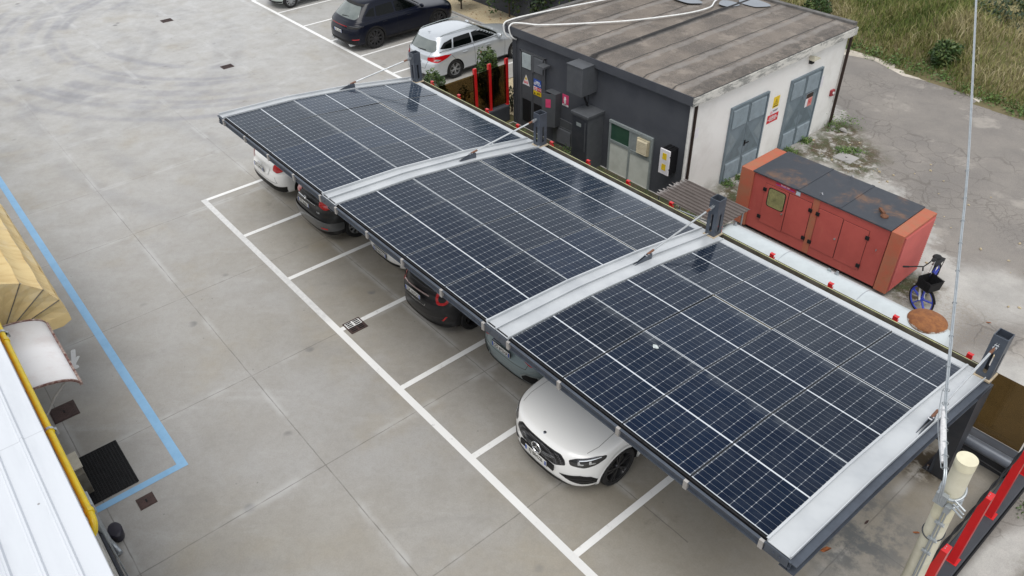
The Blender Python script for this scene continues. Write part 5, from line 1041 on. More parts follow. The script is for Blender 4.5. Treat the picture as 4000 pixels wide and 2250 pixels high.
# ---- far lot: navy suv (rear three-quarter)
GF = 'cars parked in the far bays'
rows = [(.22, 2.2, -2.25, .86, .7, 2.8, .5, 3.2), (.28, 2.36, -2.40, .95, .75, 2.8, .55, 3.0), (.42, 2.44, -2.45, .975, .8, 2.8, .6, 2.9), (.62, 2.45, -2.46, .99, .8, 2.8, .65, 2.8), (.76, 2.42, -2.42, .99, .8, 2.8, .65, 2.8), (.86, 2.34, -2.38, .985, .85, 2.7, .65, 2.8), (.94, 2.1, -2.36, .98, .95, 2.7, .65, 2.8), (1.0, 1.5, -2.32, .96, 1.0, 2.8, .65, 2.8), (1.05, 1.0, -2.26, .94, .8, 3, .6, 2.9), (1.09, .92, -2.20, .90, .6, 3, .55, 3), (1.30, .55, -1.97, .80, .5, 3, .5, 3), (1.50, .20, -1.72, .70, .45, 3, .45, 3), (1.60, -.02, -1.55, .64, .5, 2.8, .4, 3), (1.655, -.35, -1.3, .54, .5, 2.6, .45, 2.6), (1.68, -.7, -.9, .3, .2, 2.4, .2, 2.4)]
c = Car('parked_car', 'dark navy blue large car in the far bays', (-7.32, 10.82), UP, rows, mat=PB_, group=GF, wb=(1.46, -1.44), tr=.385, arch=.44, sub=6)
c.wheels(MT['rim_d'], 10, 'twin', rr=.72, twin=.03)
c.patch('rear_window', [(0, y, z) for y, z in [(-.68, 1.13), (.68, 1.13), (.74, 1.20), (.56, 1.50), (-.56, 1.50), (-.74, 1.20)]], (-1, 0, 0), MT['glass_l'], rnd=.06); c.patch('roof_spoiler', [(0, y, z) for y, z in [(-.62, 1.51), (.62, 1.51), (.58, 1.57), (-.58, 1.57)]], (-1, 0, 0), MT['clad'], off=.02)
sw = [[(.62, .8, 1.14), (-.38, .8, 1.13), (-.38, .8, 1.47), (.18, .8, 1.47)], [(-.46, .8, 1.13), (-1.25, .8, 1.14), (-1.18, .8, 1.45), (-.46, .8, 1.47)], [(-1.32, .8, 1.15), (-1.72, .8, 1.22), (-1.45, .8, 1.40), (-1.25, .8, 1.43)]]
for p in sw: c.both('side_window', p, (0, 1, 0), MT['glass'], rnd=.04)
c.both('tail_lamp', [(-2.3, .50, .86), (-2.3, .72, .85), (-2.1, .90, .86), (-1.85, .97, .93), (-2.05, .90, .96), (-2.3, .70, .95), (-2.35, .50, .93)], (-1, .8, 0), MT['lamp_c'], off=.008, rnd=.02); c.patch('light_strip', [(0, y, z) for y, z in [(-.52, .905), (.52, .905), (.52, .925), (-.52, .925)]], (-1, 0, 0), MT['lamp_r'], off=.006)
c.patch('rear_valance', [(0, y, z) for y, z in [(-.88, .23), (.88, .23), (.9, .42), (.6, .40), (-.6, .40), (-.9, .42)]], (-1, 0, 0), MT['clad'], off=.01); c.both('reflector', [(-2.2, .66, .46), (-2.0, .85, .47), (-2.0, .85, .50), (-2.2, .66, .49)], (-1, .8, 0), MT['lamp_r'], off=.006)
c.seam([(-2.2, .7, 1.08), (-2.3, .66, .95), (-2.3, .6, .66), (-2.3, .0, .62), (-2.3, -.6, .66), (-2.3, -.66, .95)], (-1, 0, 0), .01); c.ring_arch(MT['clad'], .41, .475); c.both('sill', [(1.0, .9, .24), (-1.0, .9, .24), (-1.0, .9, .36), (1.0, .9, .36)], (0, 1, 0), MT['clad'], off=.01)
c.seam([(.95, .9, 1.05), (.9, .9, .38)], (0, 1, 0), .01, both=True); c.seam([(-.42, .9, 1.08), (-.42, .9, .38)], (0, 1, 0), .01, both=True); c.seam([(-1.1, .9, .9), (-1.0, .9, .6)], (0, 1, 0), .01, both=True)
b = MB(); b.tube([(-2.14, .08, 1.165), (-2.13, .0, 1.18), (-2.08, -.32, 1.19)], .012, 6); c.part('wiper', b, MT['black']); c.patch('windscreen', [(0, y, z) for y, z in [(-.72, 1.12), (.72, 1.12), (.56, 1.48), (-.56, 1.48)]], (1, 0, 0), MT['glass'], rnd=.05)
c.mirrors(.72, 1.14, .9, PB_); c.plate('GX 237ZJ', -2.445, .70, y=0.)
for yy in (.58, .68, -.58, -.68): b = MB(); b.cyl((-2.38, yy, .25), (-2.2, yy, .25), .045, 12); c.part('exhaust_pipe', b, MT['rod'], smooth=True)
for yy in (-.9, .9):
    for x_ in (.1, -.95): b = MB(); b.tube([(x_ + .1, yy * 1.105, .93), (x_, yy * 1.115, .935), (x_ - .1, yy * 1.105, .93)], .014, 6); c.part('door_handle', b, PB_, smooth=True)
# ---- far lot: silver estate
rows = [(.18, 2.2, -2.22, .80, .6, 2.8, .5, 3.0), (.24, 2.30, -2.30, .88, .7, 2.8, .55, 2.8), (.38, 2.34, -2.34, .905, .75, 2.8, .6, 2.7), (.52, 2.34, -2.34, .91, .75, 2.8, .6, 2.7), (.66, 2.28, -2.30, .912, .8, 2.7, .6, 2.7), (.74, 2.15, -2.25, .91, .9, 2.7, .6, 2.7), (.82, 1.8, -2.23, .90, .95, 2.8, .6, 2.7), (.90, 1.3, -2.21, .885, .9, 2.9, .6, 2.8), (.94, .98, -2.18, .86, .7, 3, .55, 2.8), (.98, .90, -2.12, .83, .6, 3, .5, 2.9), (1.18, .48, -1.98, .75, .5, 3, .5, 3), (1.36, .08, -1.86, .66, .45, 3, .45, 3), (1.43, -.12, -1.80, .60, .5, 2.8, .4, 3), (1.475, -.4, -1.6, .50, .5, 2.6, .45, 2.6), (1.49, -.8, -1.2, .3, .2, 2.4, .2, 2.4)]
c = Car('parked_car', 'silver estate car with red tail lamps and roof rails beside the building', (-2.93, 11.18), UP, rows, mat=PS, group=GF, wb=(1.42, -1.30), tr=.325, arch=.37, sub=6)
c.wheels(MT['rim_s'], 5, 'twin', rr=.66, twin=.07)
c.patch('rear_window', [(0, y, z) for y, z in [(-.62, 1.0), (.62, 1.0), (.70, 1.06), (.56, 1.33), (-.56, 1.33), (-.70, 1.06)]], (-1, 0, 0), MT['glass_l'], rnd=.06)
for p in ([(.60, .8, 1.04), (-.42, .8, 1.03), (-.42, .8, 1.34), (.10, .8, 1.36)], [(-.48, .8, 1.03), (-1.28, .8, 1.04), (-1.18, .8, 1.33), (-.48, .8, 1.345)], [(-1.34, .8, 1.05), (-1.80, .8, 1.10), (-1.60, .8, 1.26), (-1.24, .8, 1.32)]): c.both('side_window', p, (0, 1, 0), MT['glass'], rnd=.04)
c.both('tail_lamp', [(-2.1, .44, .76), (-2.1, .66, .73), (-1.95, .80, .70), (-1.62, .9, .80), (-1.45, .92, .88), (-1.7, .88, .92), (-2.0, .76, .90), (-2.1, .46, .86)], (-1, .9, 0), MT['lamp_r'], off=.009, rnd=.02)
c.both('lamp_centre', [(-2.0, .66, .765), (-1.9, .80, .75), (-1.80, .84, .79), (-1.95, .74, .82)], (-1, .9, 0), MT['lamp_i'], off=.012, rnd=.01)
c.seam([(-2.2, .58, 1.0), (-2.2, .56, .72), (-2.2, .5, .50), (-2.2, -.5, .50), (-2.2, -.56, .72), (-2.2, -.58, 1.0)], (-1, 0, 0), .01)
c.seam([(.92, .9, .95), (.9, .9, .25)], (0, 1, 0), .009, both=True); c.seam([(-.45, .9, 1.0), (-.42, .9, .25)], (0, 1, 0), .009, both=True); c.seam([(-1.42, .9, .85), (-1.15, .9, .55), (-.95, .9, .3)], (0, 1, 0), .009, both=True)
c.both('sill', [(1.0, .9, .18), (-.9, .9, .18), (-.9, .9, .25), (1.0, .9, .25)], (0, 1, 0), MT['clad'], off=.006); c.patch('rear_valance', [(0, y, z) for y, z in [(-.8, .19), (.8, .19), (.7, .28), (-.7, .28)]], (-1, 0, 0), MT['clad'], off=.006)
for sg in (1, -1):
    b = MB(); b.tube([(.0, sg * .585, 1.46), (-.1, sg * .60, 1.488), (-.8, sg * .60, 1.50), (-1.5, sg * .58, 1.475), (-1.62, sg * .57, 1.44)], .013, 8); c.part('roof_rail', b, MT['alu'], smooth=True)
    for x_ in (.15, -.85): b = MB(); b.tube([(x_ + .1, sg * .905, .84), (x_, sg * .925, .845), (x_ - .1, sg * .905, .84)], .013, 6); c.part('door_handle', b, PS, smooth=True)
    b = MB(); b.tube([(-1.85, sg * .80, 1.02), (-.4, sg * .845, 1.015), (.62, sg * .845, 1.02)], .008, 6); c.part('window_trim', b, MT['clad'])
b = MB(); b.add([(-1.55, -.02, 1.46), (-1.55, .02, 1.46), (-1.72, 0, 1.52), (-1.68, 0, 1.44)], [(0, 1, 2), (0, 2, 3), (1, 3, 2), (0, 3, 1)]); c.part('roof_antenna', b, PS)
b = MB(); b.tube([(-2.14, .06, 1.02), (-2.13, .0, 1.035), (-2.09, -.33, 1.05)], .012, 6); c.part('wiper', b, MT['black']); c.patch('windscreen', [(0, y, z) for y, z in [(-.68, .99), (.68, .99), (.54, 1.32), (-.54, 1.32)]], (1, 0, 0), MT['glass'], rnd=.05)
c.patch('windscreen_top', [(0, y, z) for y, z in [(-.5, 1.33), (.5, 1.33), (.48, 1.345), (-.48, 1.345)]], (1, 0, 0), MT['clad']); b = MB(); b.lathe([(0, .012), (.05, .01), (.055, 0)], Matrix.Translation((-2.265, 0, .80)) @ Matrix.Rotation(R(-85), 4, 'Y') @ Matrix.Diagonal((.6, 1, 1, 1)), 16); c.part('badge', b, MT['chrome'])
c.plate('GJ 348PT', -2.30, .66, y=0.); c.mirrors(.66, 1.04, .84, PS)
MT['sticker'] = M('door_sticker', (.45, .06, .04), .5); c.patch('door_sticker', [(-.12, -.9, .66), (-.24, -.9, .70), (-.18, -.9, .62), (-.24, -.9, .57), (-.14, -.9, .58)], (0, -1, 0), MT['sticker'])
# ---- far lot: small pale green car nose out at the photo edge
c = Car('parked_car', 'pale green small car cut off by the top edge of the photo', (-13.72, 10.4), -UP, suv_rows(1.82, 1.55, .82, rw=.58, nose=.80, hood=1.0, belt=1.02, clear=.2), mat=PGR, group=GF, wb=(1.15, -1.15), tr=.30, arch=.35)
c.wheels(MT['rim_s'], 9, 'single', rr=.68); c.patch('lower_bumper', [(0, y, z) for y, z in [(-.78, .2), (.78, .2), (.8, .34), (-.8, .34)]], (1, 0, 0), MT['clad'], off=.012)
c.patch('windscreen', [(0, y, z) for y, z in [(-.6, 1.08), (.6, 1.08), (.5, 1.42), (-.5, 1.42)]], (1, 0, 0), MT['glass'], rnd=.05); c.both('side_window', [(.6, .8, 1.1), (-1.3, .8, 1.1), (-1.2, .8, 1.38), (.3, .8, 1.40)], (0, 1, 0), MT['glass'], rnd=.06)
c.both('headlight', [(1.7, .50, .70), (1.6, .74, .70), (1.5, .76, .86), (1.7, .54, .84)], (1, .6, 0), MT['lamp_i'], off=.006, rnd=.04); c.patch('grille', [(0, y, z) for y, z in [(-.35, .62), (.35, .62), (.35, .72), (-.35, .72)]], (1, 0, 0), MT['clad'], rnd=.03); c.seam([(.85, .8, 1.0), (.85, .8, .3)], (0, 1, 0), .009, both=True)
# ------------------------------------------------------------------ generator
t = NT('sunbleached_red', .5, 0, .4); X, Y, Z_ = t.xyz(); b0 = t.mix(t.ramp(t.noise(1.1, 5, .6), .3, .7), (.44, .088, .072), (.35, .066, .055)); b0 = t.mix(t.ramp(t.noise(3, 6, .75, t.map((1, 1, .3))), .55, .75, 0, .5), b0, (.46, .13, .09)); t.col(b0); MT['gred'] = t.mat
t = NT('rusty_orange', .7, 0, .3); b0 = t.mix(t.ramp(t.noise(2.2, 6, .7), .35, .65), (.40, .105, .06), (.33, .13, .075)); b0 = t.mix(t.ramp(t.noise(5, 6, .75, t.map(loc=(3, 3, 3))), .55, .7, 0, .7), b0, (.22, .13, .05)); t.col(b0); MT['gorange'] = t.mat
t = NT('rusted_black_lid', .55, 0, .4); b0 = t.mix(t.ramp(t.noise(1.7, 7, .68, dist=.4), .50, .70), (.035, .040, .050), (.145, .080, .048)); b0 = t.mix(t.ramp(t.noise(7, 6, .75), .45, .7, 0, .55), b0, (.05, .055, .065)); t.col(b0); t.bump(t.noise(20, 4, .7), .2, .004); MT['lid'] = t.mat
gx, gy = 12.0, 10.15
gen = thing('diesel_generator', 'big faded red metal generator housing with rusty black roof', 'generator', (gx, gy, 0))
def gb(b, x0, x1, y0, y1, z0, z1): b.bb(x0 - gx, x1 - gx, y0 - gy, y1 - gy, z0, z1)
def gp(name, mat, *bx, parent=None, bevel=0):
    b = MB()
    for q in bx: gb(b, *q)
    return b.build(name, mat, parent or gen, bevel=bevel)
gp('body', MT['gred'], (10.34, 13.72, 9.50, 10.84, .12, 1.58))
gp('base_frame', MT['black'], (10.2, 13.9, 9.6, 10.7, -.01, .12))
gp('roof_lid', MT['lid'], (10.30, 13.74, 9.46, 10.88, 1.582, 1.615), bevel=.006)
for x in (11.49, 12.53): b = MB(); gb(b, x - .035, x + .035, 9.46, 10.88, 1.613, 1.625); b.build('roof_seam', MT['lid'], gen)
for nm, x0, x1 in (('left_end_hood', 9.98, 10.335), ('right_end_hood', 13.745, 14.03)):
    b = MB(); gb(b, x0, x1, 9.46, 10.84, .1, 1.60); e = b.build('end_hood', MT['gorange'], gen, bevel=.01)
    b = MB(); xx = x1 if x0 > 12 else x0; s_ = 1 if x0 > 12 else -1
    gb(b, xx, xx + s_ * .006, 9.50, 10.80, .14, 1.56); b.build('louvre_panel', MT['gred'], e); b = MB()
    for i in range(26): z = .18 + i * .053; b.add([(xx + s_ * .006 - gx, 9.53 - gy, z + .03), (xx + s_ * .006 - gx, 10.78 - gy, z + .03), (xx + s_ * .03 - gx, 10.78 - gy, z), (xx + s_ * .03 - gx, 9.53 - gy, z), (xx + s_ * .006 - gx, 9.53 - gy, z), (xx + s_ * .006 - gx, 10.78 - gy, z)], [(0, 1, 2, 3), (3, 2, 5, 4)])
    b.build('louvre', MT['gred'], e)
gp('corner_strip', MT['gorange'], (11.92, 12.07, 9.488, 9.50, .14, 1.575))
doors = [(10.68, 11.30, .38, 1.42), (11.32, 11.90, .40, 1.42), (12.09, 12.68, .35, 1.38), (12.70, 13.30, .34, 1.36)]
for i, (x0, x1, z0, z1) in enumerate(doors):
    gp('door_gap', MT['seamline'], (x0 - .008, x1 + .008, 9.4985, 9.50, z0 - .008, z1 + .008)); d = gp('door', MT['gred'], (x0, x1, 9.485, 9.4985, z0, z1), bevel=.003)
    if i == 0:
        b = MB(); P = []; 
        for cx_, cz_, a0 in ((11.17, 1.29, 0), (10.86, 1.29, 90), (10.86, .95, 180), (11.17, .95, 270)):
            for k in range(5): a = R(a0 + k * 22.5); P.append((cx_ - gx + .06 * cos(a), cz_ + .06 * sin(a)))
        cxm, czm = 11.015 - gx, 1.12; b.prism([(cxm + (x - cxm) * 1.1, czm + (z - czm) * 1.08) for x, z in P], -(9.481 - gy), -(9.485 - gy), Matrix(((1, 0, 0, 0), (0, 0, -1, 0), (0, 1, 0, 0), (0, 0, 0, 1)))); b.build('window_gasket', MT['black'], d)
        b = MB(); b.prism(P, -(9.478 - gy), -(9.4805 - gy), Matrix(((1, 0, 0, 0), (0, 0, -1, 0), (0, 1, 0, 0), (0, 0, 0, 1)))); b.build('window_pane', M('yellowed_glass', (.30, .28, .12), .1, 0, (.10, .10, .05), 6, .9), d)
    b = MB(); xk = x1 - .06 if i in (0, 2) else x0 + .04
    if i in (0, 2): b.cyl((xk - gx, 9.485 - gy, .84), (xk - gx, 9.455 - gy, .84), .022, 10); b.build('lock', MT['bolt'], d)
for x, z in ((10.69, 1.27), (10.67, .52), (11.90, 1.25), (12.09, 1.24), (11.89, .5), (12.06, .48), (13.30, 1.2), (13.28, .46)): gp('hinge', MT['black'], (x - .045, x + .045, 9.455, 9.4845, z - .045, z + .045), bevel=.008)
p = gp('maker_label', M('label_red', (.50, .02, .06), .5), (10.93, 11.42, 9.494, 9.4995, 1.485, 1.565)); text('Gruppi Gen', .055, MT['txt_w'], p, (11.175 - gx, 9.493 - gy, 1.53), RX, sx=.9); gp('label_stripe', M('label_violet', (.18, .10, .45), .5), (10.93, 11.42, 9.4935, 9.4938, 1.49, 1.502), parent=p)
p = gp('ce_label', M('label_pale', (.40, .52, .58), .5), (11.46, 11.57, 9.494, 9.4995, 1.455, 1.555)); text('CE', .07, MT['txt_w'], p, (11.515 - gx, 9.493 - gy, 1.505), RX, bold=.001)
for x, y in ((11.97, 9.60), (12.0, 10.80)): b = MB(); b.tube([(x - gx, y - gy, 1.61), (x + .01 - gx, y - gy, 1.68), (x + .04 - gx, y - gy, 1.70), (x + .06 - gx, y - gy, 1.66)], .012, 8); b.build('lifting_hook', MT['bolt'], gen, smooth=True)
b = MB(); b.lathe([(0, 1.66), (.05, 1.665), (.085, 1.64), (.085, 1.615)], Matrix.Translation((13.36 - gx, 9.85 - gy, 0)), 18); b.box((13.24 - gx, 9.95 - gy, 1.66), (.22, .06, .05), Matrix.Rotation(R(140), 3, 'Z')); b.build('exhaust_flap', M('rust', (.10, .04, .02), .8, 0, (.17, .07, .03), 20), gen, smooth=30)
gp('ladder_hook', MT['bolt'], (13.55, 13.57, 9.455, 9.47, 1.0, 1.05))
# ------------------------------------------------------------------ gas tank
MT['tankw'] = M('tank_pale_grey', (.50, .545, .56), .4, 0, (.45, .49, .505), 3, .5, coat=.2)
tk = thing('gas_tank', 'long pale grey horizontal gas tank behind the carport and glass fence', 'tank', (13.5, 7.42, .78)); r_ = .60
b = MB(); P = []; Lh = 2.62
for k in range(9): a = pi / 2 * k / 8; P.append((r_ * sin(a), -Lh + .30 * (1 - cos(a))))
for x in np.linspace(-Lh + .4, Lh - .4, 8): P.append((r_, x))
for k in range(9): a = pi / 2 * (8 - k) / 8; P.append((r_ * sin(a), Lh - .30 * (1 - cos(a))))
MX = Matrix.Rotation(R(90), 4, 'Y'); b.lathe([(max(q[0], .001), q[1]) for q in P], MX, 48); b.build('shell', MT['tankw'], tk, smooth=50)
b = MB()
for x in (-.9, .85): b.lathe([(r_ + .0005, x - .009), (r_ + .003, x), (r_ + .0005, x + .009)], MX, 48)
b.build('weld_seam', MT['galv'], tk)
b = MB()
for x, a in ((-2.25, .25), (.16, .35)): c0 = Vector((x, r_ * sin(a), r_ * cos(a))); n_ = Vector((0, sin(a), cos(a))); b.cyl(c0, c0 + n_ * .03, .045, 12); b.cyl(c0, c0 + n_ * .07, .025, 10)
b.build('valve_cap', MT['galv'], tk, smooth=30)
b = MB(); b.prism([(-.06, 0), (.06, 0), (.025, .07), (-.025, .07)], -.006, .006, Matrix.Translation((.0, r_ * sin(.33) - .0, r_ * cos(.33) - .01)) @ Matrix.Rotation(R(90), 4, 'X')); b.build('lifting_lug', MT['galv'], tk)
t = NT('rust_dome', .75); X, Y, Z_ = t.xyz(); rd = t.m('SQRT', t.m('ADD', t.m('MULTIPLY', t.m('SUBTRACT', X, 2.05), t.m('SUBTRACT', X, 2.05)), t.m('MULTIPLY', t.m('SUBTRACT', Y, .12), t.m('SUBTRACT', Y, .12)))); b0 = t.mix(t.ramp(t.noise(9, 5, .7), .35, .65), (.27, .105, .03), (.17, .06, .02)); rr_ = t.m('ADD', rd, t.m('MULTIPLY', t.noise(12, 4, .7), .08)); t.col(t.mix(t.ramp(rr_, .375, .40), b0, (.55, .55, .52))); MT['rustdome'] = t.mat
b = MB(); b.lathe([(.30, 0), (.33, .02), (.35, .10), (.335, .125), (.27, .165), (.15, .195), (.0005, .205)], Matrix.Translation((2.05, .12, r_ - .1)), 40); b.build('dome_cover', MT['rustdome'], tk, smooth=50)
b = MB()
for x in (-1.6, 1.6): b.bb(x - .08, x + .08, -.4, .4, -.78, -.35)
b.build('saddle', MT['galv'], tk)
b = MB(); b.tube([(2.42, .1, .42), (2.45, .0, .46), (2.5, -.1, .38), (2.52, -.2, .2)], .02, 8); b.build('valve_pipe', MT['gutter'], tk, smooth=True)
# ------------------------------------------------------------------ ribbed shelter roof
t = NT('brown_ribbed_sheet', .8); X, Y, Z_ = t.xyz(); b0 = t.mix(t.ramp(t.noise(3, 6, .7), .35, .65), (.115, .096, .088), (.09, .075, .068)); b0 = t.mix(t.m('MULTIPLY', t.ramp(X, -.95, -.72, 1, 0), t.ramp(t.noise(6, 5, .7, t.map((1, 3, 1))), .35, .6)), b0, (.42, .40, .39)); t.col(b0); MT['ribbed'] = t.mat
sh = thing('ribbed_shelter_roof', 'weathered brown ribbed sheet roof with ragged pale left edge', 'shelter', (10.25, 7.62, 0)); b = MB(); n = 9; seg = []
for i in range(n):
    y = -.52 + 1.04 * i / n; w_ = 1.04 / n; seg += [(y, .0), (y + w_ * .30, .0), (y + w_ * .38, .028), (y + w_ * .62, .028), (y + w_ * .70, .0)]
seg.append((.52, 0)); rr2 = np.random.default_rng(3); base = len(b.v)
for j, (y, dz) in enumerate(seg):
    rag = rr2.uniform(-.02, .10) + (.0 if dz else .05); x0 = -.95 + rag
    for x in (x0, -.5, 0, .5, .95): b.v.append((x, y, 1.50 + dz + .03 * (x) * 0))
for j in range(len(seg) - 1):
    for i in range(4): b.f.append((j * 5 + i, j * 5 + i + 1, (j + 1) * 5 + i + 1, (j + 1) * 5 + i))
b.m = [0] * len(b.f); so_ = b.build('ribbed_sheet', MT['ribbed'], sh); sm_ = so_.modifiers.new('s', 'SOLIDIFY'); sm_.thickness = .006
b = MB()
for x in (-.85, .85):
    for y in (-.42, .42): b.cyl((x, y, 0), (x, y, 1.49), .02, 8)
b.build('leg', MT['galv'], sh); b = MB(); b.tube([(-.2, -.6, 1.44), (.95, -.42, 1.44)], .016, 8); b.build('front_rail', MT['galv'], sh, smooth=True)
# ------------------------------------------------------------------ bicycle
bk = thing('bicycle', 'white bicycle with blue rimmed front wheel and black basket beside the red generator', 'bicycle', (14.52, 9.95, 0), R(-88))
MT['bwhite'] = M('bike_white', (.72, .72, .70), .35, 0, coat=.4); MT['bblue'] = M('bike_blue', (.03, .06, .50), .35, 0, coat=.3)
# local +x = forward (front wheel)
def bwheel(x, rimmat, nm):
    w_ = bpy.data.objects.new('wheel', None); C.objects.link(w_); w_.parent = bk; w_.location = (x, 0, .33)
    b = MB(); b.tube([(.315 * cos(a), 0, .315 * sin(a)) for a in np.linspace(0, 2 * pi, 41)[:-1]], .018, 8, closed=True); b.build('tyre', MT['rubber'], w_, smooth=True)
    b = MB(); b.tube([(.288 * cos(a), 0, .288 * sin(a)) for a in np.linspace(0, 2 * pi, 41)[:-1]], .016, 6, closed=True)
    for k in range(5): a = 2 * pi * k / 5 + .3; b.beam((.02 * cos(a), 0, .02 * sin(a)), (.28 * cos(a), 0, .28 * sin(a)), .022, .04, up=(0, 1, 0))
    b.cyl((0, -.05, 0), (0, .05, 0), .03, 10); b.build('rim', rimmat, w_, smooth=30)
bwheel(.52, MT['bblue'], 'front'); bwheel(-.50, MT['bblue'], 'rear')
b = MB(); b.tube([(.52, -.06, .33), (.46, -.06, .52), (.40, -.03, .70), (.34, 0, .74), (.31, 0, .92)], .02, 8); b.tube([(.52, .06, .33), (.46, .06, .52), (.40, .03, .70), (.34, 0, .74)], .02, 8); b.build('fork', MT['bwhite'], bk, smooth=True)
b = MB(); b.tube([(.33, 0, .76), (.1, 0, .50), (-.08, 0, .33), (-.14, 0, .30)], .035, 10); b.tube([(-.12, 0, .30), (-.22, 0, .62), (-.26, 0, .78)], .022, 8); b.tube([(-.12, .04, .30), (-.50, .06, .33)], .015, 8); b.tube([(-.12, -.04, .30), (-.50, -.06, .33)], .015, 8); b.tube([(-.22, .03, .62), (-.50, .06, .33)], .014, 8); b.tube([(-.22, -.03, .62), (-.50, -.06, .33)], .014, 8); b.build('frame', MT['bwhite'], bk, smooth=True)
b = MB(); b.tube([(.31, 0, .92), (.28, 0, 1.02)], .014, 8); b.tube([(.20, -.30, 1.04), (.26, -.16, 1.05), (.29, 0, 1.02), (.26, .16, 1.05), (.20, .30, 1.04)], .013, 8); hb = b.build('handlebar', MT['black'], bk, smooth=True)
b = MB(); 
for s_ in (-1, 1): b.cyl((.20, s_ * .30, 1.04), (.14, s_ * .40, 1.03), .02, 8)
b.build('grip', MT['black'], hb, smooth=True); b = MB(); b.tube([(-.25, 0, .74), (-.29, 0, .93)], .014, 8); b.build('seat_post', MT['rod'], bk)
b = MB(); b.lathe([(0, -.03), (.08, -.02), (.095, .0), (.08, .03), (0, .045)], Matrix.Translation((-.34, 0, .95)) @ Matrix.Diagonal((1.1, 1, 1, 1)), 16); b.lathe([(0, -.02), (.04, -.01), (.045, .0), (.035, .02), (0, .03)], Matrix.Translation((-.20, 0, .955)) @ Matrix.Diagonal((2.2, 1, 1, 1)), 14); b.build('saddle', MT['black'], bk, smooth=True)
b = MB(); X0, X1 = .40, .68; 
for k in range(8):
    z = .66 + k * .034; e = .02 + .005 * k; b.tube([(X0, -.13 - e, z), (X1 + e, -.13 - e, z), (X1 + e, .13 + e, z), (X0, .13 + e, z)], .006, 5, closed=True)
for x, y in [(x, s_ * .135) for x in np.linspace(X0, X1, 7) for s_ in (-1, 1)] + [(X1, y) for y in np.linspace(-.13, .13, 7)]: b.tube([(x, y, .66), (x + (.04 if x == X1 else 0), y * 1.3, .90)], .005, 5)
b.bb(X0, X1, -.14, .14, .655, .665); b.bb(X0 - .01, X0, -.15, .15, .66, .9); b.add([(X1 + .03, -.16, .66), (X1 + .06, -.17, .89), (X1 + .06, .17, .89), (X1 + .03, .16, .66)], [(0, 1, 2, 3)]); b.add([(X0, -.145, .66), (X1, -.145, .66), (X1 + .04, -.17, .9), (X0, -.17, .9)], [(0, 1, 2, 3)]); b.add([(X0, .145, .66), (X1, .145, .66), (X1 + .04, .17, .9), (X0, .17, .9)], [(0, 1, 2, 3)]); b.build('basket', MT['black'], bk)
b = MB(); b.bb(-.78, -.36, -.06, .06, .72, .735)
for s_ in (-1, 1): b.tube([(-.72, s_ * .06, .72), (-.52, s_ * .07, .35)], .008, 6)
b.build('rear_rack', MT['black'], bk); b = MB(); P = [(.52 + .345 * cos(a), 0, .33 + .345 * sin(a)) for a in np.linspace(.3, 2.4, 14)]; b.tube(P, .016, 6); b.build('front_mudguard', MT['black'], bk); b = MB(); P = [(-.50 + .35 * cos(a), 0, .33 + .35 * sin(a)) for a in np.linspace(.8, 3.4, 18)]; b.tube(P, .02, 6); b.build('rear_mudguard', MT['black'], bk)
b = MB(); b.tube([(-.1, .05, .30), (-.05, .05, .15)], .01, 6); b.tube([(-.1, -.05, .30), (-.17, -.05, .44)], .01, 6); b.box((-.05, .1, .15), (.09, .09, .02)); b.box((-.17, -.1, .44), (.09, .09, .02)); b.tube([(-.45, -.1, .3), (-.35, -.22, .01)], .01, 6); b.build('pedal', MT['black'], bk)
hd = Vector((.31, 0, 0)); ST = Matrix.Translation(hd) @ Matrix.Rotation(R(68), 4, 'Z') @ Matrix.Translation(-hd)
for ch in bk.children:
    if ch.name.split('.')[0] in ('fork', 'handlebar', 'basket', 'front_mudguard') or (ch.name.split('.')[0] == 'wheel' and ch.location.x > 0): ch.matrix_local = ST @ (Matrix.Translation(ch.location))
# ------------------------------------------------------------------ cream pole with clamp and overhead cable
pl = thing('utility_pole', 'cream round pole with taped top and galvanised clamp at the lower right corner', 'pole', (18.0, 2.14, 0))
b = MB(); pr = .108; tp = (-.07, -.08, 4.0)
b.tube([(.02, .0, 0), (-.025, -.04, 2.0), tp], [pr * 1.12, pr * 1.05, pr * .98], 28); b.build('shaft', MT['cream'], pl, smooth=50)
MT['tape'] = M('cream_wrap', (.66, .62, .46), .45, 0, (.58, .54, .39), 6); b = MB(); tv = Vector(tp); dn = (Vector((-.025, -.04, 2.0)) - tv).normalized()
def onp(s_): return tv + dn * s_
b.tube([onp(-.012), onp(.11)], pr * 1.02, 28); b.build('wrap_band', MT['tape'], pl, smooth=50); b = MB(); b.tube([onp(.72), onp(.98)], pr * 1.035, 24); b.build('wrap_band', MT['tape'], pl, smooth=50)
b = MB()
for s0, tilt in ((.50, .10), (.58, -.05), (.66, .04)):
    P = []
    for k in range(28): a = 2 * pi * k / 28; P.append(onp(s0) + Vector((pr * 1.12 * cos(a), pr * 1.12 * sin(a), tilt * sin(a) * .6)))
    b.tube(P, .016, 8, closed=True)
for k in range(3): b.cyl(onp(.52 + k * .06) + Vector((.08, -.12, 0)), onp(.52 + k * .06) + Vector((.22, -.16, -.02)), .012, 8)
b.box(onp(.56) + Vector((-.04, -.17, 0)), (.12, .06, .16)); b.box(onp(.62) + Vector((.06, -.15, -.04)), (.06, .08, .1)); b.build('cable_clamp', MT['galv'], pl, smooth=30)
b = MB(); 
for s0 in (1.28,):
    b.tube([onp(s0) + Vector((pr * 1.08 * cos(a), pr * 1.08 * sin(a), .04 * sin(a))) for a in np.linspace(0, 2 * pi, 29)[:-1]], .008, 6, closed=True)
b.build('steel_band', MT['steel_d'], pl, smooth=True)
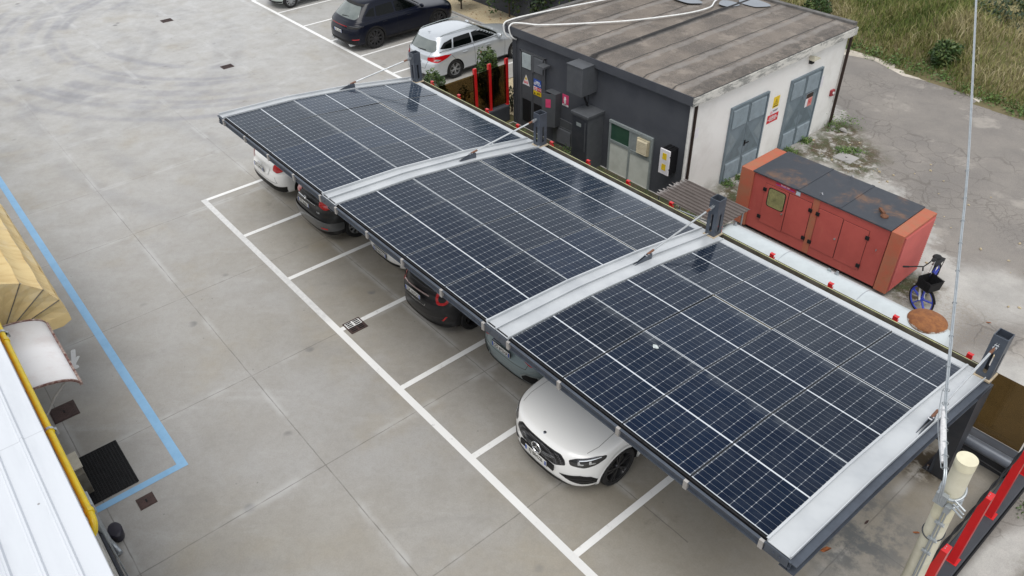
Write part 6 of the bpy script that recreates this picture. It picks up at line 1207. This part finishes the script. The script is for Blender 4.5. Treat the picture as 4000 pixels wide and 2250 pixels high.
b = MB(); P = [onp(.62) + Vector((.03, -.13, 0)), onp(.9) + Vector((.03, -.14, 0)), onp(1.3) + Vector((.03, -.14, 0)), onp(2.2) + Vector((.03, -.14, 0)), onp(3.2) + Vector((.03, -.15, 0))]; b.tube(P, .012, 8); b.tube([p + Vector((.035, .0, 0)) for p in P], .009, 8); b.build('down_cable', MT['galv'], pl, smooth=True)
b = MB()
for s0 in (.95, 1.25, 1.5): b = MB(); c0 = onp(s0) + Vector((.045, -.145, 0)); b.box(c0, (.10, .035, .03)); b.cyl(c0 - Vector((.05, .01, 0)), c0 + Vector((.06, -.01, 0)), .01, 8); b.build('cable_clip', MT['galv'], pl)
oc = thing('overhead_cable', 'grey overhead cable bundle rising from the cream pole to the top of the photo', 'cable', (17.84, 1.8, 3.9))
K0 = [(17.92, 1.72, 3.55), (17.84, 1.80, 3.9), (17.52, 2.38, 4.0), (17.23, 2.97, 4.1), (16.28, 5.06, 4.4), (15.27, 7.22, 4.8), (12.94, 11.98, 5.6), (9.5, 18.9, 6.9), (4, 30, 9.4)]
K = [tuple(a - c_ for a, c_ in zip(k, (17.84, 1.8, 3.9))) for k in cr(K0, 8)]
b = MB(); b.tube(K, .011, 8); b.tube([(x + .016, y + .008, z + .002) for x, y, z in K], .009, 8); b.tube([(x + .004, y, z - .017) for x, y, z in K], .008, 8); b.build('cable_strand', MT['galv'], oc, smooth=True)
b = MB(); KV = [Vector(k) for k in K]
MT['wrapw'] = M('white_splice', (.62, .62, .62), .5, 0, (.42, .42, .44), 30, .9)
i0, i1 = KV[8], KV[22]; b.tube([i0 + (i1 - i0) * f + Vector((-.02, 0, 0)) for f in (.12, .3, .55, .85)], [.02, .034, .034, .016], 10); b.build('splice_cover', MT['wrapw'], oc, smooth=True)
b = MB()
for i in range(9, 40, 2):
    p = KV[i] + Vector((.008, 0, -.004)); q = .034 if i < 24 else .026; d_ = (KV[i + 1] - KV[i - 1]).normalized(); x_ = d_.cross(Vector((0, 0, 1))).normalized(); y_ = d_.cross(x_); b.tube([p + (x_ * cos(a) + y_ * sin(a)) * q for a in np.linspace(0, 2 * pi, 11)[:-1]], .004, 5, closed=True)
b.build('cable_tie', MT['galv'], oc)
b = MB(); P = [KV[j] + Vector((-.03 - .03 * sin((j - 9) / 14 * pi) , 0, -.03)) for j in range(9, 24)]; b.tube(P, .005, 6); b.build('loose_wire', MT['galv'], oc)
# ------------------------------------------------------------------ warehouse at left
t = NT('roof_sheet_white', .4); X, Y, Z_ = t.xyz(); b0 = t.mix(t.ramp(t.noise(.8, 6, .65, t.map((.3, 2., 1))), .4, .7), (.56, .585, .62), (.46, .485, .52)); b0 = t.mix(t.ramp(t.vor(1.6, 'F1'), .012, .03, .8, 0), b0, (.18, .17, .16)); lp = t.m('FRACT', t.m('DIVIDE', X, 2.9)); b0 = t.mix(t.ramp(t.m('MINIMUM', lp, t.m('SUBTRACT', 1., lp)), .001, .004, .35, 0), b0, (.25, .26, .28)); t.col(b0); MT['roofw'] = t.mat
wh = thing('warehouse', 'large building with white ribbed metal roof filling the lower left corner', 'building', (5, -5.5, 0)); RO = R(1.4)
b = MB(); b.bb(-30, 12.5, -20, -.04, -.02, 3.86); b.build('wall', MT['fascia_w'], wh)
b = MB(); RZm = Matrix.Rotation(0, 4, 'Z'); prof_ = []
y = .06
while y > -14: prof_ += [(y, 3.98 - .03 * (-y)), (y - .20, 3.98 - .03 * (-y)), (y - .215, 4.015 - .03 * (-y)), (y - .235, 4.015 - .03 * (-y)), (y - .25, 3.98 - .03 * (-y))]; y -= .27
# sheets run along the eaves: ribs parallel to the wall
b.v = [(x, yy, zz) for yy, zz in prof_ for x in (-30, 12.6)]; b.f = [(2 * i, 2 * i + 1, 2 * i + 3, 2 * i + 2) for i in range(len(prof_) - 1)]; b.m = [0] * len(b.f); b.build('roof', MT['roofw'], wh)
b = MB(); b.bb(-30, 12.6, .03, .065, 3.90, 3.975); b.build('eaves_edge', MT['roofw'], wh); b = MB(); b.bb(-30, 12.5, .0, .03, 3.62, 3.80); b.build('red_band', MT['red'], wh)
b = MB(); b.bb(-30, 12.5, -.03, .004, 0, .5); b.build('plinth', MT['lowwall'], wh)
MT['ypipe'] = M('yellow_pipe', (.72, .52, .01), .4, 0, (.60, .45, .02), 8, .6, coat=.2)
yp = thing('gas_pipe', 'bright yellow pipe running along the eaves of the white roof', 'pipe', (5, -5.4, 3.6)); b = MB(); b.tube([(-30, 0, 0), (7.05, 0, 0), (7.12, -.01, -.02), (7.16, -.04, -.08), (7.16, -.07, -.12)], .042, 12); b.build('pipe', MT['ypipe'], yp, smooth=50)
for x in (1.6, 3.2, 5.4, 6.95): b = MB(); b.cyl((x - .03, 0, 0), (x + .03, 0, 0), .054, 12); b.build('collar', MT['ypipe'], yp, smooth=30)
b = MB()
for x in (3.0, 5.4): b.cyl((x - .02, 0, 0), (x + .02, 0, 0), .062, 10); b.box((x, .05, -.02), (.04, .06, .05)); b.cyl((x + .02, .07, 0), (x + .02, .07, -.08), .012, 6)
b.build('bracket', MT['galv'], yp)
# curved white polycarbonate door canopy
t = NT('opal_polycarbonate', .4); b0 = t.mix(t.ramp(t.noise(1.6, 5, .7, t.map((1.2, 1, 1))), .45, .7), (.74, .73, .73), (.66, .62, .61)); t.col(b0); MT['opal'] = t.mat
MT['frame_r'] = M('peeling_brown_frame', (.10, .028, .022), .6, 0, (.35, .28, .24), 14, .5)
dc = thing('door_canopy', 'curved white plastic canopy with peeling brown frame over a doorway', 'canopy', (7.4, -5.5, 0)); b = MB(); n = 10; arc = [(.68 * sin(pi / 2 * k / n) , 2.48 + .26 * cos(pi / 2 * k / n)) for k in range(n + 1)]
for (ya, za), (yb, zb) in zip(arc, arc[1:]): b.add([(-.92, ya, za), (.90, ya, za), (.90, yb, zb), (-.92, yb, zb)], [(0, 1, 2, 3)])
o_ = b.build('canopy_sheet', MT['opal'], dc, smooth=True); m_ = o_.modifiers.new('s', 'SOLIDIFY'); m_.thickness = .008
b = MB(); b.beam((-.94, .69, 2.475), (.93, .69, 2.475), .045, .04)
for x in (-.93, .92):
    for (ya, za), (yb, zb) in zip(arc, arc[1:]): b.beam((x, ya, za), (x, yb, zb), .03, .03)
b.build('frame', MT['frame_r'], dc); b = MB()
for x in (-.8, .8): b.tube([(x, .0, 2.05), (x, .12, 2.12), (x, .3, 2.35), (x, .5, 2.52)], .018, 6)
b.build('strut', MT['strap'], dc)
# yellow awning
t = NT('awning_fabric', .8); X, Y, Z_ = t.xyz(); b0 = t.mix(t.ramp(t.noise(2.2, 5, .6, t.map((3, .6, 1))), .4, .7), (.64, .49, .24), (.53, .38, .17)); b0 = t.mix(t.ramp(t.noise(1.5, 6, .7), .5, .7, 0, .45), b0, (.68, .60, .42)); t.col(b0); t.bsdf.inputs['Subsurface Weight'].default_value = 0; MT['awning'] = t.mat
aw = thing('awning', 'sun bleached yellow fabric awning on the left edge above the white canopy', 'awning', (3.8, -5.5, 0)); xl, xr_ = -2.6, 2.18; RA = 1.07
fr_a = [R(a) for a in (96, 76, 55, 35, 17, 0)]; F_ = [(RA * cos(a), 2.2 + RA * sin(a)) for a in fr_a]; F_[0] = (.0, F_[0][1])
b = MB(); nseg = 16
for k in range(5):
    (ya, za), (yb, zb) = F_[k], F_[k + 1]; rows_ = []
    for q in range(4):
        f = q / 3; sag = .03 * sin(pi * f)
        rows_.append([(xl + (xr_ - xl) * i / nseg, ya + (yb - ya) * f - sag * .7 + .008 * sin(i * 2.3 + k), za + (zb - za) * f - sag * .8 + .008 * sin(i * 1.7 + q)) for i in range(nseg + 1)])
    for r0_, r1_ in zip(rows_, rows_[1:]):
        for i in range(nseg): b.add([r0_[i], r0_[i + 1], r1_[i + 1], r1_[i]], [(0, 1, 2, 3)])
# scalloped valance
for i in range(nseg * 2):
    xa = xl + (xr_ - xl) * i / (nseg * 2); xb = xl + (xr_ - xl) * (i + 1) / (nseg * 2); b.add([(xa, RA, 2.2), (xb, RA, 2.2), (xb, RA + .015, 2.03 + .015 * (i % 2)), (xa, RA + .015, 2.03 + .015 * ((i + 1) % 2))], [(0, 1, 2, 3)])
b.build('awning_top', MT['awning'], aw, smooth=20); b = MB()
for k in range(5):
    (ya, za), (yb, zb) = F_[k], F_[k + 1]; n = 5
    for q in range(n):
        f0, f1 = q / n, (q + 1) / n
        def pt(y_, z_, f, m_): return (xr_ + m_ * .03 * sin(pi * f), y_ * f, 2.2 + (z_ - 2.2) * f)
        ym_, zm_ = (ya + yb) / 2, (za + zb) / 2
        b.add([pt(ya, za, f0, 0), pt(ya, za, f1, 0), pt(ym_, zm_, f1, -1.2), pt(ym_, zm_, f0, -1.2)], [(0, 1, 2, 3)]); b.add([pt(ym_, zm_, f0, -1.2), pt(ym_, zm_, f1, -1.2), pt(yb, zb, f1, 0), pt(yb, zb, f0, 0)], [(0, 1, 2, 3)])
b.add([(xr_, 0, 2.2), (xr_, RA, 2.2), (xr_ + .01, RA + .0, 2.06), (xr_ + .01, RA * .85, 1.99), (xr_ + .01, .5, 2.01), (xr_ + .01, 0, 2.05)], [(0, 1, 2, 3, 4, 5)])
b.build('awning_end', MT['awning'], aw); b = MB()
for (y_, z_) in F_[1:5]: b.tube([(xr_ + .008, 0, 2.2), (xr_ + .008, y_ * 1.004, z_ + .004)], .009, 6)
b.build('awning_rib', MT['gutter'], aw, smooth=True)
# beige box by the mat, dark bucket, drain pipe
MT['beigep'] = M('beige_box_paint', (.55, .51, .42), .6, 0, (.46, .42, .34), 6)
ob = thing('beige_cabinet', 'beige low cabinet against the wall beside the black mat', 'cabinet', (7.72, -5.43, 0)); b = MB(); b.cbox(-.27, .27, -.08, .09, 0, .5, .008); b.build('case', MT['gutter'], ob); b = MB(); b.cbox(-.30, .12, -.09, .11, .5, .53, .006); b.build('top', MT['beigep'], ob)
ob = thing('black_bucket', 'small dark rounded bin standing by the wall below the yellow pipe end', 'bin', (9.15, -5.33, 0)); b = MB(); b.lathe([(.10, 0), (.12, .02), (.13, .13), (.135, .17), (.12, .19), (.09, .195), (.0005, .198)], Matrix.Diagonal((1.25, .8, 1, 1)), 20); b.build('tub', M('bin_dark_violet', (.02, .018, .03), .5), ob, smooth=40)
ob = thing('drain_pipe', 'galvanised downpipe with elbow at the foot of the wall', 'pipe', (9.35, -5.47, 0)); b = MB(); b.tube([(0, 0, 3.5), (0, 0, .25), (.04, .03, .12), (.14, .05, .08), (.2, .06, .07)], .045, 12); b.build('pipe', MT['galv'], ob, smooth=50); b = MB(); b.cyl((0, 0, .9), (0, 0, .96), .056, 12); b.build('collar', MT['galv'], ob)
ob = thing('wall_box', 'small grey electric box on the wall near the lower left corner', 'box', (10.2, -5.5, 1.9)); b = MB(); b.cbox(-.14, .14, 0, .12, 0, .2); b.build('case', MT['galv'], ob); b = MB(); b.tube([(.0, .06, 0), (0, .05, -1.8)], .012, 6); b.build('conduit', MT['galv'], ob)
# ------------------------------------------------------------------ plants
def leafmat(name, c1, c2, c3):
    t = NT(name, .55, 0, .4); oi = t.n('ShaderNodeAttribute'); oi.attribute_name = 'tone'; f = oi.outputs['Fac']
    b0 = t.mix(t.ramp(f, 0., .5), c1, c2); b0 = t.mix(t.ramp(f, .5, 1.), b0, c3); t.col(b0); t.bsdf.inputs['Roughness'].default_value = .5; return t.mat
MT['leaf'] = leafmat('leaf_green', (.020, .045, .012), (.045, .085, .022), (.10, .14, .035)); MT['leaf2'] = leafmat('leaf_dark', (.012, .026, .010), (.025, .05, .018), (.06, .085, .02))
MT['bark'] = M('bark', (.07, .05, .035), .9)
def leaves(n, fn, size, name, mat, parent, seed, up=.3):
    r = np.random.default_rng(seed); P = np.array([fn(r) for _ in range(n)]); N_ = r.normal(size=(n, 3)); N_[:, 2] = np.abs(N_[:, 2]) + up; N_ /= np.linalg.norm(N_, axis=1)[:, None]
    T = np.cross(N_, r.normal(size=(n, 3))); T /= np.linalg.norm(T, axis=1)[:, None]; Bn = np.cross(N_, T); s = size * r.uniform(.6, 1.3, (n, 1))
    V = np.stack([P - T * s, P + Bn * s * .42 - N_ * s * .12, P + T * s, P - Bn * s * .42 - N_ * s * .12], 1).reshape(-1, 3)
    me = bpy.data.meshes.new(name); me.vertices.add(4 * n); me.vertices.foreach_set('co', V.ravel()); me.loops.add(4 * n); me.loops.foreach_set('vertex_index', np.arange(4 * n)); me.polygons.add(n); me.polygons.foreach_set('loop_start', np.arange(n) * 4); me.update(calc_edges=True)
    a = me.attributes.new('tone', 'FLOAT', 'FACE'); tone = np.clip(.5 + .35 * np.sin(P[:, 0] * 9 + P[:, 2] * 7) * np.cos(P[:, 1] * 8) + r.normal(0, .22, n), 0, 1); a.data.foreach_set('value', tone)
    me.materials.append(mat); o = bpy.data.objects.new(name, me); C.objects.link(o); o.parent = parent; return o
def ellip(rx, ry, rz, cz, lump=.25, hollow=.55, seed=0):
    ph = np.random.default_rng(seed).uniform(0, 6.28, 6)
    def f(r):
        d = r.normal(size=3); d /= np.linalg.norm(d); a = math.atan2(d[1], d[0]); k = 1 + lump * (sin(3 * a + ph[0]) * .5 + sin(5 * d[2] * 2 + ph[1]) * .5 + sin(7 * a + 4 * d[2] + ph[2]) * .35); q = k * (hollow + (1 - hollow) * r.uniform() ** .5)
        return (rx * d[0] * q, ry * d[1] * q, cz + rz * d[2] * q)
    return f
def bush(name, label, x, y, rx, ry, h, n, size, mat, seed, z0=.15, group=None, cat='bush'):
    o = thing(name, label, cat, (x, y, 0), 0, group); leaves(n, ellip(rx, ry, (h - z0) / 2, (h + z0) / 2, seed=seed), size, 'foliage', mat, o, seed)
    b = MB(); rg = np.random.default_rng(seed)
    b.tube([(0, 0, -.02), (rg.uniform(-.03, .03), .02, h * .35), (rg.uniform(-.05, .05), 0, h * .7)], [.035, .025, .01], 7)
    for k in range(5): a = rg.uniform(0, 6.28); b.tube([(0, 0, h * .15), (rx * .35 * cos(a), ry * .35 * sin(a), h * .45), (rx * .7 * cos(a), ry * .7 * sin(a), h * .7)], [.018, .012, .004], 5)
    b.build('trunk', MT['bark'], o, smooth=True); return o
bush('round_bush', 'round glossy green bush behind the farthest carport post', -.45, 7.85, .40, .40, 1.30, 1500, .055, MT['leaf'], 11)
bush('column_bush', 'tall dense column bush seen through the tinted glass beside the dark wall', .72, 9.15, .38, .38, 1.95, 3200, .055, MT['leaf'], 12)
bush('small_shrub', 'thin low shrub between the round bush and the column bush', -.1, 8.75, .2, .2, .6, 160, .045, MT['leaf2'], 13)
bush('small_shrub', 'small shrub squeezed against the dark building corner in gravel', 1.35, 9.55, .15, .2, .9, 260, .045, MT['leaf2'], 14)
bush('gravel_shrub', 'round shrub on a thin stem in the gravel at the top edge', -7.75, 14.45, .62, .62, 1.7, 2200, .06, MT['leaf'], 15, z0=.5)
GT = 'trees behind the roof along the boundary'
for k, (x, y, rx, h, l) in enumerate(((-5.6, 15.3, 1.1, 6.8, 'leftmost leafy tree at the top edge above the pale gravel'), (-3.6, 15.6, 1.4, 8.0, 'broad leafy tree, second from left at the top edge behind gravel'), (-1.4, 15.8, 1.3, 8.3, 'leafy tree at the top edge behind the far left roof corner'), (.5, 16.6, 1.1, 7.4, 'leafy tree just behind the left part of the roof'))):
    bush('leafy_tree', l, x, y, rx, 1.1, h, 7000, .10, MT['leaf' if k % 2 == 0 else 'leaf2'], 20 + k, z0=.5, group=GT, cat='tree')
# litter leaves on gravel
o = thing('leaf_litter', 'scattered brown leaves on the pale gravel at the top', 'leaf litter', (-5, 14.6, .015)); o['kind'] = 'stuff'; r = np.random.default_rng(5); b = MB()
for k in range(60): x, y = r.uniform(-3.5, 4), r.uniform(-.5, .6); a = r.uniform(0, 6); s = .05; b.add([(x + s * cos(a), y + s * sin(a), .02), (x - s * .5 * sin(a), y + s * .5 * cos(a), .03), (x - s * cos(a), y - s * sin(a), .01), (x + s * .5 * sin(a), y - s * .5 * cos(a), .03)], [(0, 1, 2, 3)])
b.build('litter', MT['leafd'], o)
MT['weed'] = leafmat('weed_green', (.04, .085, .018), (.075, .14, .03), (.13, .19, .05))
def weeds(label, pts, n, size, seed, name='weeds'):
    r = np.random.default_rng(seed); P0 = np.array(pts)
    def f(r_): i = r_.integers(len(P0)); q = P0[i]; return (q[0] + r_.normal(0, q[2]), q[1] + r_.normal(0, q[2]), abs(r_.normal(0, q[3])))
    o = leaves(n, f, size, name, MT['weed'], None, seed, up=.8); setp(o, label, 'weeds', kind='stuff'); return o
weeds('green weeds growing along the foot of the white wall', [(8.75, 10.9, .08, .06), (8.78, 11.4, .07, .05), (8.75, 12.3, .08, .06), (8.85, 13.2, .08, .07), (8.8, 13.7, .1, .07), (8.75, 14.6, .1, .06), (8.8, 16.0, .18, .16), (9.0, 16.4, .2, .18), (9.8, 14.9, .1, .06), (10.0, 15.1, .12, .05)], 2200, .035, 31)
weeds('green and brown weeds between the shelter roof and the white tank', [(9.3, 8.6, .2, .12), (10.9, 8.3, .2, .15), (10.2, 8.7, .3, .1), (11.0, 8.8, .15, .1), (4.6, 8.8, .2, .1), (3.3, 8.4, .15, .12), (18.5, 6.1, .12, .03), (18.3, 7.0, .1, .05)], 1800, .035, 32)
# ------------------------------------------------------------------ overgrown bank
def bank(x, y): 
    e = y - 22.2 + .02 * max(0, x - 4) ** 2
    return max(0, min(1, e / 3.)) * (.55 + .35 * sin(x * .45 + 1) * cos(y * .4) + .25 * sin(x * 1.1 + y * .7)) + max(0, e - 3) * .05
nx, ny = 90, 60; b = MB(); x0, x1, y0, y1 = -28, 32, 17, 60
b.v = [(x0 + (x1 - x0) * i / nx, y0 + (y1 - y0) * j / ny, 0) for j in range(ny + 1) for i in range(nx + 1)]; b.v = [(x, y, bank(x, y) - .012) for x, y, _ in b.v]
b.f = [(j * (nx + 1) + i, j * (nx + 1) + i + 1, (j + 1) * (nx + 1) + i + 1, (j + 1) * (nx + 1) + i) for j in range(ny) for i in range(nx)]; b.m = [0] * len(b.f)
hb_ = b.build('bank_terrain', MT['hillsoil'], None, smooth=True); hb_['kind'] = 'structure'
t = NT('grass_blades', .7, 0, .25); at = t.n('ShaderNodeAttribute'); at.attribute_name = 'tone'; f = at.outputs['Fac']; b0 = t.mix(t.ramp(f, 0, .33), (.05, .085, .016), (.13, .165, .035)); b0 = t.mix(t.ramp(f, .33, .62), b0, (.27, .24, .105)); b0 = t.mix(t.ramp(f, .62, 1.), b0, (.46, .40, .25)); t.col(b0); MT['grass'] = t.mat
def fbm(x, y, s): return (np.sin(x * .9 * s + 1.3) * np.cos(y * 1.1 * s + .4) + .6 * np.sin(x * 2.1 * s + y * 1.3 * s) + .4 * np.cos(x * 3.7 * s - y * 2.9 * s + 2)) / 2
r = np.random.default_rng(77); NB = 230000
gx_ = r.uniform(-12, 22, NB * 2); gy_ = 20 + 26 * r.uniform(0, 1, NB * 2) ** 1.25; edge_ = 22.15 - .02 * np.maximum(0, gx_ - 4) ** 2 + .18 * np.sin(gx_ * 2.3); k = gy_ > edge_; gx_, gy_ = gx_[k][:NB], gy_[k][:NB]; n = len(gx_)
tuft = fbm(gx_, gy_, 1.3); tuft2 = fbm(gx_ + 7, gy_ - 3, .55); hgt = np.clip(.30 + .26 * tuft + .22 * tuft2 + r.normal(0, .11, n), .06, 1.0); near = np.clip((gy_ - (22.0 - .02 * np.maximum(0, gx_ - 4) ** 2)) / 1.2, 0, 1); hgt *= .35 + .65 * near
z0 = np.array([bank(a, c_) for a, c_ in zip(gx_, gy_)]); P = np.stack([gx_, gy_, z0], 1)
wd = .55 * fbm(gx_, gy_, .8) + r.normal(0, .9, n); lean = np.stack([np.cos(wd * 3 + 1.), np.sin(wd * 3 + 1.)], 1) * (hgt * r.uniform(.25, .95, n))[:, None]
ang = r.uniform(0, 6.28, n); wdt = r.uniform(.005, .011, n) * (1 + (gy_ - 20) * .03); sx_ = np.cos(ang) * wdt; sy_ = np.sin(ang) * wdt
mid_ = P + np.concatenate([lean * .35, (hgt * .62)[:, None]], 1); top = P + np.concatenate([lean, (hgt * r.uniform(.7, 1., n))[:, None]], 1); sv = np.stack([sx_, sy_, np.zeros(n)], 1)
V = np.stack([P - sv, P + sv, mid_ + sv * .8, mid_ - sv * .8, top], 1).reshape(-1, 3); idx = np.arange(n)[:, None] * 5
me = bpy.data.meshes.new('long_grass'); me.vertices.add(5 * n); me.vertices.foreach_set('co', V.ravel()); lp = np.concatenate([idx + np.array([0, 1, 2, 3]), idx + np.array([3, 2, 4])], 1).ravel(); me.loops.add(7 * n); me.loops.foreach_set('vertex_index', lp)
me.polygons.add(2 * n); ls = np.stack([np.arange(n) * 7, np.arange(n) * 7 + 4], 1).ravel(); me.polygons.foreach_set('loop_start', ls); me.update(calc_edges=True); a = me.attributes.new('tone', 'FLOAT', 'FACE')
tone = np.clip(.40 + .42 * fbm(gx_ + 3, gy_ + 11, .45) + .26 * tuft + .12 * near - .22 * (1 - near) + r.normal(0, .19, n), 0, 1); a.data.foreach_set('value', np.repeat(tone, 2)); me.materials.append(MT['grass'])
go = bpy.data.objects.new('long_grass', me); C.objects.link(go); setp(go, 'tangled green and straw coloured long grass covering the bank at top right', 'grass', kind='stuff')
# shrubs among the grass
GB = 'wild shrubs on the grassy bank'
for k, (x, y, rx, h, l) in enumerate(((-1.5, 24.5, 1.2, 1.3, 'dark shrub on the bank left, right above the roof corner'), (1.2, 27.0, 1.3, 1.3, 'olive shrub at the top edge of the grassy bank'), (5.0, 28.5, 1.3, 1.1, 'dark green shrub near the top middle of the bank'), (3.4, 23.4, .55, .6, 'low bright green shrub at the road edge by the roof corner'), (8.8, 22.6, .5, .55, 'small green shrub low on the bank above the road edge'), (9.0, 26.5, 1.2, 1.2, 'brownish shrub on the bank right of the overhead cable'))):
    bush('wild_shrub', l, x, y, rx, rx * .8, h + .5, 1500, .07, MT['leaf' if k in (3, 4) else 'leaf2'], 40 + k, group=GB, z0=.1)
weeds('bright green weeds along the far road edge', [(x, 22.35 - .02 * max(0, x - 4) ** 2, .22, .14) for x in np.arange(3.0, 12.2, .9)], 2600, .05, 51, 'verge_weeds')
# stones on the apron
o = MB(); r = np.random.default_rng(9)
for k in range(70):
    x, y = r.uniform(8.8, 17), r.uniform(9.2, 16); s = r.uniform(.012, .04)
    if 9.9 < x < 14.1 and 9.4 < y < 10.9: continue
    o.lathe([(.0003, 0), (s, .2 * s), (s * .7, s * .8), (.0003, s)], Matrix.Translation((x, y, 0)) @ Matrix.Rotation(r.uniform(0, 6), 4, 'Z') @ Matrix.Diagonal((1.3, .8, 1, 1)), 6)
setp(o.build('loose_stones', MT['gravel']), 'small pale stones and rubble scattered round the generator', 'stones', kind='stuff')
o = MB(); o.lathe([(.0003, 0), (.09, .03), (.07, .08), (.03, .11), (.0003, .10)], Matrix.Diagonal((1.5, .7, 1, 1)), 7); q = o.build('white_stone', MT['apron'], smooth=False); q.location = (9.1, 16.0, 0); setp(q, 'pale broken stone at the foot of the far dark downpipe', 'stone')
# bird dropping
b = MB(); rg = np.random.default_rng(4); P = [(.045 * cos(a) * (1 + .35 * rg.uniform(-1, 1)), (.04 * sin(a)) * (1 + .35 * rg.uniform(-1, 1)), 0) for a in np.linspace(0, 2 * pi, 18)[:-1]]; b.add(P, [tuple(range(17))]); q = b.build('bird_dropping', MT['drop']); q.location = (13.72, 1.98, 2.832); q.rotation_euler = (R(-3), 0, 0); setp(q, 'pale bird dropping on a front row panel of the nearest bay', 'dropping')
